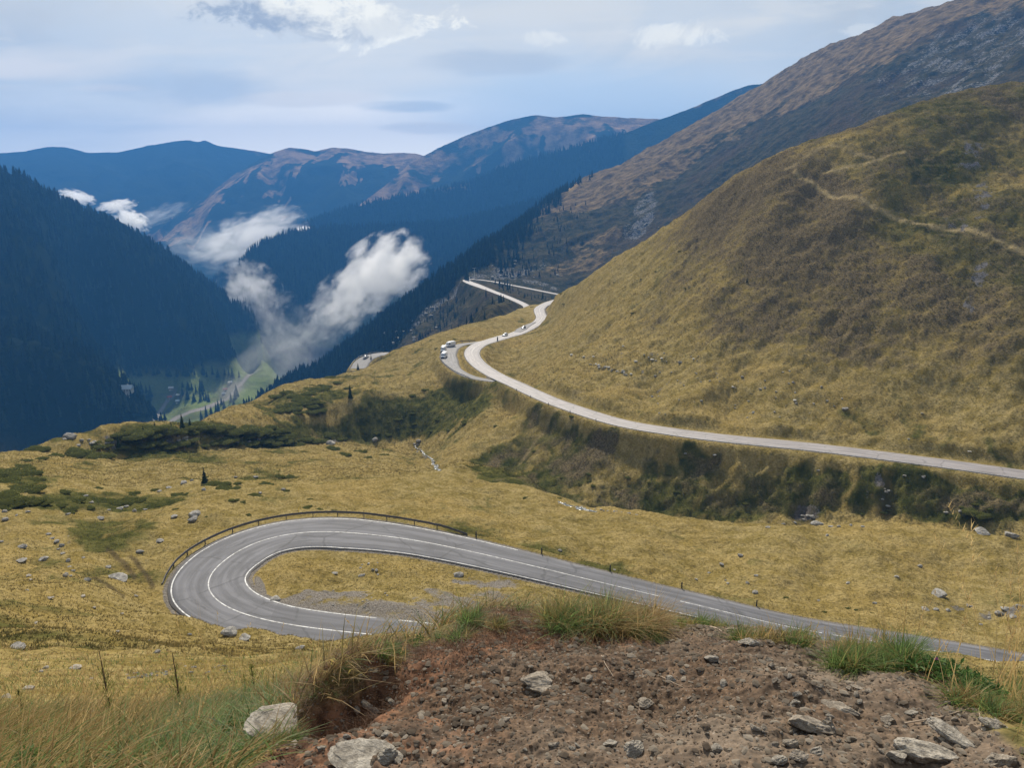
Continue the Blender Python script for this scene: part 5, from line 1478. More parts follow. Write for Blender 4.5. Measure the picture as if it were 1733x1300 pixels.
# ------------------------------------------------------------------ low shrubs
def shrub_proto(seed, n=1500, hgt=0.22):
    r_ = np.random.default_rng(seed)
    vs, fs, tone = [], [], []
    lob = [(r_.uniform(-0.65, 0.65), r_.uniform(-0.45, 0.45), r_.uniform(0.18, 0.48)) for _ in range(11)]
    for i in range(n):
        cx, cy, rad = lob[i % len(lob)]
        a = r_.uniform(0, 6.283); el_ = math.asin(r_.uniform(0.0, 1.0))
        rr = rad * r_.uniform(0.75, 1.05)
        p_ = np.array([cx + rr * math.cos(a) * math.cos(el_), cy + rr * math.sin(a) * math.cos(el_), hgt * (rr / 0.5) * math.sin(el_)])
        s_ = r_.uniform(0.022, 0.055)
        d1 = r_.normal(0, 1, 3); d1[2] = abs(d1[2]) * 0.8; d1 /= np.linalg.norm(d1)
        d2_ = np.cross(d1, r_.normal(0, 1, 3)); d2_ /= np.linalg.norm(d2_) + 1e-6
        i0 = len(vs)
        vs += [tuple(p_ - d2_ * s_ * 0.5), tuple(p_ + d2_ * s_ * 0.5), tuple(p_ + d1 * s_ * 1.5)]
        fs.append((i0, i0 + 1, i0 + 2))
        tn = float(np.clip(r_.normal(0.42, 0.27), 0, 1)); tone += [tn] * 3
    # dense core
    for (cx, cy, rad) in lob:
        i0 = len(vs); k = 9
        vs.append((cx, cy, hgt * rad / 0.5 * 0.86)); tone.append(0.35)
        for ring, (fr, fz) in enumerate(((0.55, 0.72), (0.88, 0.30), (0.97, -0.12))):
            for q in range(k):
                a = 6.283 * q / k
                w_ = r_.uniform(0.85, 1.1)
                vs.append((cx + rad * fr * w_ * math.cos(a), cy + rad * fr * w_ * math.sin(a), hgt * rad / 0.5 * fz)); tone.append(0.3)
        for q in range(k):
            fs.append((i0, i0 + 1 + q, i0 + 1 + (q + 1) % k))
            for ring in range(2):
                b_ = i0 + 1 + ring * k
                fs.append((b_ + q, b_ + k + q, b_ + k + (q + 1) % k)); fs.append((b_ + q, b_ + k + (q + 1) % k, b_ + (q + 1) % k))
    o = mesh_obj("shrub", vs, fs, M_shrub, smooth=False)
    set_float(o.data, 'tone', tone)
    return o
shrub_protos = [shrub_proto(s_) for s_ in (1, 2, 3, 4)]
shrub_used = set()
def shrub(q, width, label, group, k, hscale=1.0):
    if k in shrub_used:
        o = shrub_protos[k].copy(); COL.objects.link(o)
    else:
        o = shrub_protos[k]; shrub_used.add(k)
    o.location = q
    s_ = width / 1.9
    o.scale = (s_ * random.uniform(0.9, 1.2), s_ * random.uniform(0.8, 1.1), s_ * 0.85 * hscale)
    o.rotation_euler = (0, 0, random.uniform(-0.5, 0.5))
    return tag(o, label, "shrub", group)
cnt = 0
for grp, lab, spots in (
    ("juniper mats at the left edge of the meadow", "dark green juniper mat at the left edge of the meadow", [(20, 800, 60), (45, 805, 50), (60, 812, 30), (10, 818, 50), (40, 830, 60), (65, 827, 26), (30, 790, 34), (5, 845, 60), (45, 850, 50), (15, 858, 46)]),
    ("juniper mats below the ledge", "flat green juniper mat on the meadow below the ledge", [(45, 780, 26), (120, 768, 60), (150, 772, 40), (170, 776, 60), (230, 774, 50), (260, 770, 40), (95, 772, 30), (70, 778, 24), (290, 768, 34), (60, 762, 40), (420, 752, 40), (390, 757, 26)]),
    ("shrubs across the middle of the left meadow", "rounded shrub in the belt across the left meadow", [(106, 832, 28), (165, 827, 16), (65, 850, 40), (130, 850, 40), (170, 848, 46), (190, 854, 34), (225, 848, 40), (118, 866, 40), (243, 862, 20), (270, 858, 18), (210, 850, 30), (225, 838, 34), (100, 856, 26), (150, 860, 20), (305, 838, 26), (262, 830, 16), (310, 848, 20)]),
    ("shrubs above the hairpin", "low shrub in the golden grass above the hairpin", [(365, 822, 40), (385, 828, 36), (400, 820, 20), (400, 818, 16), (430, 840, 26), (393, 847, 20), (412, 851, 16), (470, 806, 26), (490, 810, 30), (450, 820, 26), (485, 832, 16), (525, 845, 12), (540, 863, 14), (565, 864, 8), (523, 860, 22), (350, 808, 12), (420, 872, 12), (297, 862, 10), (350, 875, 8), (515, 765, 12), (580, 770, 26), (610, 765, 26), (625, 775, 18), (650, 770, 20), (560, 760, 30)]),
    ("juniper thicket on the grassy shoulder", "juniper clump in the thicket on the grassy shoulder", [(500 + random.uniform(-30, 45), 675 + random.uniform(-16, 24), random.uniform(18, 40)) for _ in range(26)] + [(590, 657, 16), (545, 655, 30), (575, 648, 24), (560, 640, 26), (600, 640, 14)]),
    ("juniper cover along the green ledge", "juniper clump on top of the green ledge", [(200 + t * 290 + random.uniform(-8, 8), 732 - 6 * math.sin(t * 3.1) + random.uniform(-4, 10), random.uniform(26, 60)) for t in np.linspace(0, 1, 44)] + [(150 + t * 420 + random.uniform(-8, 8), 752 + random.uniform(-8, 8) - 8 * t, random.uniform(20, 46)) for t in np.linspace(0, 1, 34)]),
    ("bushes along the dark gully banks", "dark bush on the gully bank under the middle road", [(700 + random.uniform(-90, 90), 715 + random.uniform(-18, 22), random.uniform(8, 20)) for _ in range(18)] + [(840 + random.uniform(0, 500), 815 + random.uniform(-20, 40), random.uniform(6, 14)) for _ in range(16)] + [(1560 + random.uniform(-120, 150), 850 + random.uniform(-14, 22), random.uniform(6, 14)) for _ in range(8)] + [(840, 722, 12), (968, 705, 14), (1650, 868, 40), (1665, 872, 34)]),
    ("dark bushes on the hill", "small dark bush on the hillside", [(1110, 460, 9), (1085, 472, 6), (1040, 478, 6), (1160, 488, 9), (1142, 490, 7), (955, 515, 8), (950, 497, 8), (1070, 530, 9), (905, 765, 14), (900, 520, 6), (760, 612, 5), (838, 572, 4), (1150, 425, 7), (720, 660, 12), (700, 670, 16), (740, 590, 10), (770, 575, 9)]),
    ("small green plants by the straight road", "small green bush at the grass edge of the straight road", [(1437, 1030, 11), (1450, 1033, 8), (1393, 1036, 10), (1330, 1012, 8), (1476, 1038, 6)])):
    for (u, v, wpx) in spots:
        q = ground_at(u, v, 40)
        if q is None: continue
        tall = 1.6 if 'bush' in grp else 1.0
        shrub(q, px_h(q, wpx), lab, grp, cnt % 4, tall); cnt += 1

# ------------------------------------------------------------------ tussocks over the whole meadow and hill
M_tuss, t = new_mat("tussock_grass")
tcol = t.n('ShaderNodeAttribute', attribute_name="tint").outputs['Color']
d_ = t.n('ShaderNodeBsdfDiffuse', ins={'Color': tcol, 'Roughness': 0.9}); tr_ = t.n('ShaderNodeBsdfTranslucent', ins={'Color': tcol})
mx_ = t.n('ShaderNodeMixShader', ins={0: 0.45, 1: d_.outputs[0], 2: tr_.outputs[0]})
t.n('ShaderNodeOutputMaterial', ins={'Surface': mx_.outputs[0]})
def tussocks(mask, n, size, nb, seed, label):
    p, (i, j) = sample_grid(X, Y, Z, mask, n)
    r_ = np.random.default_rng(seed)
    n = len(p)
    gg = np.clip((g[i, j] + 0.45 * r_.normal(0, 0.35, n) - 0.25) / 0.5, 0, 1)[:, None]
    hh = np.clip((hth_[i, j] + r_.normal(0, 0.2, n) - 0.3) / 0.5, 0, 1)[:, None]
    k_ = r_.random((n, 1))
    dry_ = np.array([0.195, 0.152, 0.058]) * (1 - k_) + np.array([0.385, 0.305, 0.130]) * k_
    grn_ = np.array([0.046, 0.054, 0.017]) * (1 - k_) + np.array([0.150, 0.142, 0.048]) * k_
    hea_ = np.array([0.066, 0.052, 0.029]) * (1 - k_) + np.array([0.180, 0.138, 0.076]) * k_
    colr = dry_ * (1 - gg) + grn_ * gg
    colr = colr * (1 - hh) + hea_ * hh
    V_l, F_l, C_l = [], [], []
    off = 0
    for b in range(nb):
        a = r_.uniform(0, 6.283, n)
        s_ = size * r_.uniform(0.55, 1.35, n)
        le = r_.uniform(0.5, 1.15, n)
        w_ = s_ * r_.uniform(0.22, 0.42, n)
        dx, dy = np.cos(a), np.sin(a)
        bx = p[:, 0] + dx * s_ * 0.12; by = p[:, 1] + dy * s_ * 0.12; bz = p[:, 2] - 0.04
        q0 = np.stack([bx - dy * w_ * .5, by + dx * w_ * .5, bz], 1)
        q1 = np.stack([bx + dy * w_ * .5, by - dx * w_ * .5, bz], 1)
        q2 = np.stack([bx + dx * s_ * le, by + dy * s_ * le, bz + s_ * (0.95 - 0.55 * le)], 1)
        V_l.append(np.stack([q0, q1, q2], 1).reshape(-1, 3))
        F_l.append(np.arange(n * 3).reshape(-1, 3) + off); off += n * 3
        cb = colr * r_.uniform(0.88, 1.12, (n, 1))
        C_l.append(np.repeat(cb, 3, axis=0))
    o = mesh_obj("grass", np.concatenate(V_l), np.concatenate(F_l), M_tuss, smooth=False)
    C_ = np.concatenate(C_l)
    set_attr(o.data, 'tint', C_[:, 0], C_[:, 1], C_[:, 2])
    return tag(o, label, None, None, 'stuff')
inview = (np.abs(U - 866) < 960) & (V < 1340) & (V > 100)
free = (1 - sst(0.9 - RD1, -0.3, 0.5)) * (1 - np.clip(gr * 1.3, 0, 1)) * (1 - 0.9 * st.clip(0, 1)) * (1 - 0.8 * path_lit_rib) * (1 - 0.8 * wt) * inview
# more per square metre close by, so that the cover looks even
dens = free * np.clip(1.0 / np.maximum(RR, 40) ** 1.15, 0, 1)
tussocks(dens * (RR > 31) * (RR < 150), 130000, 0.20, 4, 901, "dry tussock grass covering the meadow round the hairpin")
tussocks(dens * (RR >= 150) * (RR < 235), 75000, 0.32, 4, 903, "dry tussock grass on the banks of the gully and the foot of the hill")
tussocks(dens * (RR >= 235) * (RR < 460), 95000, 0.52, 4, 902, "dry tussock grass covering the hill and the shoulder")

# ------------------------------------------------------------------ guardrail on the outside of the hairpin
Tn_h = np.gradient(C_HAIR, axis=0); Tn_h[:, 2] = 0; Tn_h /= np.linalg.norm(Tn_h, axis=1)[:, None]
pu, pv = proj(C_HAIR[:, 0], C_HAIR[:, 1], C_HAIR[:, 2])
def box_v(cx, cy, cz, sx, sy, sz, rz=0.0):
    c_, s_ = math.cos(rz), math.sin(rz)
    vs = []
    for z in (-.5, .5):
        for (x, y) in ((-.5, -.5), (.5, -.5), (.5, .5), (-.5, .5)):
            X_, Y_ = x * sx, y * sy
            vs.append((cx + X_ * c_ - Y_ * s_, cy + X_ * s_ + Y_ * c_, cz + z * sz))
    return vs, [(0, 3, 2, 1), (4, 5, 6, 7), (0, 1, 5, 4), (1, 2, 6, 5), (2, 3, 7, 6), (3, 0, 4, 7)]
def guardrail(line, tang, step, label, group=None, hgt=0.74, side=None, mat=M_rail, end_drop=True):
    """line: (n,3) feet of the posts; tang: unit tangents; W-beam on the road side"""
    root = empty("guardrail", tuple(line[0]), 0.0, label, "guardrail", group)
    o0 = np.array(line[0])
    prof = [(0.0, 0.16), (0.045, 0.12), (0.045, 0.06), (0.0, 0.0), (0.045, -0.06), (0.045, -0.12), (0.0, -0.16)]
    n = len(line)
    nrm = np.stack([tang[:, 1], -tang[:, 0], np.zeros(n)], 1) * (1 if side is None else side)
    dist = np.r_[0, np.cumsum(np.linalg.norm(np.diff(line, axis=0), axis=1))]
    hh = np.full(n, hgt)
    if end_drop:
        hh = hgt * np.clip(0.25 + 0.75 * np.minimum(dist / 5.0, (dist[-1] - dist) / 3.5), 0.25, 1.0)
    V_ = []
    for thick in (0.0, -0.012):
        for (ox, oz) in prof:
            P_ = line - o0 + nrm * (ox + thick + 0.07)
            P_[:, 2] = P_[:, 2] + hh + oz - 0.06
            V_.append(P_)
    V_ = np.stack(V_, 1)                       # n, 14, 3
    m_ = len(prof)
    ring = list(range(m_)) + [2 * m_ - 1 - k for k in range(m_)]
    V_ = V_[:, ring]
    F_ = []
    k = 2 * m_
    for i in range(n - 1):
        for q in range(k):
            F_.append((i * k + q, (i + 1) * k + q, (i + 1) * k + (q + 1) % k, i * k + (q + 1) % k))
    mesh_obj("rail", V_.reshape(-1, 3), F_, mat, root, smooth=False)
    nxt = 0.0
    for i in range(n):
        if dist[i] >= nxt:
            nxt += step
            rz = math.atan2(tang[i, 1], tang[i, 0])
            a_, fa = box_v(*(line[i] - o0 + np.array([0, 0, hh[i] / 2 - 0.12])), 0.09, 0.13, hh[i] + 0.3, rz)
            mesh_obj("post", a_, fa, mat, root, smooth=False)
    return root
N_hair = np.stack([Tn_h[:, 1], -Tn_h[:, 0], np.zeros(len(Tn_h))], 1)
out_edge = C_HAIR - N_hair * (HW_HAIR + 0.75)[:, None]
ou, ov = proj(out_edge[:, 0], out_edge[:, 1], out_edge[:, 2])
k0 = int(np.argmin(np.hypot(ou - 272, ov - 985))); k1 = int(np.argmin(np.hypot(ou - 788, ov - 915)))
gl = out_edge[k0:k1 + 1].copy(); gt = Tn_h[k0:k1 + 1]
for q in gl: q[2] = max(ground_z(q[0], q[1]), q[2] - 0.35)
guardrail(gl, gt, 3.6, "long dark steel guardrail round the outside of the near hairpin", None, 0.66, 1)
# rails of the lay-by and of the far bends
def edge_rail(C, HW, side, a, b, label, off=0.5, hgt=0.7, step=4.0, mat=M_rail):
    T = np.gradient(C, axis=0); T[:, 2] = 0; T /= np.linalg.norm(T, axis=1)[:, None]
    N = np.stack([T[:, 1], -T[:, 0], np.zeros(len(T))], 1)
    E = C + N * ((HW + off) * side)[:, None]
    i0, i1 = int(a * len(C)), int(b * len(C))
    return guardrail(E[i0:i1].copy(), T[i0:i1], step, label, None, hgt, -side, mat)
edge_rail(C_LAY, HW_LAY, -1, 0.10, 0.60, "low rail along the outer edge of the lay-by with the vans", mat=M_steel)
edge_rail(C_LAY, HW_LAY, -1, 0.66, 0.97, "dark rail on the far side of the lay-by behind the white van", hgt=0.9)
edge_rail(C_CORNER, HW_CORNER, -1, 0.05, 0.9, "rail round the corner of the lower bend", mat=M_steel)
pm_u, pm_v = proj(C_MID[:, 0], C_MID[:, 1], C_MID[:, 2])
def frac_at(u, v, C):
    a, b = proj(C[:, 0], C[:, 1], C[:, 2])
    return int(np.argmin(np.hypot(a - u, b - v))) / len(C)
edge_rail(C_MID, HW_MID, 1, frac_at(905, 545, C_MID), frac_at(920, 517, C_MID), "rail on the inside of the middle road's upper curve", mat=M_rail) if frac_at(905, 545, C_MID) < frac_at(920, 517, C_MID) else None

# small marker stones and posts
def marker_post(q, h, w_, label, group, mat_top, cat="marker post"):
    root = empty("marker_post", tuple(q), random.uniform(0, 1.5), label, cat, group)
    v_, f_ = [], []
    k = 8
    for (z, rad) in ((-0.2, w_), (h * 0.72, w_ * 0.9)):
        for s_ in range(k): v_.append((rad * math.cos(6.283 * s_ / k), rad * math.sin(6.283 * s_ / k), z))
    f_ = [(s_, (s_ + 1) % k, k + (s_ + 1) % k, k + s_) for s_ in range(k)]
    mesh_obj("post", v_, f_, M_trim, root)
    v_, f_ = [], []
    for (z, rad) in ((h * 0.72, w_ * 0.92), (h * 0.96, w_ * 0.9), (h, w_ * 0.5)):
        for s_ in range(k): v_.append((rad * math.cos(6.283 * s_ / k), rad * math.sin(6.283 * s_ / k), z))
    f_ = [(r_ * k + s_, r_ * k + (s_ + 1) % k, (r_ + 1) * k + (s_ + 1) % k, (r_ + 1) * k + s_) for r_ in range(2) for s_ in range(k)] + [tuple(2 * k + s_ for s_ in range(k))]
    mesh_obj("cap", v_, f_, mat_top, root)
    return root
proto_post = None
def post_copy(q, label, group):
    global proto_post
    if proto_post is None:
        proto_post = marker_post(q, 0.85, 0.09, label, group, M_trim); return proto_post
    o = copy_tree(proto_post); o.location = q
    return tag(o, label, "marker post", group)
for (C, HW, side, u0, u1, stp, lab, grp) in ((C_HAIR, HW_HAIR, -1, 800, 1330, 9.0, "short dark post on the far edge of the straight road", "short posts along the straight road"),
                                             (C_MID, HW_MID, -1, 860, 1010, 12.0, "short dark post on the lower edge of the middle road", "short posts along the middle road")):
    T = np.gradient(C, axis=0); T[:, 2] = 0; T /= np.linalg.norm(T, axis=1)[:, None]
    N = np.stack([T[:, 1], -T[:, 0], np.zeros(len(T))], 1)
    E = C + N * ((HW + 0.6) * side)[:, None]
    eu, ev = proj(E[:, 0], E[:, 1], E[:, 2])
    d = np.r_[0, np.cumsum(np.linalg.norm(np.diff(C, axis=0), axis=1))]
    nxt = 0
    for i in range(len(E)):
        if u0 < eu[i] < u1 and ev[i] > 655 and d[i] >= nxt and (C is C_MID or ev[i] < 1040):
            nxt = d[i] + stp
            post_copy((E[i, 0], E[i, 1], ground_z(E[i, 0], E[i, 1])), lab, grp)
q = ground_at(842, 577.5, 200)
if q: marker_post(q, 2.2, 0.32, "dark upright post at the inner side of the bend with the white car", None, M_rail)
q = ground_at(505, 868, 80)
if q:
    v_, f_ = [], []
    for (z, x) in ((-0.2, 0.0), (0.8, 0.12), (1.25, 0.42)):
        for (dx, dy) in ((-.03, -.03), (.03, -.03), (.03, .03), (-.03, .03)): v_.append((x + dx, dy, z))
    f_ = [(r_ * 4 + s_, r_ * 4 + (s_ + 1) % 4, r_ * 4 + 4 + (s_ + 1) % 4, r_ * 4 + 4 + s_) for r_ in range(2) for s_ in range(4)] + [(8, 9, 10, 11)]
    o = mesh_obj("stake", v_, f_, M_paint_y, smooth=False); o.location = q
    tag(o, "thin bent yellow stake behind the hairpin guardrail", "stake")

# ------------------------------------------------------------------ vehicles
def loft(profiles, mat, name, parent, smooth=True):
    """closed cross-section rings joined along the length, capped"""
    k = len(profiles[0])
    v_ = [p for pr in profiles for p in pr]
    f_ = []
    for i in range(len(profiles) - 1):
        for q in range(k):
            f_.append((i * k + q, i * k + (q + 1) % k, (i + 1) * k + (q + 1) % k, (i + 1) * k + q))
    f_.append(tuple(range(k))[::-1]); f_.append(tuple((len(profiles) - 1) * k + q for q in range(k)))
    return mesh_obj(name, v_, f_, mat, parent, smooth=smooth)
def section(x, zb, zt, wb, wt, chop=0.08):
    """rounded section across the car at station x: bottom zb, top zt, half widths"""
    return [(x, -wb, zb + chop), (x, -wb * 0.93, zb), (x, wb * 0.93, zb), (x, wb, zb + chop), (x, wb, zb + (zt - zb) * 0.5), (x, wt, zt - chop), (x, wt * 0.88, zt), (x, -wt * 0.88, zt), (x, -wt, zt - chop), (x, -wb, zb + (zt - zb) * 0.5)]
def wheel_part(parent, x, y, rad, wd_):
    k = 18
    v_, f_ = [], []
    prof = [(rad * 0.62, -wd_ / 2), (rad * 0.94, -wd_ / 2), (rad, -wd_ * 0.32), (rad, wd_ * 0.32), (rad * 0.94, wd_ / 2), (rad * 0.62, wd_ / 2)]
    for s_ in range(k):
        a = 6.283 * s_ / k
        for (r_, yy) in prof: v_.append((r_ * math.cos(a), yy, r_ * math.sin(a)))
    m_ = len(prof)
    for s_ in range(k):
        for q in range(m_):
            f_.append((s_ * m_ + q, ((s_ + 1) % k) * m_ + q, ((s_ + 1) % k) * m_ + (q + 1) % m_, s_ * m_ + (q + 1) % m_))
    w_ = mesh_obj("wheel", v_, f_, M_rubber, parent)
    w_.location = (x, y, rad)
    v_, f_ = [], []
    yo = wd_ * 0.40 * (1 if y > 0 else -1)
    v_.append((0, yo * 0.8, 0))
    for s_ in range(k):
        a = 6.283 * s_ / k
        rr_ = rad * 0.62
        v_.append((rr_ * math.cos(a), yo * (1.0 if s_ % 3 else 0.7), rr_ * math.sin(a)))
    for s_ in range(k): f_.append((0, 1 + s_, 1 + (s_ + 1) % k))
    rm = mesh_obj("rim", v_, f_, M_rim, w_, smooth=False)
    return w_
def quad_part(name, pts, mat, parent, thick=0.012):
    """a slightly proud panel from 4+ points in order"""
    P = np.array(pts, float)
    n_ = np.cross(P[1] - P[0], P[2] - P[0]); n_ /= np.linalg.norm(n_)
    k = len(P)
    v_ = [tuple(p + n_ * thick) for p in P] + [tuple(p - n_ * 0.02) for p in P]
    f_ = [tuple(range(k)), tuple(range(2 * k - 1, k - 1, -1))] + [(q, q + k, (q + 1) % k + k, (q + 1) % k) for q in range(k)]
    return mesh_obj(name, v_, f_, mat, parent, smooth=False)
def make_vehicle(kind, paint, label, cat, loc, heading, group=None, name=None):
    """x forward; heading = direction of travel, radians from +X"""
    root = empty(name or ("van" if kind == 'van' else "car"), loc, heading, label, cat, group)
    if kind == 'van':
        L_, W, H = 5.4, 1.0, 2.45
        st_ = [(-2.70, .45, 2.25, .97, .90), (-2.62, .36, 2.42, 1.0, .92), (0.6, .34, 2.45, 1.0, .92), (1.15, .34, 2.38, 1.0, .90), (1.55, .34, 1.95, 1.0, .88), (1.95, .34, 1.38, 1.0, .90), (2.55, .36, 1.16, .98, .86), (2.72, .45, 0.95, .90, .78)]
        ws = [(1.22, .80, 2.30), (1.22, -.80, 2.30), (1.92, -.86, 1.45), (1.92, .86, 1.45)]
        wx = (1.72, -1.75); rad = 0.36
        sidew = [(0.55, 1.42, 1.55, 2.05)]; rearz = (1.45, 2.1); rx = -2.69; hl = (2.66, 0.62, .86)
    else:
        L_, W, H = 4.3, .88, 1.48
        st_ = [(-2.12, .50, .88, .80, .70), (-2.02, .30, 1.00, .87, .76), (-1.75, .26, 1.10, .88, .70), (-1.30, .25, 1.40, .88, .60), (-0.6, .25, 1.48, .88, .62), (0.15, .25, 1.44, .88, .62), (0.55, .25, 1.22, .88, .68), (0.95, .25, .98, .88, .78), (1.75, .27, .84, .86, .74), (2.10, .32, .68, .78, .64), (2.17, .42, .60, .72, .60)]
        ws = [(0.20, .55, 1.42), (0.20, -.55, 1.42), (0.98, -.68, .99), (0.98, .68, .99)]
        wx = (1.32, -1.30); rad = 0.32
        sidew = [(-1.15, .45, 1.02, 1.34)]; rearz = (1.0, 1.35); rx = -1.6; hl = (2.06, 0.52, .60)
    body = loft([section(x, zb, zt, wb, wt, 0.07) for (x, zb, zt, wb, wt) in st_], paint, "body", root)
    quad_part("windscreen", ws, M_glass, root)
    for s_ in (1, -1):
        (x0, x1, z0, z1) = sidew[0] if kind == 'car' else (0.35, 1.55, 1.45, 2.05)
        yb, yt = (W * 0.985, W * 0.90) if kind == 'van' else (W * 0.93, W * 0.74)
        pts = [(x0, s_ * yb, z0), (x1 + (0.1 if kind == 'van' else 0.25), s_ * yb, z0), (x1 - 0.15, s_ * yt, z1), (x0 + (0 if kind == 'van' else 0.25), s_ * yt, z1)]
        quad_part("side_window", pts if s_ < 0 else pts[::-1], M_glass, root, 0.03)
        hx, hy, hz = hl
        quad_part("headlight", [(hx, s_ * (hy + .16), hz), (hx, s_ * (hy - .12), hz), (hx - .02, s_ * (hy - .12), hz + .15), (hx - .06, s_ * (hy + .16), hz + .17)][::(1 if s_ < 0 else -1)], M_lamp, root, 0.03)
        quad_part("tail_light", [(st_[0][0] - .02, s_ * .80, .9), (st_[0][0] - .02, s_ * .62, .9), (st_[0][0] - .02, s_ * .62, 1.15 if kind == 'van' else 1.0), (st_[0][0] - .02, s_ * .80, 1.15 if kind == 'van' else 1.0)][::(1 if s_ > 0 else -1)], M_tail, root, 0.02)
        for x in wx: wheel_part(root, x, s_ * (W - 0.10), rad, 0.22)
    if kind == 'van':
        quad_part("rear_window", [(rx - .0, -.7, 1.45), (rx - .0, .7, 1.45), (rx + .03, .66, 2.1), (rx + .03, -.66, 2.1)][::-1], M_glass, root, 0.03)
        a_, fa = box_v(2.70, 0, .52, .16, 1.72, .30); mesh_obj("bumper", a_, fa, M_trim, root, smooth=False)
        quad_part("grille", [(2.74, .55, .70), (2.74, -.55, .70), (2.70, -.5, .92), (2.70, .5, .92)], M_trim, root, 0.02)
    else:
        quad_part("rear_window", [(-1.78, -.55, 1.10), (-1.78, .55, 1.10), (-1.36, .5, 1.38), (-1.36, -.5, 1.38)][::-1], M_glass, root, 0.03)
        a_, fa = box_v(2.13, 0, .42, .12, 1.38, .18); mesh_obj("bumper", a_, fa, M_trim, root, smooth=False)
    return root
def on_road(u, v, C, off=0.0):
    a, b = proj(C[:, 0], C[:, 1], C[:, 2])
    i = int(np.argmin(np.hypot(a - u, b - v)))
    i = min(max(i, 1), len(C) - 2)
    T = C[i + 1] - C[i - 1]; T = T / np.hypot(T[0], T[1])
    N = np.array([T[1], -T[0], 0.0])
    q = C[i] + N * off
    return (q[0], q[1], q[2] + 0.05), math.atan2(T[1], T[0])
q, hd = on_road(751, 607, C_LAY, -1.0)
pv1 = at_z(751.5, 605, -74.6); pv2 = at_z(750.5, 594, -75.15); pv3 = at_z(761.5, 586, -75.6)
make_vehicle('van', M_white, "white van parked nose towards the camera at the near end of the lay-by", "van", (pv1.x, pv1.y, ground_z(pv1.x, pv1.y) + 0.02), math.radians(-97))
make_vehicle('van', M_white, "white van parked right behind the nearest one on the lay-by", "van", (pv2.x, pv2.y, ground_z(pv2.x, pv2.y) + 0.02), math.radians(-94))
make_vehicle('van', M_white, "white van parked crosswise at the far end of the lay-by", "van", (pv3.x, pv3.y, ground_z(pv3.x, pv3.y) + 0.02), math.radians(-135))
q, hd = on_road(857, 569, C_MID, -0.9)
make_vehicle('car', M_white, "white car driving down towards the bend on the middle road", "car", q, hd + math.pi)
q, hd = on_road(891, 554.5, C_MID, -2.0)
make_vehicle('car', M_silver, "grey car with dark lower body on the middle road by the pull-off", "car", q, hd + math.pi)
for (u, v, lab) in ((798.5, 471.8, "dark car parked at the tip of the far bend, left of the pair"), (808.5, 472.0, "dark car parked at the tip of the far bend, right of the pair")):
    q, hd = on_road(u, v, C_FAR, -3.4)
    make_vehicle('car', M_darkcar, lab, "car", q, hd)
q, hd = on_road(622, 604.5, C_CORNER, -1.2)
make_vehicle('car', M_white, "white car on the lower bend seen past the grassy shoulder", "car", q, hd)

# mast at the far bend
q = ground2_at(803, 471.5, 560, 1100)
if q:
    root = empty("mast", tuple(q), 0.3, "slim pale mast with short arms at the tip of the far bend", "mast")
    v_, f_ = [], []
    k = 8
    for (z, rad) in ((-0.5, .28), (13.0, .14)):
        for s_ in range(k): v_.append((rad * math.cos(6.283 * s_ / k), rad * math.sin(6.283 * s_ / k), z))
    f_ = [(s_, (s_ + 1) % k, k + (s_ + 1) % k, k + s_) for s_ in range(k)] + [tuple(range(k, 2 * k))]
    mesh_obj("pole", v_, f_, M_wallw, root)
    for (z, ang, ln) in ((12.6, 0.6, 2.6), (12.4, 2.9, 2.4), (12.2, 1.7, 1.6)):
        a_, fa = box_v(math.cos(ang) * ln / 2, math.sin(ang) * ln / 2, z, ln, .22, .18, ang)
        mesh_obj("arm", a_, fa, M_wallw, root, smooth=False)

# ------------------------------------------------------------------ houses on the valley floor
def house(u, v, ln, dp, wall_h, roof_h, rz, roof_mat, wall_mat, label, chimney=False, rows=3):
    q = ground2_at(u, v, 900, 1600)
    if q is None: return
    root = empty("house", tuple(q), rz, label, "house")
    a_, fa = box_v(0, 0, wall_h / 2 - 1.0, ln, dp, wall_h + 2.0)
    mesh_obj("wall", a_, fa, wall_mat, root, smooth=False)
    e = 0.7
    v_ = [(-ln / 2 - e, -dp / 2 - e, wall_h - .3), (ln / 2 + e, -dp / 2 - e, wall_h - .3), (ln / 2 + e, dp / 2 + e, wall_h - .3), (-ln / 2 - e, dp / 2 + e, wall_h - .3), (-ln / 2 - e, 0, wall_h + roof_h), (ln / 2 + e, 0, wall_h + roof_h)]
    f_ = [(0, 1, 5, 4), (2, 3, 4, 5), (0, 4, 3), (1, 2, 5), (0, 3, 2, 1)]
    rf = mesh_obj("roof", v_, f_, roof_mat, root, smooth=False)
    if chimney:
        a_, fa = box_v(ln * .22, dp * .12, wall_h + roof_h * .9, .9, .9, 2.0); mesh_obj("chimney", a_, fa, M_wallw, rf, smooth=False)
    for i in range(rows):
        x = -ln / 2 + ln * (i + .5) / rows
        a_, fa = box_v(x, -dp / 2 - .04, wall_h * .55, 1.3, .12, 1.3); wn = mesh_obj("window", a_, fa, M_glass, root, smooth=False)
    a_, fa = box_v(ln * .05, -dp / 2 - .04, 1.0, 1.1, .12, 2.1); mesh_obj("door", a_, fa, M_timber, root, smooth=False)
    return root
house(211, 664, 19, 9, 4.5, 4.0, 0.12, M_roof_blue, M_wallw, "long chalet with a blue-grey roof among the valley spruces", True, 6)
house(215, 671, 6, 5, 3.2, 2.0, 0.1, M_roof_pale, M_wallw, "small pale hut just below the long chalet")
house(290, 662, 7, 5, 3.0, 2.2, 0.3, M_roof_pale, M_wallw, "white-roofed house by the bend of the valley track")
house(302, 672, 5, 4.5, 2.8, 2.2, -0.4, M_roof_pale, M_timber, "brown hut with a pale roof right of the valley track")
house(287, 676, 6, 5, 3.0, 2.5, 0.8, M_roof_red, M_wallw, "red-roofed hut beside the lower valley track")
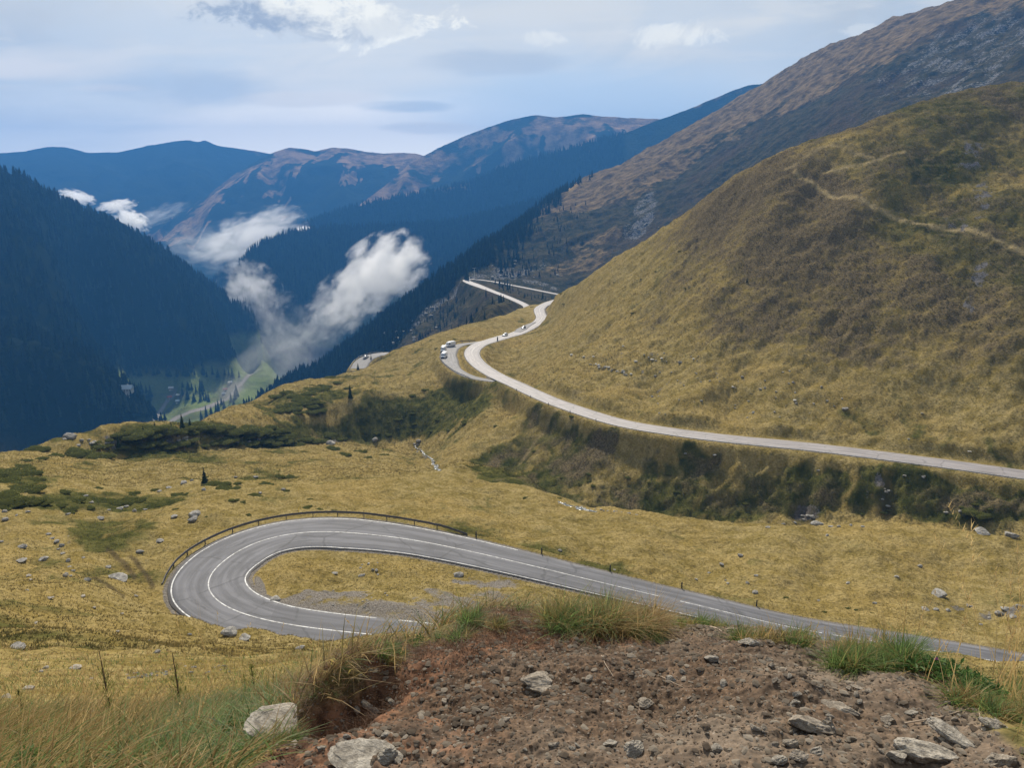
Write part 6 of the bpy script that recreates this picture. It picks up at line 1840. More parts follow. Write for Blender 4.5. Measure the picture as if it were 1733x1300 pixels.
house(301, 682, 5, 5, 2.8, 2.2, 0.2, M_roof_blue, M_wallw, "tiny blue-roofed hut nearest the stream in the valley")
house(381, 662, 6, 5, 3.0, 2.4, 0.5, M_roof_red, M_wallw, "red-roofed hut on the stony flat by the valley stream")
house(379, 669, 5, 4, 2.6, 2.0, 0.2, M_roof_pale, M_wallw, "white hut below the red-roofed one on the stony flat")
house(389, 650, 6, 4, 2.8, 2.0, 0.9, M_roof_pale, M_wallw, "white hut above the red-roofed one on the stony flat")

# ------------------------------------------------------------------ running water
def water(pts3, widths_, label):
    C = resample(pts3, 0.6)
    hw = np.interp(np.linspace(0, 1, len(C)), np.linspace(0, 1, len(widths_)), widths_) * (1 + 0.5 * fbm(np.arange(len(C)) / 3.0, np.zeros(len(C)), 2, 0.5, 88))
    T = np.gradient(C, axis=0); T[:, 2] = 0; T /= np.linalg.norm(T, axis=1)[:, None]
    N = np.stack([T[:, 1], -T[:, 0], np.zeros(len(T))], 1)
    P_ = np.stack([C + N * (hw * k)[:, None] for k in (-1, -.4, .3, 1)], 1)
    for i in range(len(C)):
        zc = max(ground_z(p[0], p[1]) for p in P_[i][1:3]) + 0.02
        P_[i, :, 2] = zc
    zz_ = P_[:, 0, 2]
    ker = np.ones(5) / 5
    P_[:, :, 2] = np.convolve(np.pad(zz_, 2, 'edge'), ker, 'valid')[:, None] + 0.03
    P_[:, 1:3, 2] += 0.05
    o = mesh_obj("stream", P_.reshape(-1, 3), grid_faces(len(C), 4), M_stream)
    return tag(o, label, None, None, 'structure')
w1 = [ground_at(u, v, 120) for (u, v) in ((702, 754), (710, 761), (718, 768), (727, 775), (733, 784), (739, 792), (745, 797))]
w1 = [q for q in w1 if q]
if len(w1) > 3: water(w1, [0.25, 0.4, 0.45, 0.5, 0.5], "white stream tumbling down the head of the gully")
w2 = [ground_at(u, v, 120) for (u, v) in ((944, 849), (955, 854), (968, 858), (982, 862), (996, 865), (1010, 867))]
w2 = [q for q in w2 if q]
if len(w2) > 3: water(w2, [0.15, 0.35, 0.5, 0.4, 0.2], "bright stream at the bottom of the gully")

# ------------------------------------------------------------------ foreground: stones set in the bank
def tilt_at(q):
    e = 0.12
    return (math.atan2(bank_z(q.x, q.y + e) - bank_z(q.x, q.y - e), 2 * e), -math.atan2(bank_z(q.x + e, q.y) - bank_z(q.x - e, q.y), 2 * e))
def bank_stone(u, v, wpx, seed, flat, label, group=None, elong=1.0, rz=None, sink=0.35, mat=None, lift=(0.0, 0.0), sub=4, flatlay=None):
    q = bank_at(u, v)
    if q is None: return
    tx, ty = tilt_at(q)
    if flatlay is not None: tx, ty = flatlay
    return rock(seed, q, px_h(q, wpx), label, group, "stone", mat or M_stone, sub, flat, rz, (tx + lift[0], ty + lift[1]), sink, elong, "stone")
for (u, v, w_, sd, fl, el_, rz, sk, lf, lab) in (
    (495, 1230, 140, 57, 0.13, 1.5, 0.05, 0.40, (0.12, 0.0), "smooth pale slab half buried where the grass meets the bank"),
    (606, 1288, 136, 58, 0.14, 1.4, 0.15, 0.40, (0.1, 0.05), "buff slab with a cracked edge at the bottom of the bank"),
    (656, 1285, 34, 53, 0.7, 1.0, 0.8, 0.3, (0, 0), "brown block pressed against the cracked slab"),
    (663, 1195, 18, 54, 0.6, 1.3, -0.8, 0.2, (0, 0.2), "small pale oval stone standing on the dark soil at left"),
    (635, 1209, 17, 55, 0.8, 1.0, 0.3, 0.2, (0, 0), "bluish upright stone left of the pale oval one"),
    (620, 1199, 24, 56, 0.5, 1.3, 0.2, 0.3, (0, 0), "brownish flat stone behind the bluish upright one"),
    (655, 1246, 20, 57, 0.5, 1.1, 0.1, 0.3, (0, 0), "rounded pale stone in the middle of the lower left soil"),
    (603, 1207, 16, 58, 0.7, 1.0, 0.5, 0.3, (0, 0), "small brown stone in the shadow of the torn turf"),
    (910, 1158, 56, 59, 0.32, 1.2, 0.15, 0.2, (0.15, 0.1), "layered slate lying in the middle of the bank, upper leaf"),
    (918, 1170, 54, 60, 0.28, 1.3, -0.1, 0.3, (0.1, 0), "layered slate lying in the middle of the bank, lower leaf"),
    (1072, 1273, 38, 61, 0.6, 1.0, 0.9, 0.25, (0, 0.2), "angular pale stone at the bottom centre of the bank"),
    (1032, 1264, 24, 62, 0.6, 1.0, 0.2, 0.3, (0, 0), "grey stone just left of the angular pale one"),
    (1206, 1119, 26, 63, 0.45, 1.2, 0.0, 0.4, (0, 0), "flat pale stone set flush in the gravel of the upper bank"),
    (1268, 1091, 34, 64, 0.45, 1.2, 0.1, 0.35, (0, 0), "large rounded pale stone near the crest tuft"),
    (1226, 1163, 22, 65, 0.6, 1.2, 1.2, 0.3, (0, 0), "bluish stone standing in the pale gravel streak"),
    (997, 1152, 18, 66, 0.6, 1.2, 1.1, 0.3, (0, 0), "bluish stone right of the layered slate"),
    (1092, 1194, 32, 67, 0.4, 1.2, 0.3, 0.5, (0, 0), "buried tan stone in the centre of the bank"),
    (1135, 1152, 20, 68, 0.5, 1.1, -0.2, 0.3, (0, 0), "pale stone in the middle of the upper bank"),
    (1372, 1231, 74, 69, 0.34, 1.05, 0.1, 0.12, (0.0, 0.12), "big flat angular stone propped on the right of the bank"),
    (1402, 1240, 30, 70, 0.8, 0.8, 0.5, 0.3, (0, 0), "dark stone wedged under the big flat angular one"),
    (1422, 1199, 56, 71, 0.22, 1.4, -0.45, 0.35, (0, 0.1), "long flat slate lying behind the big angular stone"),
    (1455, 1168, 30, 72, 0.3, 1.3, -0.5, 0.4, (0, 0.2), "grey slate sticking out of the soil below the green tuft"),
    (1505, 1223, 24, 73, 0.6, 1.2, -0.3, 0.3, (0, 0), "grey stone right of the long flat slate"),
    (1608, 1247, 68, 74, 0.30, 1.6, -0.75, 0.2, (0.2, 0.35), "ribbed grey slab leaning at the lower right"),
    (1683, 1233, 42, 75, 0.45, 1.3, -0.6, 0.25, (0, 0.2), "pale wedge-shaped stone near the right edge"),
    (1568, 1284, 86, 76, 0.45, 1.2, -0.4, 0.3, (0, 0), "large brownish slab at the bottom right of the bank"),
    (1518, 1284, 40, 77, 0.45, 1.2, 0.1, 0.4, (0, 0), "dark flat stone left of the large brownish slab"),
    (1340, 1264, 30, 78, 0.6, 1.0, 0.2, 0.3, (0, 0), "grey-brown stone under the big flat angular one"),
    (1384, 1279, 28, 79, 0.7, 1.0, 0.9, 0.25, (0, 0), "pale cleft stone at the bottom right of the bank"),
    (1351, 1287, 28, 80, 0.6, 1.0, 0.3, 0.3, (0, 0), "grey stone at the bottom edge left of the cleft one"),
    (1690, 1297, 50, 81, 0.6, 1.1, 0.4, 0.3, (0, 0), "brown stone at the bottom right corner of the bank"),
    (1212, 1273, 24, 82, 0.6, 1.1, 0.9, 0.3, (0, 0), "tan stone at the bottom of the pale soil patch"),
    (1277, 1235, 20, 83, 0.5, 1.1, -0.3, 0.3, (0, 0), "grey stone in the gravel left of the big angular one"),
    (1316, 1292, 30, 84, 0.5, 1.1, 0.2, 0.3, (0, 0), "pale stone cut by the bottom edge of the picture"),
    (1348, 1179, 16, 85, 0.6, 1.0, 0.0, 0.3, (0, 0), "small pale stone above the big angular one, upper of two"),
    (1344, 1193, 18, 86, 0.5, 1.1, 0.0, 0.3, (0, 0), "small pale stone above the big angular one, lower of two"),
    (1306, 1131, 12, 87, 0.8, 0.9, 0.0, 0.2, (0, 0), "tiny white stone in the reddish soil at right"),
    (1604, 1195, 12, 88, 0.9, 0.9, 0.0, 0.1, (0, 0), "tiny white pebble under the hanging grass at right"),
    (1542, 1209, 22, 89, 0.3, 1.4, 0.3, 0.3, (0, 0), "flat chip of slate between the tufts and the leaning slab"),
    (939, 1262, 22, 90, 0.4, 1.2, 0.1, 0.4, (0, 0), "tan stone in the lower left of the bank's centre"),
    (854, 1222, 22, 91, 0.5, 1.3, 0.5, 0.3, (0, 0), "dark elongated stone left of the buried tan one"),
    (753, 1190, 18, 92, 0.5, 1.2, -1.0, 0.4, (0, 0), "buff stone in the dark soil left of the slate"),
    (588, 1251, 14, 93, 0.6, 1.0, 0.1, 0.3, (0, 0), "small stone above the cracked slab, left of a pair"),
    (607, 1262, 12, 94, 0.6, 1.0, 0.6, 0.3, (0, 0), "small stone above the cracked slab, right of a pair"),
    (543, 1270, 14, 95, 0.6, 1.0, 0.0, 0.3, (0, 0), "round pale stone in the reddish litter by the slab"),
    (1301, 1119, 13, 96, 0.6, 1.0, 0.0, 0.3, (0, 0), "white chip beside the reddish soil at right")):
    bank_stone(u, v, w_, sd, fl, lab, None, el_, rz, min(0.75, sk + 0.18), M_rock if ('slab' in lab or 'pale' in lab) else None, lf, 4 if w_ > 26 else 3, (0.10, 0.12) if w_ > 100 else None)
k_ = 0
while k_ < 150:
    u = random.uniform(560, 1720); v = random.triangular(1070, 1298, 1250)
    if u < np.interp(v, EDGE_V, EDGE_U) + 40 or v < np.interp(u, [p_[0] for p_ in CREST], [p_[1] for p_ in CREST]) + 14: continue
    if random.random() > (0.35 if u < 950 else 0.6 if u < 1150 else 1.0): continue
    bank_stone(u, v, random.choice([5, 6, 7, 8, 9, 11, 13]), 300 + k_ % 9, (0.3, 0.42, 0.6)[k_ % 3], "small loose stone strewn over the soil bank", "small stones on the bank", 1.15, None, 0.2, M_rock if k_ % 4 == 0 else None, (random.gauss(0, .2), random.gauss(0, .2)), 2)
    k_ += 1
# crumbs and pebbles
def pebbles(n, lo, hi, sub, seed, label, patch=None):
    p_, (i, j) = sample_grid(Xb, Yb, Zb, np.clip(dirt * (Rb > 1.5) * (np.abs(Ub - 866) < 1000) * (0.35 + 0.9 * sst(fbm(Xb / 0.3, Yb / 0.3, 3, 0.5, 700 + seed), -0.4, 0.5)) * (1 if patch is None else patch), 0, 1), n)
    V_l, F_l, T_l, off = [], [], [], 0
    for var in range(4):
        k = np.arange(var, len(p_), 4)
        v_, f_ = rock_mesh_data(800 + var + seed, sub, 0.36, 9, 0.08)
        s_ = lo * (hi / lo) ** (rng.random(len(k)) ** 2.2)
        sc = np.stack([s_ * rng.uniform(.8, 1.3, len(k)), s_ * rng.uniform(.8, 1.2, len(k)), s_ * rng.uniform(.5, 1.1, len(k))], 1)
        pp = p_[k].copy(); pp[:, 2] += s_ * 0.18
        V_, F_ = batch(np.array(v_), np.array(f_), pp, sc, rng.uniform(0, 6.28, len(k)), rng.normal(0, .3, (len(k), 2)))
        V_l.append(V_); F_l.append(F_ + off); off += len(V_)
        T_l.append(np.repeat(np.clip(rng.beta(1.0, 3.6, len(k)) + 0.12 * (s_ > 0.006), 0, 1), len(v_)))
    o = mesh_obj("gravel", np.concatenate(V_l), np.concatenate(F_l), M_pebble, smooth=False)
    set_float(o.data, 'tone', np.concatenate(T_l))
    return tag(o, label, None, None, 'stuff')
pebbles(17000, 0.0022, 0.0075, 1, 1, "fine gravel and crumbs of earth all over the bank")
pebbles(8000, 0.0045, 0.020, 1, 2, "coarser pebbles scattered over the bank")

# ------------------------------------------------------------------ blades
def blade_mesh(base, L_, azm, lean, curve, width, segs=4, wave=0.0):
    """curved tapering ribbons; returns verts, quads"""
    n = len(base)
    t_ = np.linspace(0, 1, segs + 1)[None, :]
    dx, dy = np.cos(azm)[:, None], np.sin(azm)[:, None]
    out = L_[:, None] * (lean[:, None] * t_ + curve[:, None] * t_ ** 2)
    up = L_[:, None] * (t_ * np.sqrt(np.maximum(0.05, 1 - np.minimum(lean[:, None], .95) ** 2)) - 0.55 * np.minimum(curve[:, None], 1.5) * t_ ** 2.2)
    side = wave * L_[:, None] * np.sin(t_ * 3 + base[:, 0:1] * 50)
    x = base[:, 0:1] + dx * out - dy * side; y = base[:, 1:2] + dy * out + dx * side; z = base[:, 2:3] + up
    a2_ = azm + math.pi / 2 + rng.normal(0, 0.6, n)
    wx = np.cos(a2_)[:, None]; wy = np.sin(a2_)[:, None]
    w_ = width[:, None] * np.maximum(0.12, (1 - t_ ** 1.6)) * 0.5
    Lp = np.stack([x - wx * w_, y - wy * w_, z], -1); Rp = np.stack([x + wx * w_, y + wy * w_, z], -1)
    V_ = np.stack([Lp, Rp], 2).reshape(n, (segs + 1) * 2, 3)
    i = np.arange(segs) * 2
    f = np.stack([i, i + 1, i + 3, i + 2], 1)
    F_ = (f[None] + (np.arange(n) * (segs + 1) * 2)[:, None, None]).reshape(-1, 4)
    return V_.reshape(-1, 3), F_, (segs + 1) * 2
def blades_obj(name, parts, mats, parent=None):
    """parts: list of (V, F, tone-per-vertex, material index)"""
    off = 0; Vs, Fs, Ts, Ms = [], [], [], []
    for (V_, F_, T_, mi) in parts:
        Vs.append(V_); Fs.append(F_ + off); off += len(V_); Ts.append(T_); Ms.append(np.full(len(F_), mi))
    o = mesh_obj(name, np.concatenate(Vs), np.concatenate(Fs), None, parent, True, mats, np.concatenate(Ms))
    set_float(o.data, 'tone', np.concatenate(Ts))
    return o
MATS3 = [M_bladeG, M_bladeD, M_bladeO]
def tuft(u, v, wpx, hpx, n, mix, label, droop=0.6, dr=0.0, wid=0.0034, spread=0.30, cat="grass tuft"):
    q = bank_at(u, v)
    if q is None: return
    if dr:
        r_ = math.hypot(q.x, q.y) + dr; a = math.atan2(q.x, q.y); q = Vector((r_ * math.sin(a), r_ * math.cos(a), 0)); q.z = bank_z(q.x, q.y)
    W = px_h(q, wpx) / 2; H = px_h(q, hpx) * 0.86
    parts = []
    for mi, share in enumerate(mix):
        k = int(n * share)
        if k == 0: continue
        # several tangled crowns rather than one fan; wind and gravity bend them the same way
        nc = max(3, int(wpx / 14))
        cx_, cy_ = rng.uniform(-.8, .8, nc) * W, rng.uniform(-.45, .45, nc) * W
        ch = rng.uniform(0.6, 1.1, nc)
        ci = rng.integers(0, nc, k)
        bx = cx_[ci] + rng.normal(0, 0.11 * W, k); by = cy_[ci] + rng.normal(0, 0.09 * W, k)
        az_ = np.where(rng.random(k) < 0.45, rng.normal(0.35, 0.9, k), rng.uniform(0, 6.283, k))
        L_ = H * rng.uniform(0.45, 1.2, k) * ch[ci]
        lean = np.clip(np.abs(rng.normal(0.25, 0.22, k)), 0, 0.95)
        cur = np.clip(rng.normal(droop * 0.85, 0.32, k), 0.02, 1.5)
        bz = np.array([bank_z(q.x + x, q.y + y) for x, y in zip(bx, by)]) - q.z - 0.012
        V_, F_, per = blade_mesh(np.stack([bx, by, bz], 1), L_, az_, lean, cur, np.full(k, wid) * rng.uniform(.7, 1.5, k), 4, 0.03)
        T_ = np.repeat(np.clip(rng.normal(0.5, 0.25, k), 0, 1), per)
        parts.append((V_, F_, T_, mi))
    o = blades_obj("grass_tuft", parts, MATS3)
    o.location = q
    return tag(o, label, cat)
tuft(985, 1054, 140, 76, 2300, (0.40, 0.30, 0.30), "shaggy pale-green grass tuft crowning the bank, left half of the big clump", 0.75)
tuft(1052, 1066, 130, 70, 2300, (0.12, 0.60, 0.28), "shaggy straw-brown grass tuft crowning the bank, right half of the big clump", 0.85)
tuft(1082, 1072, 60, 40, 500, (0.8, 0.05, 0.15), "dark green fringe under the right end of the big clump", 0.9)
tuft(815, 1056, 86, 36, 900, (0.62, 0.16, 0.22), "blue-green grass tuft at the left shoulder of the bank crest", 0.7)
tuft(772, 1082, 50, 34, 500, (0.55, 0.2, 0.25), "thin grass tuft hanging over the left shoulder of the crest", 0.9)
tuft(890, 1040, 58, 24, 500, (0.8, 0.1, 0.1), "short fresh green tuft between the shoulder and the big clump", 0.5)
tuft(1130, 1060, 56, 28, 420, (0.55, 0.15, 0.3), "sparse pale tuft right of the big clump", 0.55)
tuft(1195, 1058, 76, 30, 700, (0.55, 0.15, 0.3), "low yellow-green tuft on the crest before the straight road", 0.6)
tuft(1300, 1082, 110, 42, 1000, (0.5, 0.2, 0.3), "broad yellow-green tuft on the crest right of the rounded stone", 0.7)
tuft(1362, 1088, 40, 40, 220, (0.4, 0.3, 0.3), "thin upright stems between the broad tuft and the green cushion", 0.25)
tuft(1474, 1138, 118, 66, 4200, (0.86, 0.05, 0.09), "dense rounded cushion of deep green grass on the right crest", 0.7, 0, 0.0034, 0.52)
tuft(1470, 1112, 100, 66, 260, (0.1, 0.6, 0.3), "straw-tipped stems rising out of the deep green cushion", 0.3)
tuft(1640, 1190, 66, 46, 800, (0.55, 0.2, 0.25), "grass tuft hanging over the soil lip at right", 1.0)
tuft(1702, 1214, 90, 40, 1000, (0.35, 0.3, 0.35), "yellow-green grass tuft low on the right edge of the bank", 0.8)
tuft(1690, 1165, 90, 44, 900, (0.8, 0.08, 0.12), "green grass clump above the yellow one at the right edge", 0.7)
tuft(640, 1110, 80, 36, 600, (0.55, 0.2, 0.25), "tall grass tuft on the bank's left rim before the hairpin's near arm", 0.5)
tuft(668, 1100, 40, 26, 320, (0.9, 0.0, 0.1), "small vivid green tuft beside the tall one on the left rim", 0.6)
tuft(592, 1134, 46, 20, 300, (0.5, 0.25, 0.25), "grass tuft trailing down the torn left rim", 0.9)
tuft(548, 1172, 40, 18, 240, (0.45, 0.3, 0.25), "lowest grass tuft trailing over the torn left rim", 1.0)
tuft(720, 1092, 50, 22, 300, (0.8, 0.05, 0.15), "short green sprouts on the left rim", 0.6)
tuft(465, 1262, 70, 50, 900, (0.75, 0.1, 0.15), "green grass tuft overhanging the smooth pale slab", 0.9)

# leafy plants
def leafy(u, v, wpx, hpx, n, label, tone_mu=0.5):
    q = bank_at(u, v)
    if q is None: return
    W = px_h(q, wpx) / 2; H = px_h(q, hpx)
    r_ = np.random.default_rng(int(u))
    vs, fs, tn = [], [], []
    for i in range(n):
        a = r_.uniform(0, 6.283); rad = math.sqrt(r_.random()) * W
        x, y = rad * math.cos(a), rad * math.sin(a) * 0.7
        z = bank_z(q.x + x, q.y + y) - q.z + H * r_.uniform(0.15, 1.0) * (1 - 0.5 * rad / W)
        l_ = H * r_.uniform(0.22, 0.5); w_ = l_ * r_.uniform(0.25, 0.45)
        az_ = r_.uniform(0, 6.283); el_ = r_.uniform(-0.3, 0.9)
        d = np.array([math.cos(az_) * math.cos(el_), math.sin(az_) * math.cos(el_), math.sin(el_)])
        s_ = np.cross(d, [0, 0, 1]); s_ /= np.linalg.norm(s_) + 1e-6
        up = np.cross(s_, d)
        i0 = len(vs); p0 = np.array([x, y, z])
        vs += [tuple(p0), tuple(p0 + d * l_ * .5 + s_ * w_ * .5 + up * .1 * l_), tuple(p0 + d * l_), tuple(p0 + d * l_ * .5 - s_ * w_ * .5 + up * .1 * l_)]
        fs += [(i0, i0 + 1, i0 + 2, i0 + 3)]
        tn += [float(np.clip(r_.normal(tone_mu, .25), 0, 1))] * 4
    o = mesh_obj("leafy_plant", vs, fs, M_leaf, smooth=False)
    set_float(o.data, 'tone', tn)
    o.location = q
    return tag(o, label, "plant")
M_leaf = leaf_mat("broad_leaves", (0.035, 0.085, 0.018), (0.150, 0.260, 0.060), 0.35)
leafy(1562, 1140, 80, 30, 420, "bright green leafy plant right of the deep green cushion")
leafy(1622, 1152, 86, 26, 420, "low leafy patch sloping down toward the right tufts")
leafy(1660, 1172, 60, 26, 260, "dark leafy patch beside the hanging tuft", 0.3)
leafy(705, 1090, 26, 16, 90, "tiny leafy sprout on the left rim of the bank")
leafy(392, 1250, 40, 30, 160, "small leafy weed in the green grass left of the slab", 0.6)
leafy(60, 1292, 46, 26, 160, "bright leafy weed at the bottom left corner", 0.6)
q = bank_at(1581, 1140)
if q:
    vs, fs = [], []
    for k in range(40):
        a = random.uniform(0, 6.28); e_ = random.uniform(0, 1.5); r_ = 0.011
        d = Vector((math.cos(a) * math.cos(e_), math.sin(a) * math.cos(e_), math.sin(e_)))
        s_ = d.cross(Vector((0.3, 0.2, 1))).normalized() * 0.0022
        i0 = len(vs); vs += [tuple(Vector((0, 0, .06)) + d * .003 - s_), tuple(Vector((0, 0, .06)) + d * .003 + s_), tuple(Vector((0, 0, .06)) + d * r_)]
        fs.append((i0, i0 + 1, i0 + 2))
    root = empty("flower", tuple(q), 0, "single small purple flower among the bright leaves", "flower")
    mesh_obj("blossom", vs, fs, simple("purple_petals", (0.34, 0.10, 0.30), 0.7), root, smooth=False)
    a_, fa = box_v(0, 0, .03, .002, .002, .06); mesh_obj("stem", a_, fa, M_bladeG, root, smooth=False)

# tall dry stalks with seed heads
def stalks(u, v, n, hpx, spread_px, label, name="tall_grass", lean0=0.12, azc=None, dr=0.0, seed=1, tone=0.6):
    q = bank_at(u, v)
    if q is None: return
    if dr:
        r0 = math.hypot(q.x, q.y) + dr; a0 = math.atan2(q.x, q.y); q = Vector((r0 * math.sin(a0), r0 * math.cos(a0), 0)); q.z = bank_z(q.x, q.y)
    r_ = np.random.default_rng(seed)
    H = px_h(q, hpx); W = px_h(q, spread_px) / 2
    bx = r_.uniform(-W, W, n); by = r_.uniform(-W * .5, W * .5, n)
    bz = np.array([bank_z(q.x + x, q.y + y) for x, y in zip(bx, by)]) - q.z
    az_ = r_.uniform(0, 6.283, n) if azc is None else r_.normal(azc, 0.5, n)
    L_ = H * r_.uniform(0.6, 1.1, n); le = np.abs(r_.normal(lean0, .1, n)); cu = np.abs(r_.normal(.12, .12, n))
    V_, F_, per = blade_mesh(np.stack([bx, by, bz], 1), L_, az_, le, cu, np.full(n, .0036), 6)
    parts = [(V_, F_, np.repeat(np.clip(r_.normal(tone, .15, n), 0, 1), per), 1)]
    # seed heads: small husks along the last fifth
    tips = V_.reshape(n, per, 3)
    hb, ha, hl = [], [], []
    for i in range(n):
        if r_.random() < 0.25: continue
        p1 = tips[i, -1]; p0 = tips[i, -5]
        for k in range(16):
            f = r_.random()
            hb.append(p0 + (p1 - p0) * f); ha.append(r_.uniform(0, 6.283)); hl.append(H * 0.05 * r_.uniform(.5, 1.2))
    if hb:
        m_ = len(hb)
        V2_, F2_, per2 = blade_mesh(np.array(hb), np.array(hl), np.array(ha), r_.uniform(.1, .5, m_), r_.uniform(0, .3, m_), np.full(m_, .0042), 2)
        parts.append((V2_, F2_, np.repeat(np.clip(r_.normal(.75, .15, m_), 0, 1), per2), 1))
    o = blades_obj(name, parts, MATS3)
    o.location = q
    return tag(o, label, "tall grass")
stalks(1640, 1165, 10, 150, 130, "tall thin straw stalks rising before the road at right", seed=2, lean0=.18)
stalks(1712, 1185, 26, 180, 60, "thick stand of reddish dry stalks at the right edge", seed=3, lean0=.10)
stalks(1700, 1180, 7, 270, 80, "tallest pale stalks with feathery heads at the right edge", seed=4, lean0=.16, azc=2.8)
stalks(1520, 1118, 4, 120, 40, "thin stalks with dark seed heads beside the deep green cushion", seed=5, lean0=.1, tone=.2)
stalks(1585, 1135, 7, 62, 50, "stiff broad dry blades above the leafy plant", seed=6)
stalks(640, 1112, 16, 66, 100, "fine stalks standing out of the tall tuft on the left rim", seed=7, lean0=.2)
stalks(1375, 1096, 6, 50, 40, "wispy stalks left of the deep green cushion", seed=8)
stalks(345, 1178, 7, 150, 60, "pale stalks whose heads rise before the hairpin's bend", seed=9, lean0=.15, dr=0)
stalks(430, 1160, 8, 120, 80, "pale stalks whose heads rise before the near arm of the road", seed=10, lean0=.15)
stalks(560, 1150, 8, 100, 70, "pale stalks by the torn rim, heads before the gravel", seed=12, lean0=.15)
stalks(60, 1240, 22, 120, 140, "sheaf of pinkish dry stalks at the left edge", seed=13, lean0=.25, azc=0.6)
stalks(160, 1262, 26, 130, 150, "leaning straw stalks crossing the bottom left grass", seed=14, lean0=.3, azc=0.5)
stalks(262, 1275, 20, 110, 140, "long straw blades leaning right above the green grass", seed=15, lean0=.35, azc=0.4)

# young trees and bare leaders on the left slope
def sapling(u, v, hpx, label, bushy, seed):
    q = bank_at(u, v)
    if q is None: return
    r_ = np.random.default_rng(seed)
    H = px_h(q, hpx)
    root = empty("sapling", tuple(q), 0, label, "sapling")
    k = 6; tv, tf = [], []
    for m_ in range(6):
        f = m_ / 5
        for s_ in range(k):
            rad = H * (0.016 * (1 - f) + 0.006)
            tv.append((rad * math.cos(6.283 * s_ / k) + .01 * H * math.sin(f * 4), rad * math.sin(6.283 * s_ / k), H * f))
    tf = [(m_ * k + s_, m_ * k + (s_ + 1) % k, (m_ + 1) * k + (s_ + 1) % k, (m_ + 1) * k + s_) for m_ in range(5) for s_ in range(k)]
    mesh_obj("trunk", tv, tf, M_bark, root)
    hb, ha, hl, le = [], [], [], []
    for i in range(int(60 + 260 * bushy)):
        f = r_.random() ** (1.1 if bushy > .5 else 1.9) * (0.95 if bushy > .5 else .7)
        reach = H * 0.22 * (1 - f) * (0.5 + bushy)
        a = r_.uniform(0, 6.283); d = r_.random() * reach
        hb.append((d * math.cos(a), d * math.sin(a), H * f + d * .3)); ha.append(a + r_.normal(0, .8)); hl.append(H * r_.uniform(.05, .13)); le.append(r_.uniform(.2, .8))
    n = len(hb)
    V_, F_, per = blade_mesh(np.array(hb), np.array(hl), np.array(ha), np.array(le), np.zeros(n), np.full(n, H * .018), 2)
    c_ = mesh_obj("crown", V_, F_, M_shrub, root, smooth=False)
    set_float(c_.data, 'tone', np.repeat(np.clip(r_.normal(.6, .25, n), 0, 1), per))
for (u, v, h_, b_, lab) in ((184, 1200, 92, 0.25, "bare brown leader of a sapling on the left slope, left of two"), (304, 1196, 88, 0.3, "bare brown leader of a sapling on the left slope, right of two"), (251, 1196, 32, 0.2, "short bare twig between the two brown leaders"),
                            (430, 1174, 50, 0.9, "young bushy spruce on the slope left of the torn rim"), (190, 1222, 46, 1.0, "scrubby young spruce at the foot of the left brown leader"), (40, 1216, 44, 1.0, "dark scrubby young spruce near the left edge"), (464, 1160, 30, 0.3, "thin seedling right of the young bushy spruce"), (415, 1165, 24, 0.8, "tiny spruce just left of the young bushy one"),
                            (1092, 1052, 30, 0.9, "seedling spruce on the crest right of the big clump, left of two"), (1108, 1054, 32, 1.0, "seedling spruce on the crest right of the big clump, right of two")):
    sapling(u, v, h_, lab, b_, int(u))

# twigs and roots lying on the bank
def twig(pts, rad, mat, label, cat="twig", name="twig"):
    P_ = []
    for (u, v) in pts:
        q = bank_at(u, v)
        P_.append((q.x, q.y, q.z + rad * 1.2))
    P_ = np.array(P_)
    t_ = np.linspace(0, len(P_) - 1, 24)
    C = np.stack([np.interp(t_, np.arange(len(P_)), P_[:, k]) for k in range(3)], 1)
    for _ in range(3): C[1:-1] = (C[:-2] + 2 * C[1:-1] + C[2:]) / 4
    C[:, 2] += 0.006 * np.sin(np.linspace(0, 3.1, 24))
    k = 6; vs, fs = [], []
    for i in range(24):
        T = C[min(i + 1, 23)] - C[max(i - 1, 0)]; T /= np.linalg.norm(T)
        a_ = np.cross(T, [0, 0, 1]); a_ /= np.linalg.norm(a_); b_ = np.cross(a_, T)
        rr = rad * (1 - 0.6 * i / 23)
        for s_ in range(k): vs.append(tuple(C[i] + rr * (math.cos(6.283 * s_ / k) * a_ + math.sin(6.283 * s_ / k) * b_)))
    fs = [(i * k + s_, i * k + (s_ + 1) % k, (i + 1) * k + (s_ + 1) % k, (i + 1) * k + s_) for i in range(23) for s_ in range(k)]
    return tag(mesh_obj(name, vs, fs, mat), label, cat)
M_twig = simple("bleached_twig", (0.36, 0.28, 0.20), 0.85, 0.3, 40.0)
twig([(1203, 1064), (1222, 1072)], 0.006, M_twig, "short bleached stick on the crest before the straight road")
twig([(1230, 1068), (1252, 1071)], 0.005, M_twig, "second bleached stick right of the short one")
twig([(1018, 1112), (1024, 1130), (1038, 1149)], 0.0022, M_twig, "thin bent straw in the middle of the bank")
twig([(1530, 1228), (1590, 1219), (1640, 1206), (1662, 1204)], 0.0026, M_twig, "long root running across the soil at right", "root", "root")
twig([(1680, 1154), (1656, 1178), (1655, 1200), (1660, 1230)], 0.0030, M_twig, "pale root hanging down from the right tufts", "root", "root")
twig([(1118, 1146), (1140, 1160), (1158, 1166)], 0.0018, M_twig, "fine rootlet right of the thin bent straw", "root", "root")

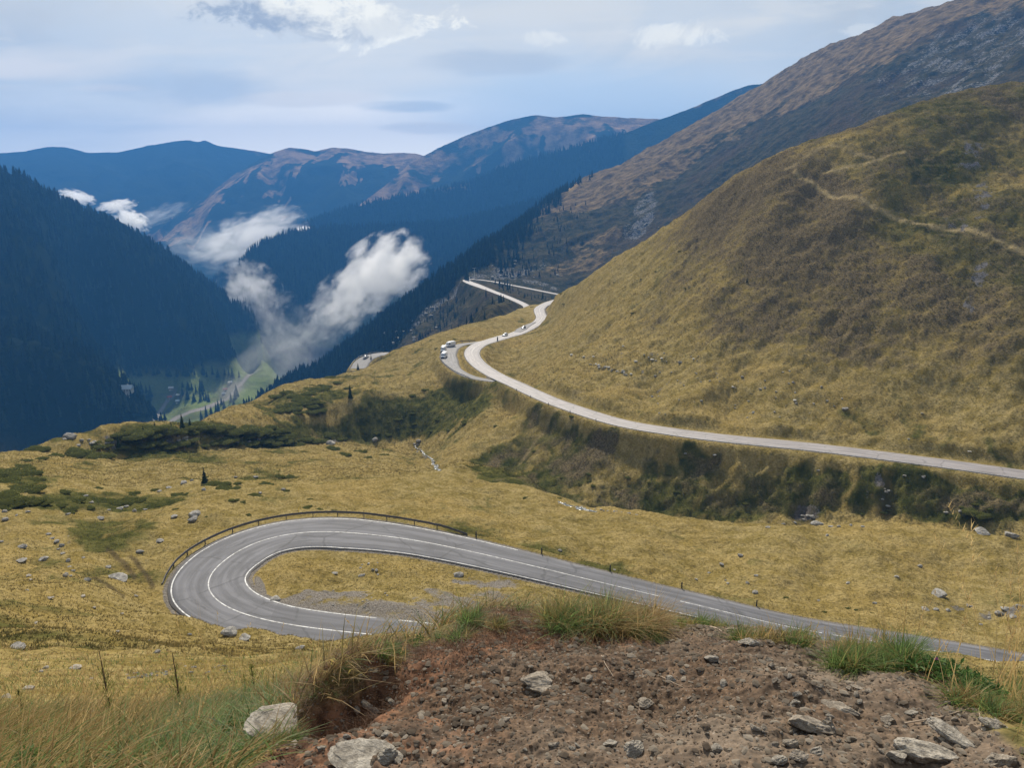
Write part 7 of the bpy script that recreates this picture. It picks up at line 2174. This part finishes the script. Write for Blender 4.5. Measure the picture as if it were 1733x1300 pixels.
# ------------------------------------------------------------------ grass nobody could count
def sward(Xg, Yg, Zg, mask, n, mix, Lr, width, lean, droop, label, azc=None, name="grass", segs=3):
    p_, _ = sample_grid(Xg, Yg, Zg, np.clip(mask, 0, 1), n)
    n = len(p_)
    parts = []
    pick = rng.choice(len(mix), n, p=np.array(mix) / sum(mix))
    rr = np.hypot(p_[:, 0], p_[:, 1])
    for mi in range(3):
        k = np.nonzero(pick == mi)[0]
        if len(k) == 0: continue
        m_ = len(k)
        az_ = rng.uniform(0, 6.283, m_) if azc is None else rng.normal(azc, 1.0, m_)
        L_ = rng.uniform(Lr[0], Lr[1], m_)
        wd_ = width * np.maximum(1.0, rr[k] / 5.0) * rng.uniform(.7, 1.4, m_)
        b_ = p_[k].copy(); b_[:, 2] -= 0.01
        V_, F_, per = blade_mesh(b_, L_, az_, np.clip(np.abs(rng.normal(lean, .2, m_)), 0, .9), np.clip(rng.normal(droop, .25, m_), 0, 1.3), wd_, segs)
        parts.append((V_, F_, np.repeat(np.clip(rng.normal(.5, .26, m_), 0, 1), per), mi))
    o = blades_obj(name, parts, MATS3)
    return tag(o, label, None, None, 'stuff')
nb2 = fbm(Xb / 0.9, Yb / 0.9, 3, 0.5, 801)
gl_m = (1 - dirt) * (Ub < 900) * (Ub > -160) * (Rb > 1.9) * (Rb < 6.5)
gpatch = np.clip(ell(Ub, Vb, 350, 1250, 150, 60, -20) + 0.5 * nb2, 0, 1)
sward(Xb, Yb, Zb, gl_m * gpatch, 13000, (0.74, 0.08, 0.18), (0.06, 0.18), 0.0070, 0.5, 0.8, "fresh green grass left of the bank")
sward(Xb, Yb, Zb, gl_m * (1 - 0.75 * gpatch), 17000, (0.14, 0.54, 0.32), (0.05, 0.22), 0.0068, 0.5, 0.7, "dry straw-coloured grass at the bottom left", 0.5)
gr_m = (1 - dirt) * (Ub >= 900) * (Ub < 1950) * (Rb > 1.9) * (Rb < 6.5) * (Vb < 1300)
sward(Xb, Yb, Zb, gr_m, 12000, (0.5, 0.2, 0.3), (0.05, 0.14), 0.003, 0.35, 0.6, "mixed grass behind the crest and at the right edge")
near_m = (RR < 35) * inview * (np.abs(U - 866) < 1000)
dn = np.clip(1.0 / RR ** 1.3, 0, 1)
p40 = np.clip(0.5 + 0.9 * n4 + 0.4 * n12, 0, 1)
sward(X, Y, Z, near_m * dn * (1 - 0.75 * p40), 42000, (0.08, 0.50, 0.42), (0.06, 0.17), 0.0040, 0.55, 0.5, "dry grass covering the near left slope")
sward(X, Y, Z, near_m * dn * p40, 26000, (0.36, 0.20, 0.44), (0.05, 0.14), 0.0040, 0.5, 0.5, "greener grass in patches on the near left slope")
# torn roots and dead fibres along the rim
rim = np.clip(lip * 1.2 + hol * 0.9 + 0.55 * peat_m * dirt * (Vb < 1125) * (Ub < 960), 0, 1) * (Rb < 4.2)
p_, _ = sample_grid(Xb, Yb, Zb, rim, 9000)
n_ = len(p_)
V_, F_, per = blade_mesh(p_, rng.uniform(.02, .09, n_), rng.uniform(0, 6.283, n_), np.clip(rng.normal(.75, .2, n_), 0, .98), rng.uniform(.1, .9, n_), np.full(n_, .0017), 3)
o = mesh_obj("dead_fibres", V_, F_, M_root, smooth=False)
set_float(o.data, 'tone', np.repeat(np.clip(rng.normal(.45, .28, n_), 0, 1), per))
tag(o, "reddish dead roots and fibres along the torn rim of the bank", None, None, 'stuff')

# ------------------------------------------------------------------ cloud lying in the valley
def cloud_mat(name, dens, nscale, bite, soft):
    m = bpy.data.materials.new(name)
    m.use_nodes = True
    t = NT(m.node_tree)
    tc_ = t.n('ShaderNodeTexCoord').outputs['Object']
    ln = t.n('ShaderNodeVectorMath', operation='LENGTH', ins={0: tc_}).outputs['Value']
    sh = t.n('ShaderNodeObjectInfo').outputs['Random']
    off = t.n('ShaderNodeCombineXYZ', ins={0: t.math('MULTIPLY', sh, 37.0), 1: t.math('MULTIPLY', sh, 11.0), 2: sh}).outputs[0]
    vv = t.n('ShaderNodeVectorMath', operation='ADD', ins={0: tc_, 1: off}).outputs[0]
    nz = t.noise(vv, nscale, 7.0, 0.62, 0.35)
    f = t.math('ADD', t.math('SUBTRACT', 1.0, ln), t.math('MULTIPLY', t.math('SUBTRACT', nz, 0.5), bite))
    d = t.math('MULTIPLY', t.ss(f, 0.20, 0.20 + soft), dens)
    v = t.n('ShaderNodeVolumePrincipled', ins={'Color': (1.0, 1.0, 1.0, 1), 'Density': d, 'Anisotropy': 0.62})
    t.n('ShaderNodeOutputMaterial', ins={'Volume': v.outputs[0]})
    return m
M_cl = cloud_mat("dense_cloud", 0.040, 2.5, 2.7, 0.40)
M_wisp = cloud_mat("thin_cloud", 0.0046, 2.9, 3.4, 0.6)
M_med = cloud_mat("torn_cloud", 0.018, 2.8, 3.3, 0.55)
M_mist = cloud_mat("mist", 0.0042, 1.6, 2.0, 0.7)
_ico = None
def cloud_obj(u, v, r_, lpx, hpx, depth, ang, mat, label, name="cloud"):
    global _ico
    import bmesh
    if _ico is None:
        bm = bmesh.new(); bmesh.ops.create_icosphere(bm, subdivisions=3, radius=1.0)
        _ico = ([tuple(x.co) for x in bm.verts], [tuple(x.index for x in f.verts) for f in bm.faces]); bm.free()
    o = mesh_obj(name, _ico[0], _ico[1], mat)
    q = at_r(u, v, r_)
    k = q.length / 1300.0
    a_, _s = az_s(u, v)
    rot = Matrix.Rotation(-a_, 4, 'Z') @ Matrix.Rotation(-R(ang), 4, 'Y')
    o.matrix_world = Matrix.Translation(q) @ rot @ Matrix.Diagonal((lpx * k / 2, depth / 2, hpx * k / 2, 1))
    return tag(o, label, "cloud")
CLOUDS = [
    (645, 462, 1560, 190, 128, 130, 34, M_cl, "bright white cloud bank rising against the dark ridge beyond the spur"),
    (588, 508, 1570, 170, 104, 130, 36, M_med, "lower shoulder of the bright white cloud bank"),
    (556, 545, 1560, 150, 84, 120, 32, M_wisp, "torn lower tail of the bright white cloud bank"),
    (512, 585, 1500, 170, 120, 120, 50, M_wisp, "thin grey cloud curling up from the valley mouth"),
    (474, 622, 1420, 150, 100, 120, 45, M_mist, "veil of mist trailing down to the valley floor"),
    (424, 492, 1950, 110, 100, 140, -48, M_med, "white cloud pushed against the left hill's shoulder"),
    (448, 532, 1850, 130, 76, 130, -62, M_wisp, "ragged cloud streaming down below the left hill's shoulder"),
    (472, 572, 1700, 130, 84, 130, -60, M_wisp, "torn grey wisp above the valley mouth"),
    (476, 508, 1750, 54, 36, 80, 5, M_wisp, "small loose puff of cloud before the dark ridge"),
    (424, 400, 2600, 200, 84, 240, 18, M_med, "white cloud lying behind the dark ridge's left end"),
    (362, 420, 2700, 170, 84, 240, -8, M_wisp, "thin ragged cloud left of the one behind the dark ridge"),
    (262, 366, 2950, 120, 30, 200, 20, M_wisp, "thin streak of cloud above the left hill's crest"),
    (222, 372, 2900, 60, 36, 200, -30, M_cl, "small white cloud rising over the left hill's crest"),
    (198, 348, 3050, 62, 20, 200, 8, M_cl, "little white cloud patch farther up the left crest"),
    (130, 333, 3150, 56, 22, 200, -15, M_cl, "white cloud patch highest along the left crest"),
    (514, 388, 2480, 36, 14, 120, 5, M_cl, "tiny white cloud caught on top of the dark ridge"),
    (395, 655, 1240, 120, 60, 120, 35, M_mist, "thin mist over the valley stream"),
    (440, 600, 1450, 150, 70, 160, 40, M_mist, "thin mist hanging at the valley mouth"),
    (180, 700, 1020, 60, 34, 70, 0, M_mist, "faint mist puff over the spruces in front of the long chalet"),
]
for c_ in CLOUDS: cloud_obj(*c_)

# waterfall on the wooded ridge
def waterfall():
    P_ = []
    for (u, v) in ((535, 540), (536, 546), (537, 552), (539, 558)):
        a, s = az_s(u, v)
        best = None
        Vv = ridge_objs[4][1]
        pu_, pv_ = proj(Vv[..., 0], Vv[..., 1], Vv[..., 2])
        d_ = np.hypot(pu_ - u, pv_ - v); d_[:, :110] = 1e9
        i, j = np.unravel_index(int(np.argmin(d_)), d_.shape)
        P_.append(Vv[i, j] + np.array([0, -6.0, 16.0]))
    P_ = np.array(P_); vs, fs = [], []
    for i, p in enumerate(P_):
        for (dx, dy) in ((-2.0, 0), (0, -1.2), (2.0, 0), (0, 1.0)): vs.append((p[0] + dx * (1 + .2 * i), p[1] + dy, p[2]))
    fs = [(i * 4 + s_, i * 4 + (s_ + 1) % 4, i * 4 + 4 + (s_ + 1) % 4, i * 4 + 4 + s_) for i in range(len(P_) - 1) for s_ in range(4)]
    tag(mesh_obj("waterfall", vs, fs, M_stream), "thin white waterfall on the dark wooded ridge", "waterfall", None, 'structure')
waterfall()

# ------------------------------------------------------------------ blue air between here and the far ranges
def build_haze(dens=2.3e-4, col=(0.062, 0.232, 0.57), g_=0.2):
    zmin = min([float(V_[..., 2].min()) for _, V_, _ in ridge_objs] + [float(Z2.min()), float(Z.min()), float(FLOOR[..., 2].min())]) - 1.0
    zmax = max([float(V_[..., 2].max()) for _, V_, _ in ridge_objs] + [float(Z2.max())]) + 5.0
    x0, x1, y0, y1 = -5200, 5200, -400, 6700
    vs = [(x, y, z) for z in (zmin, zmax) for x, y in ((x0, y0), (x1, y0), (x1, y1), (x0, y1))]
    fs = [(3, 2, 1, 0), (4, 5, 6, 7), (0, 1, 5, 4), (1, 2, 6, 5), (2, 3, 7, 6), (3, 0, 4, 7)]
    m = bpy.data.materials.new("haze"); m.use_nodes = True
    t = NT(m.node_tree)
    v = t.n('ShaderNodeVolumePrincipled', ins={'Color': (*col, 1), 'Density': dens, 'Anisotropy': g_})
    t.n('ShaderNodeOutputMaterial', ins={'Volume': v.outputs[0]})
    return tag(mesh_obj("haze", vs, fs, m, smooth=False), "blue mountain haze filling the valley", None, None, 'stuff')
build_haze()
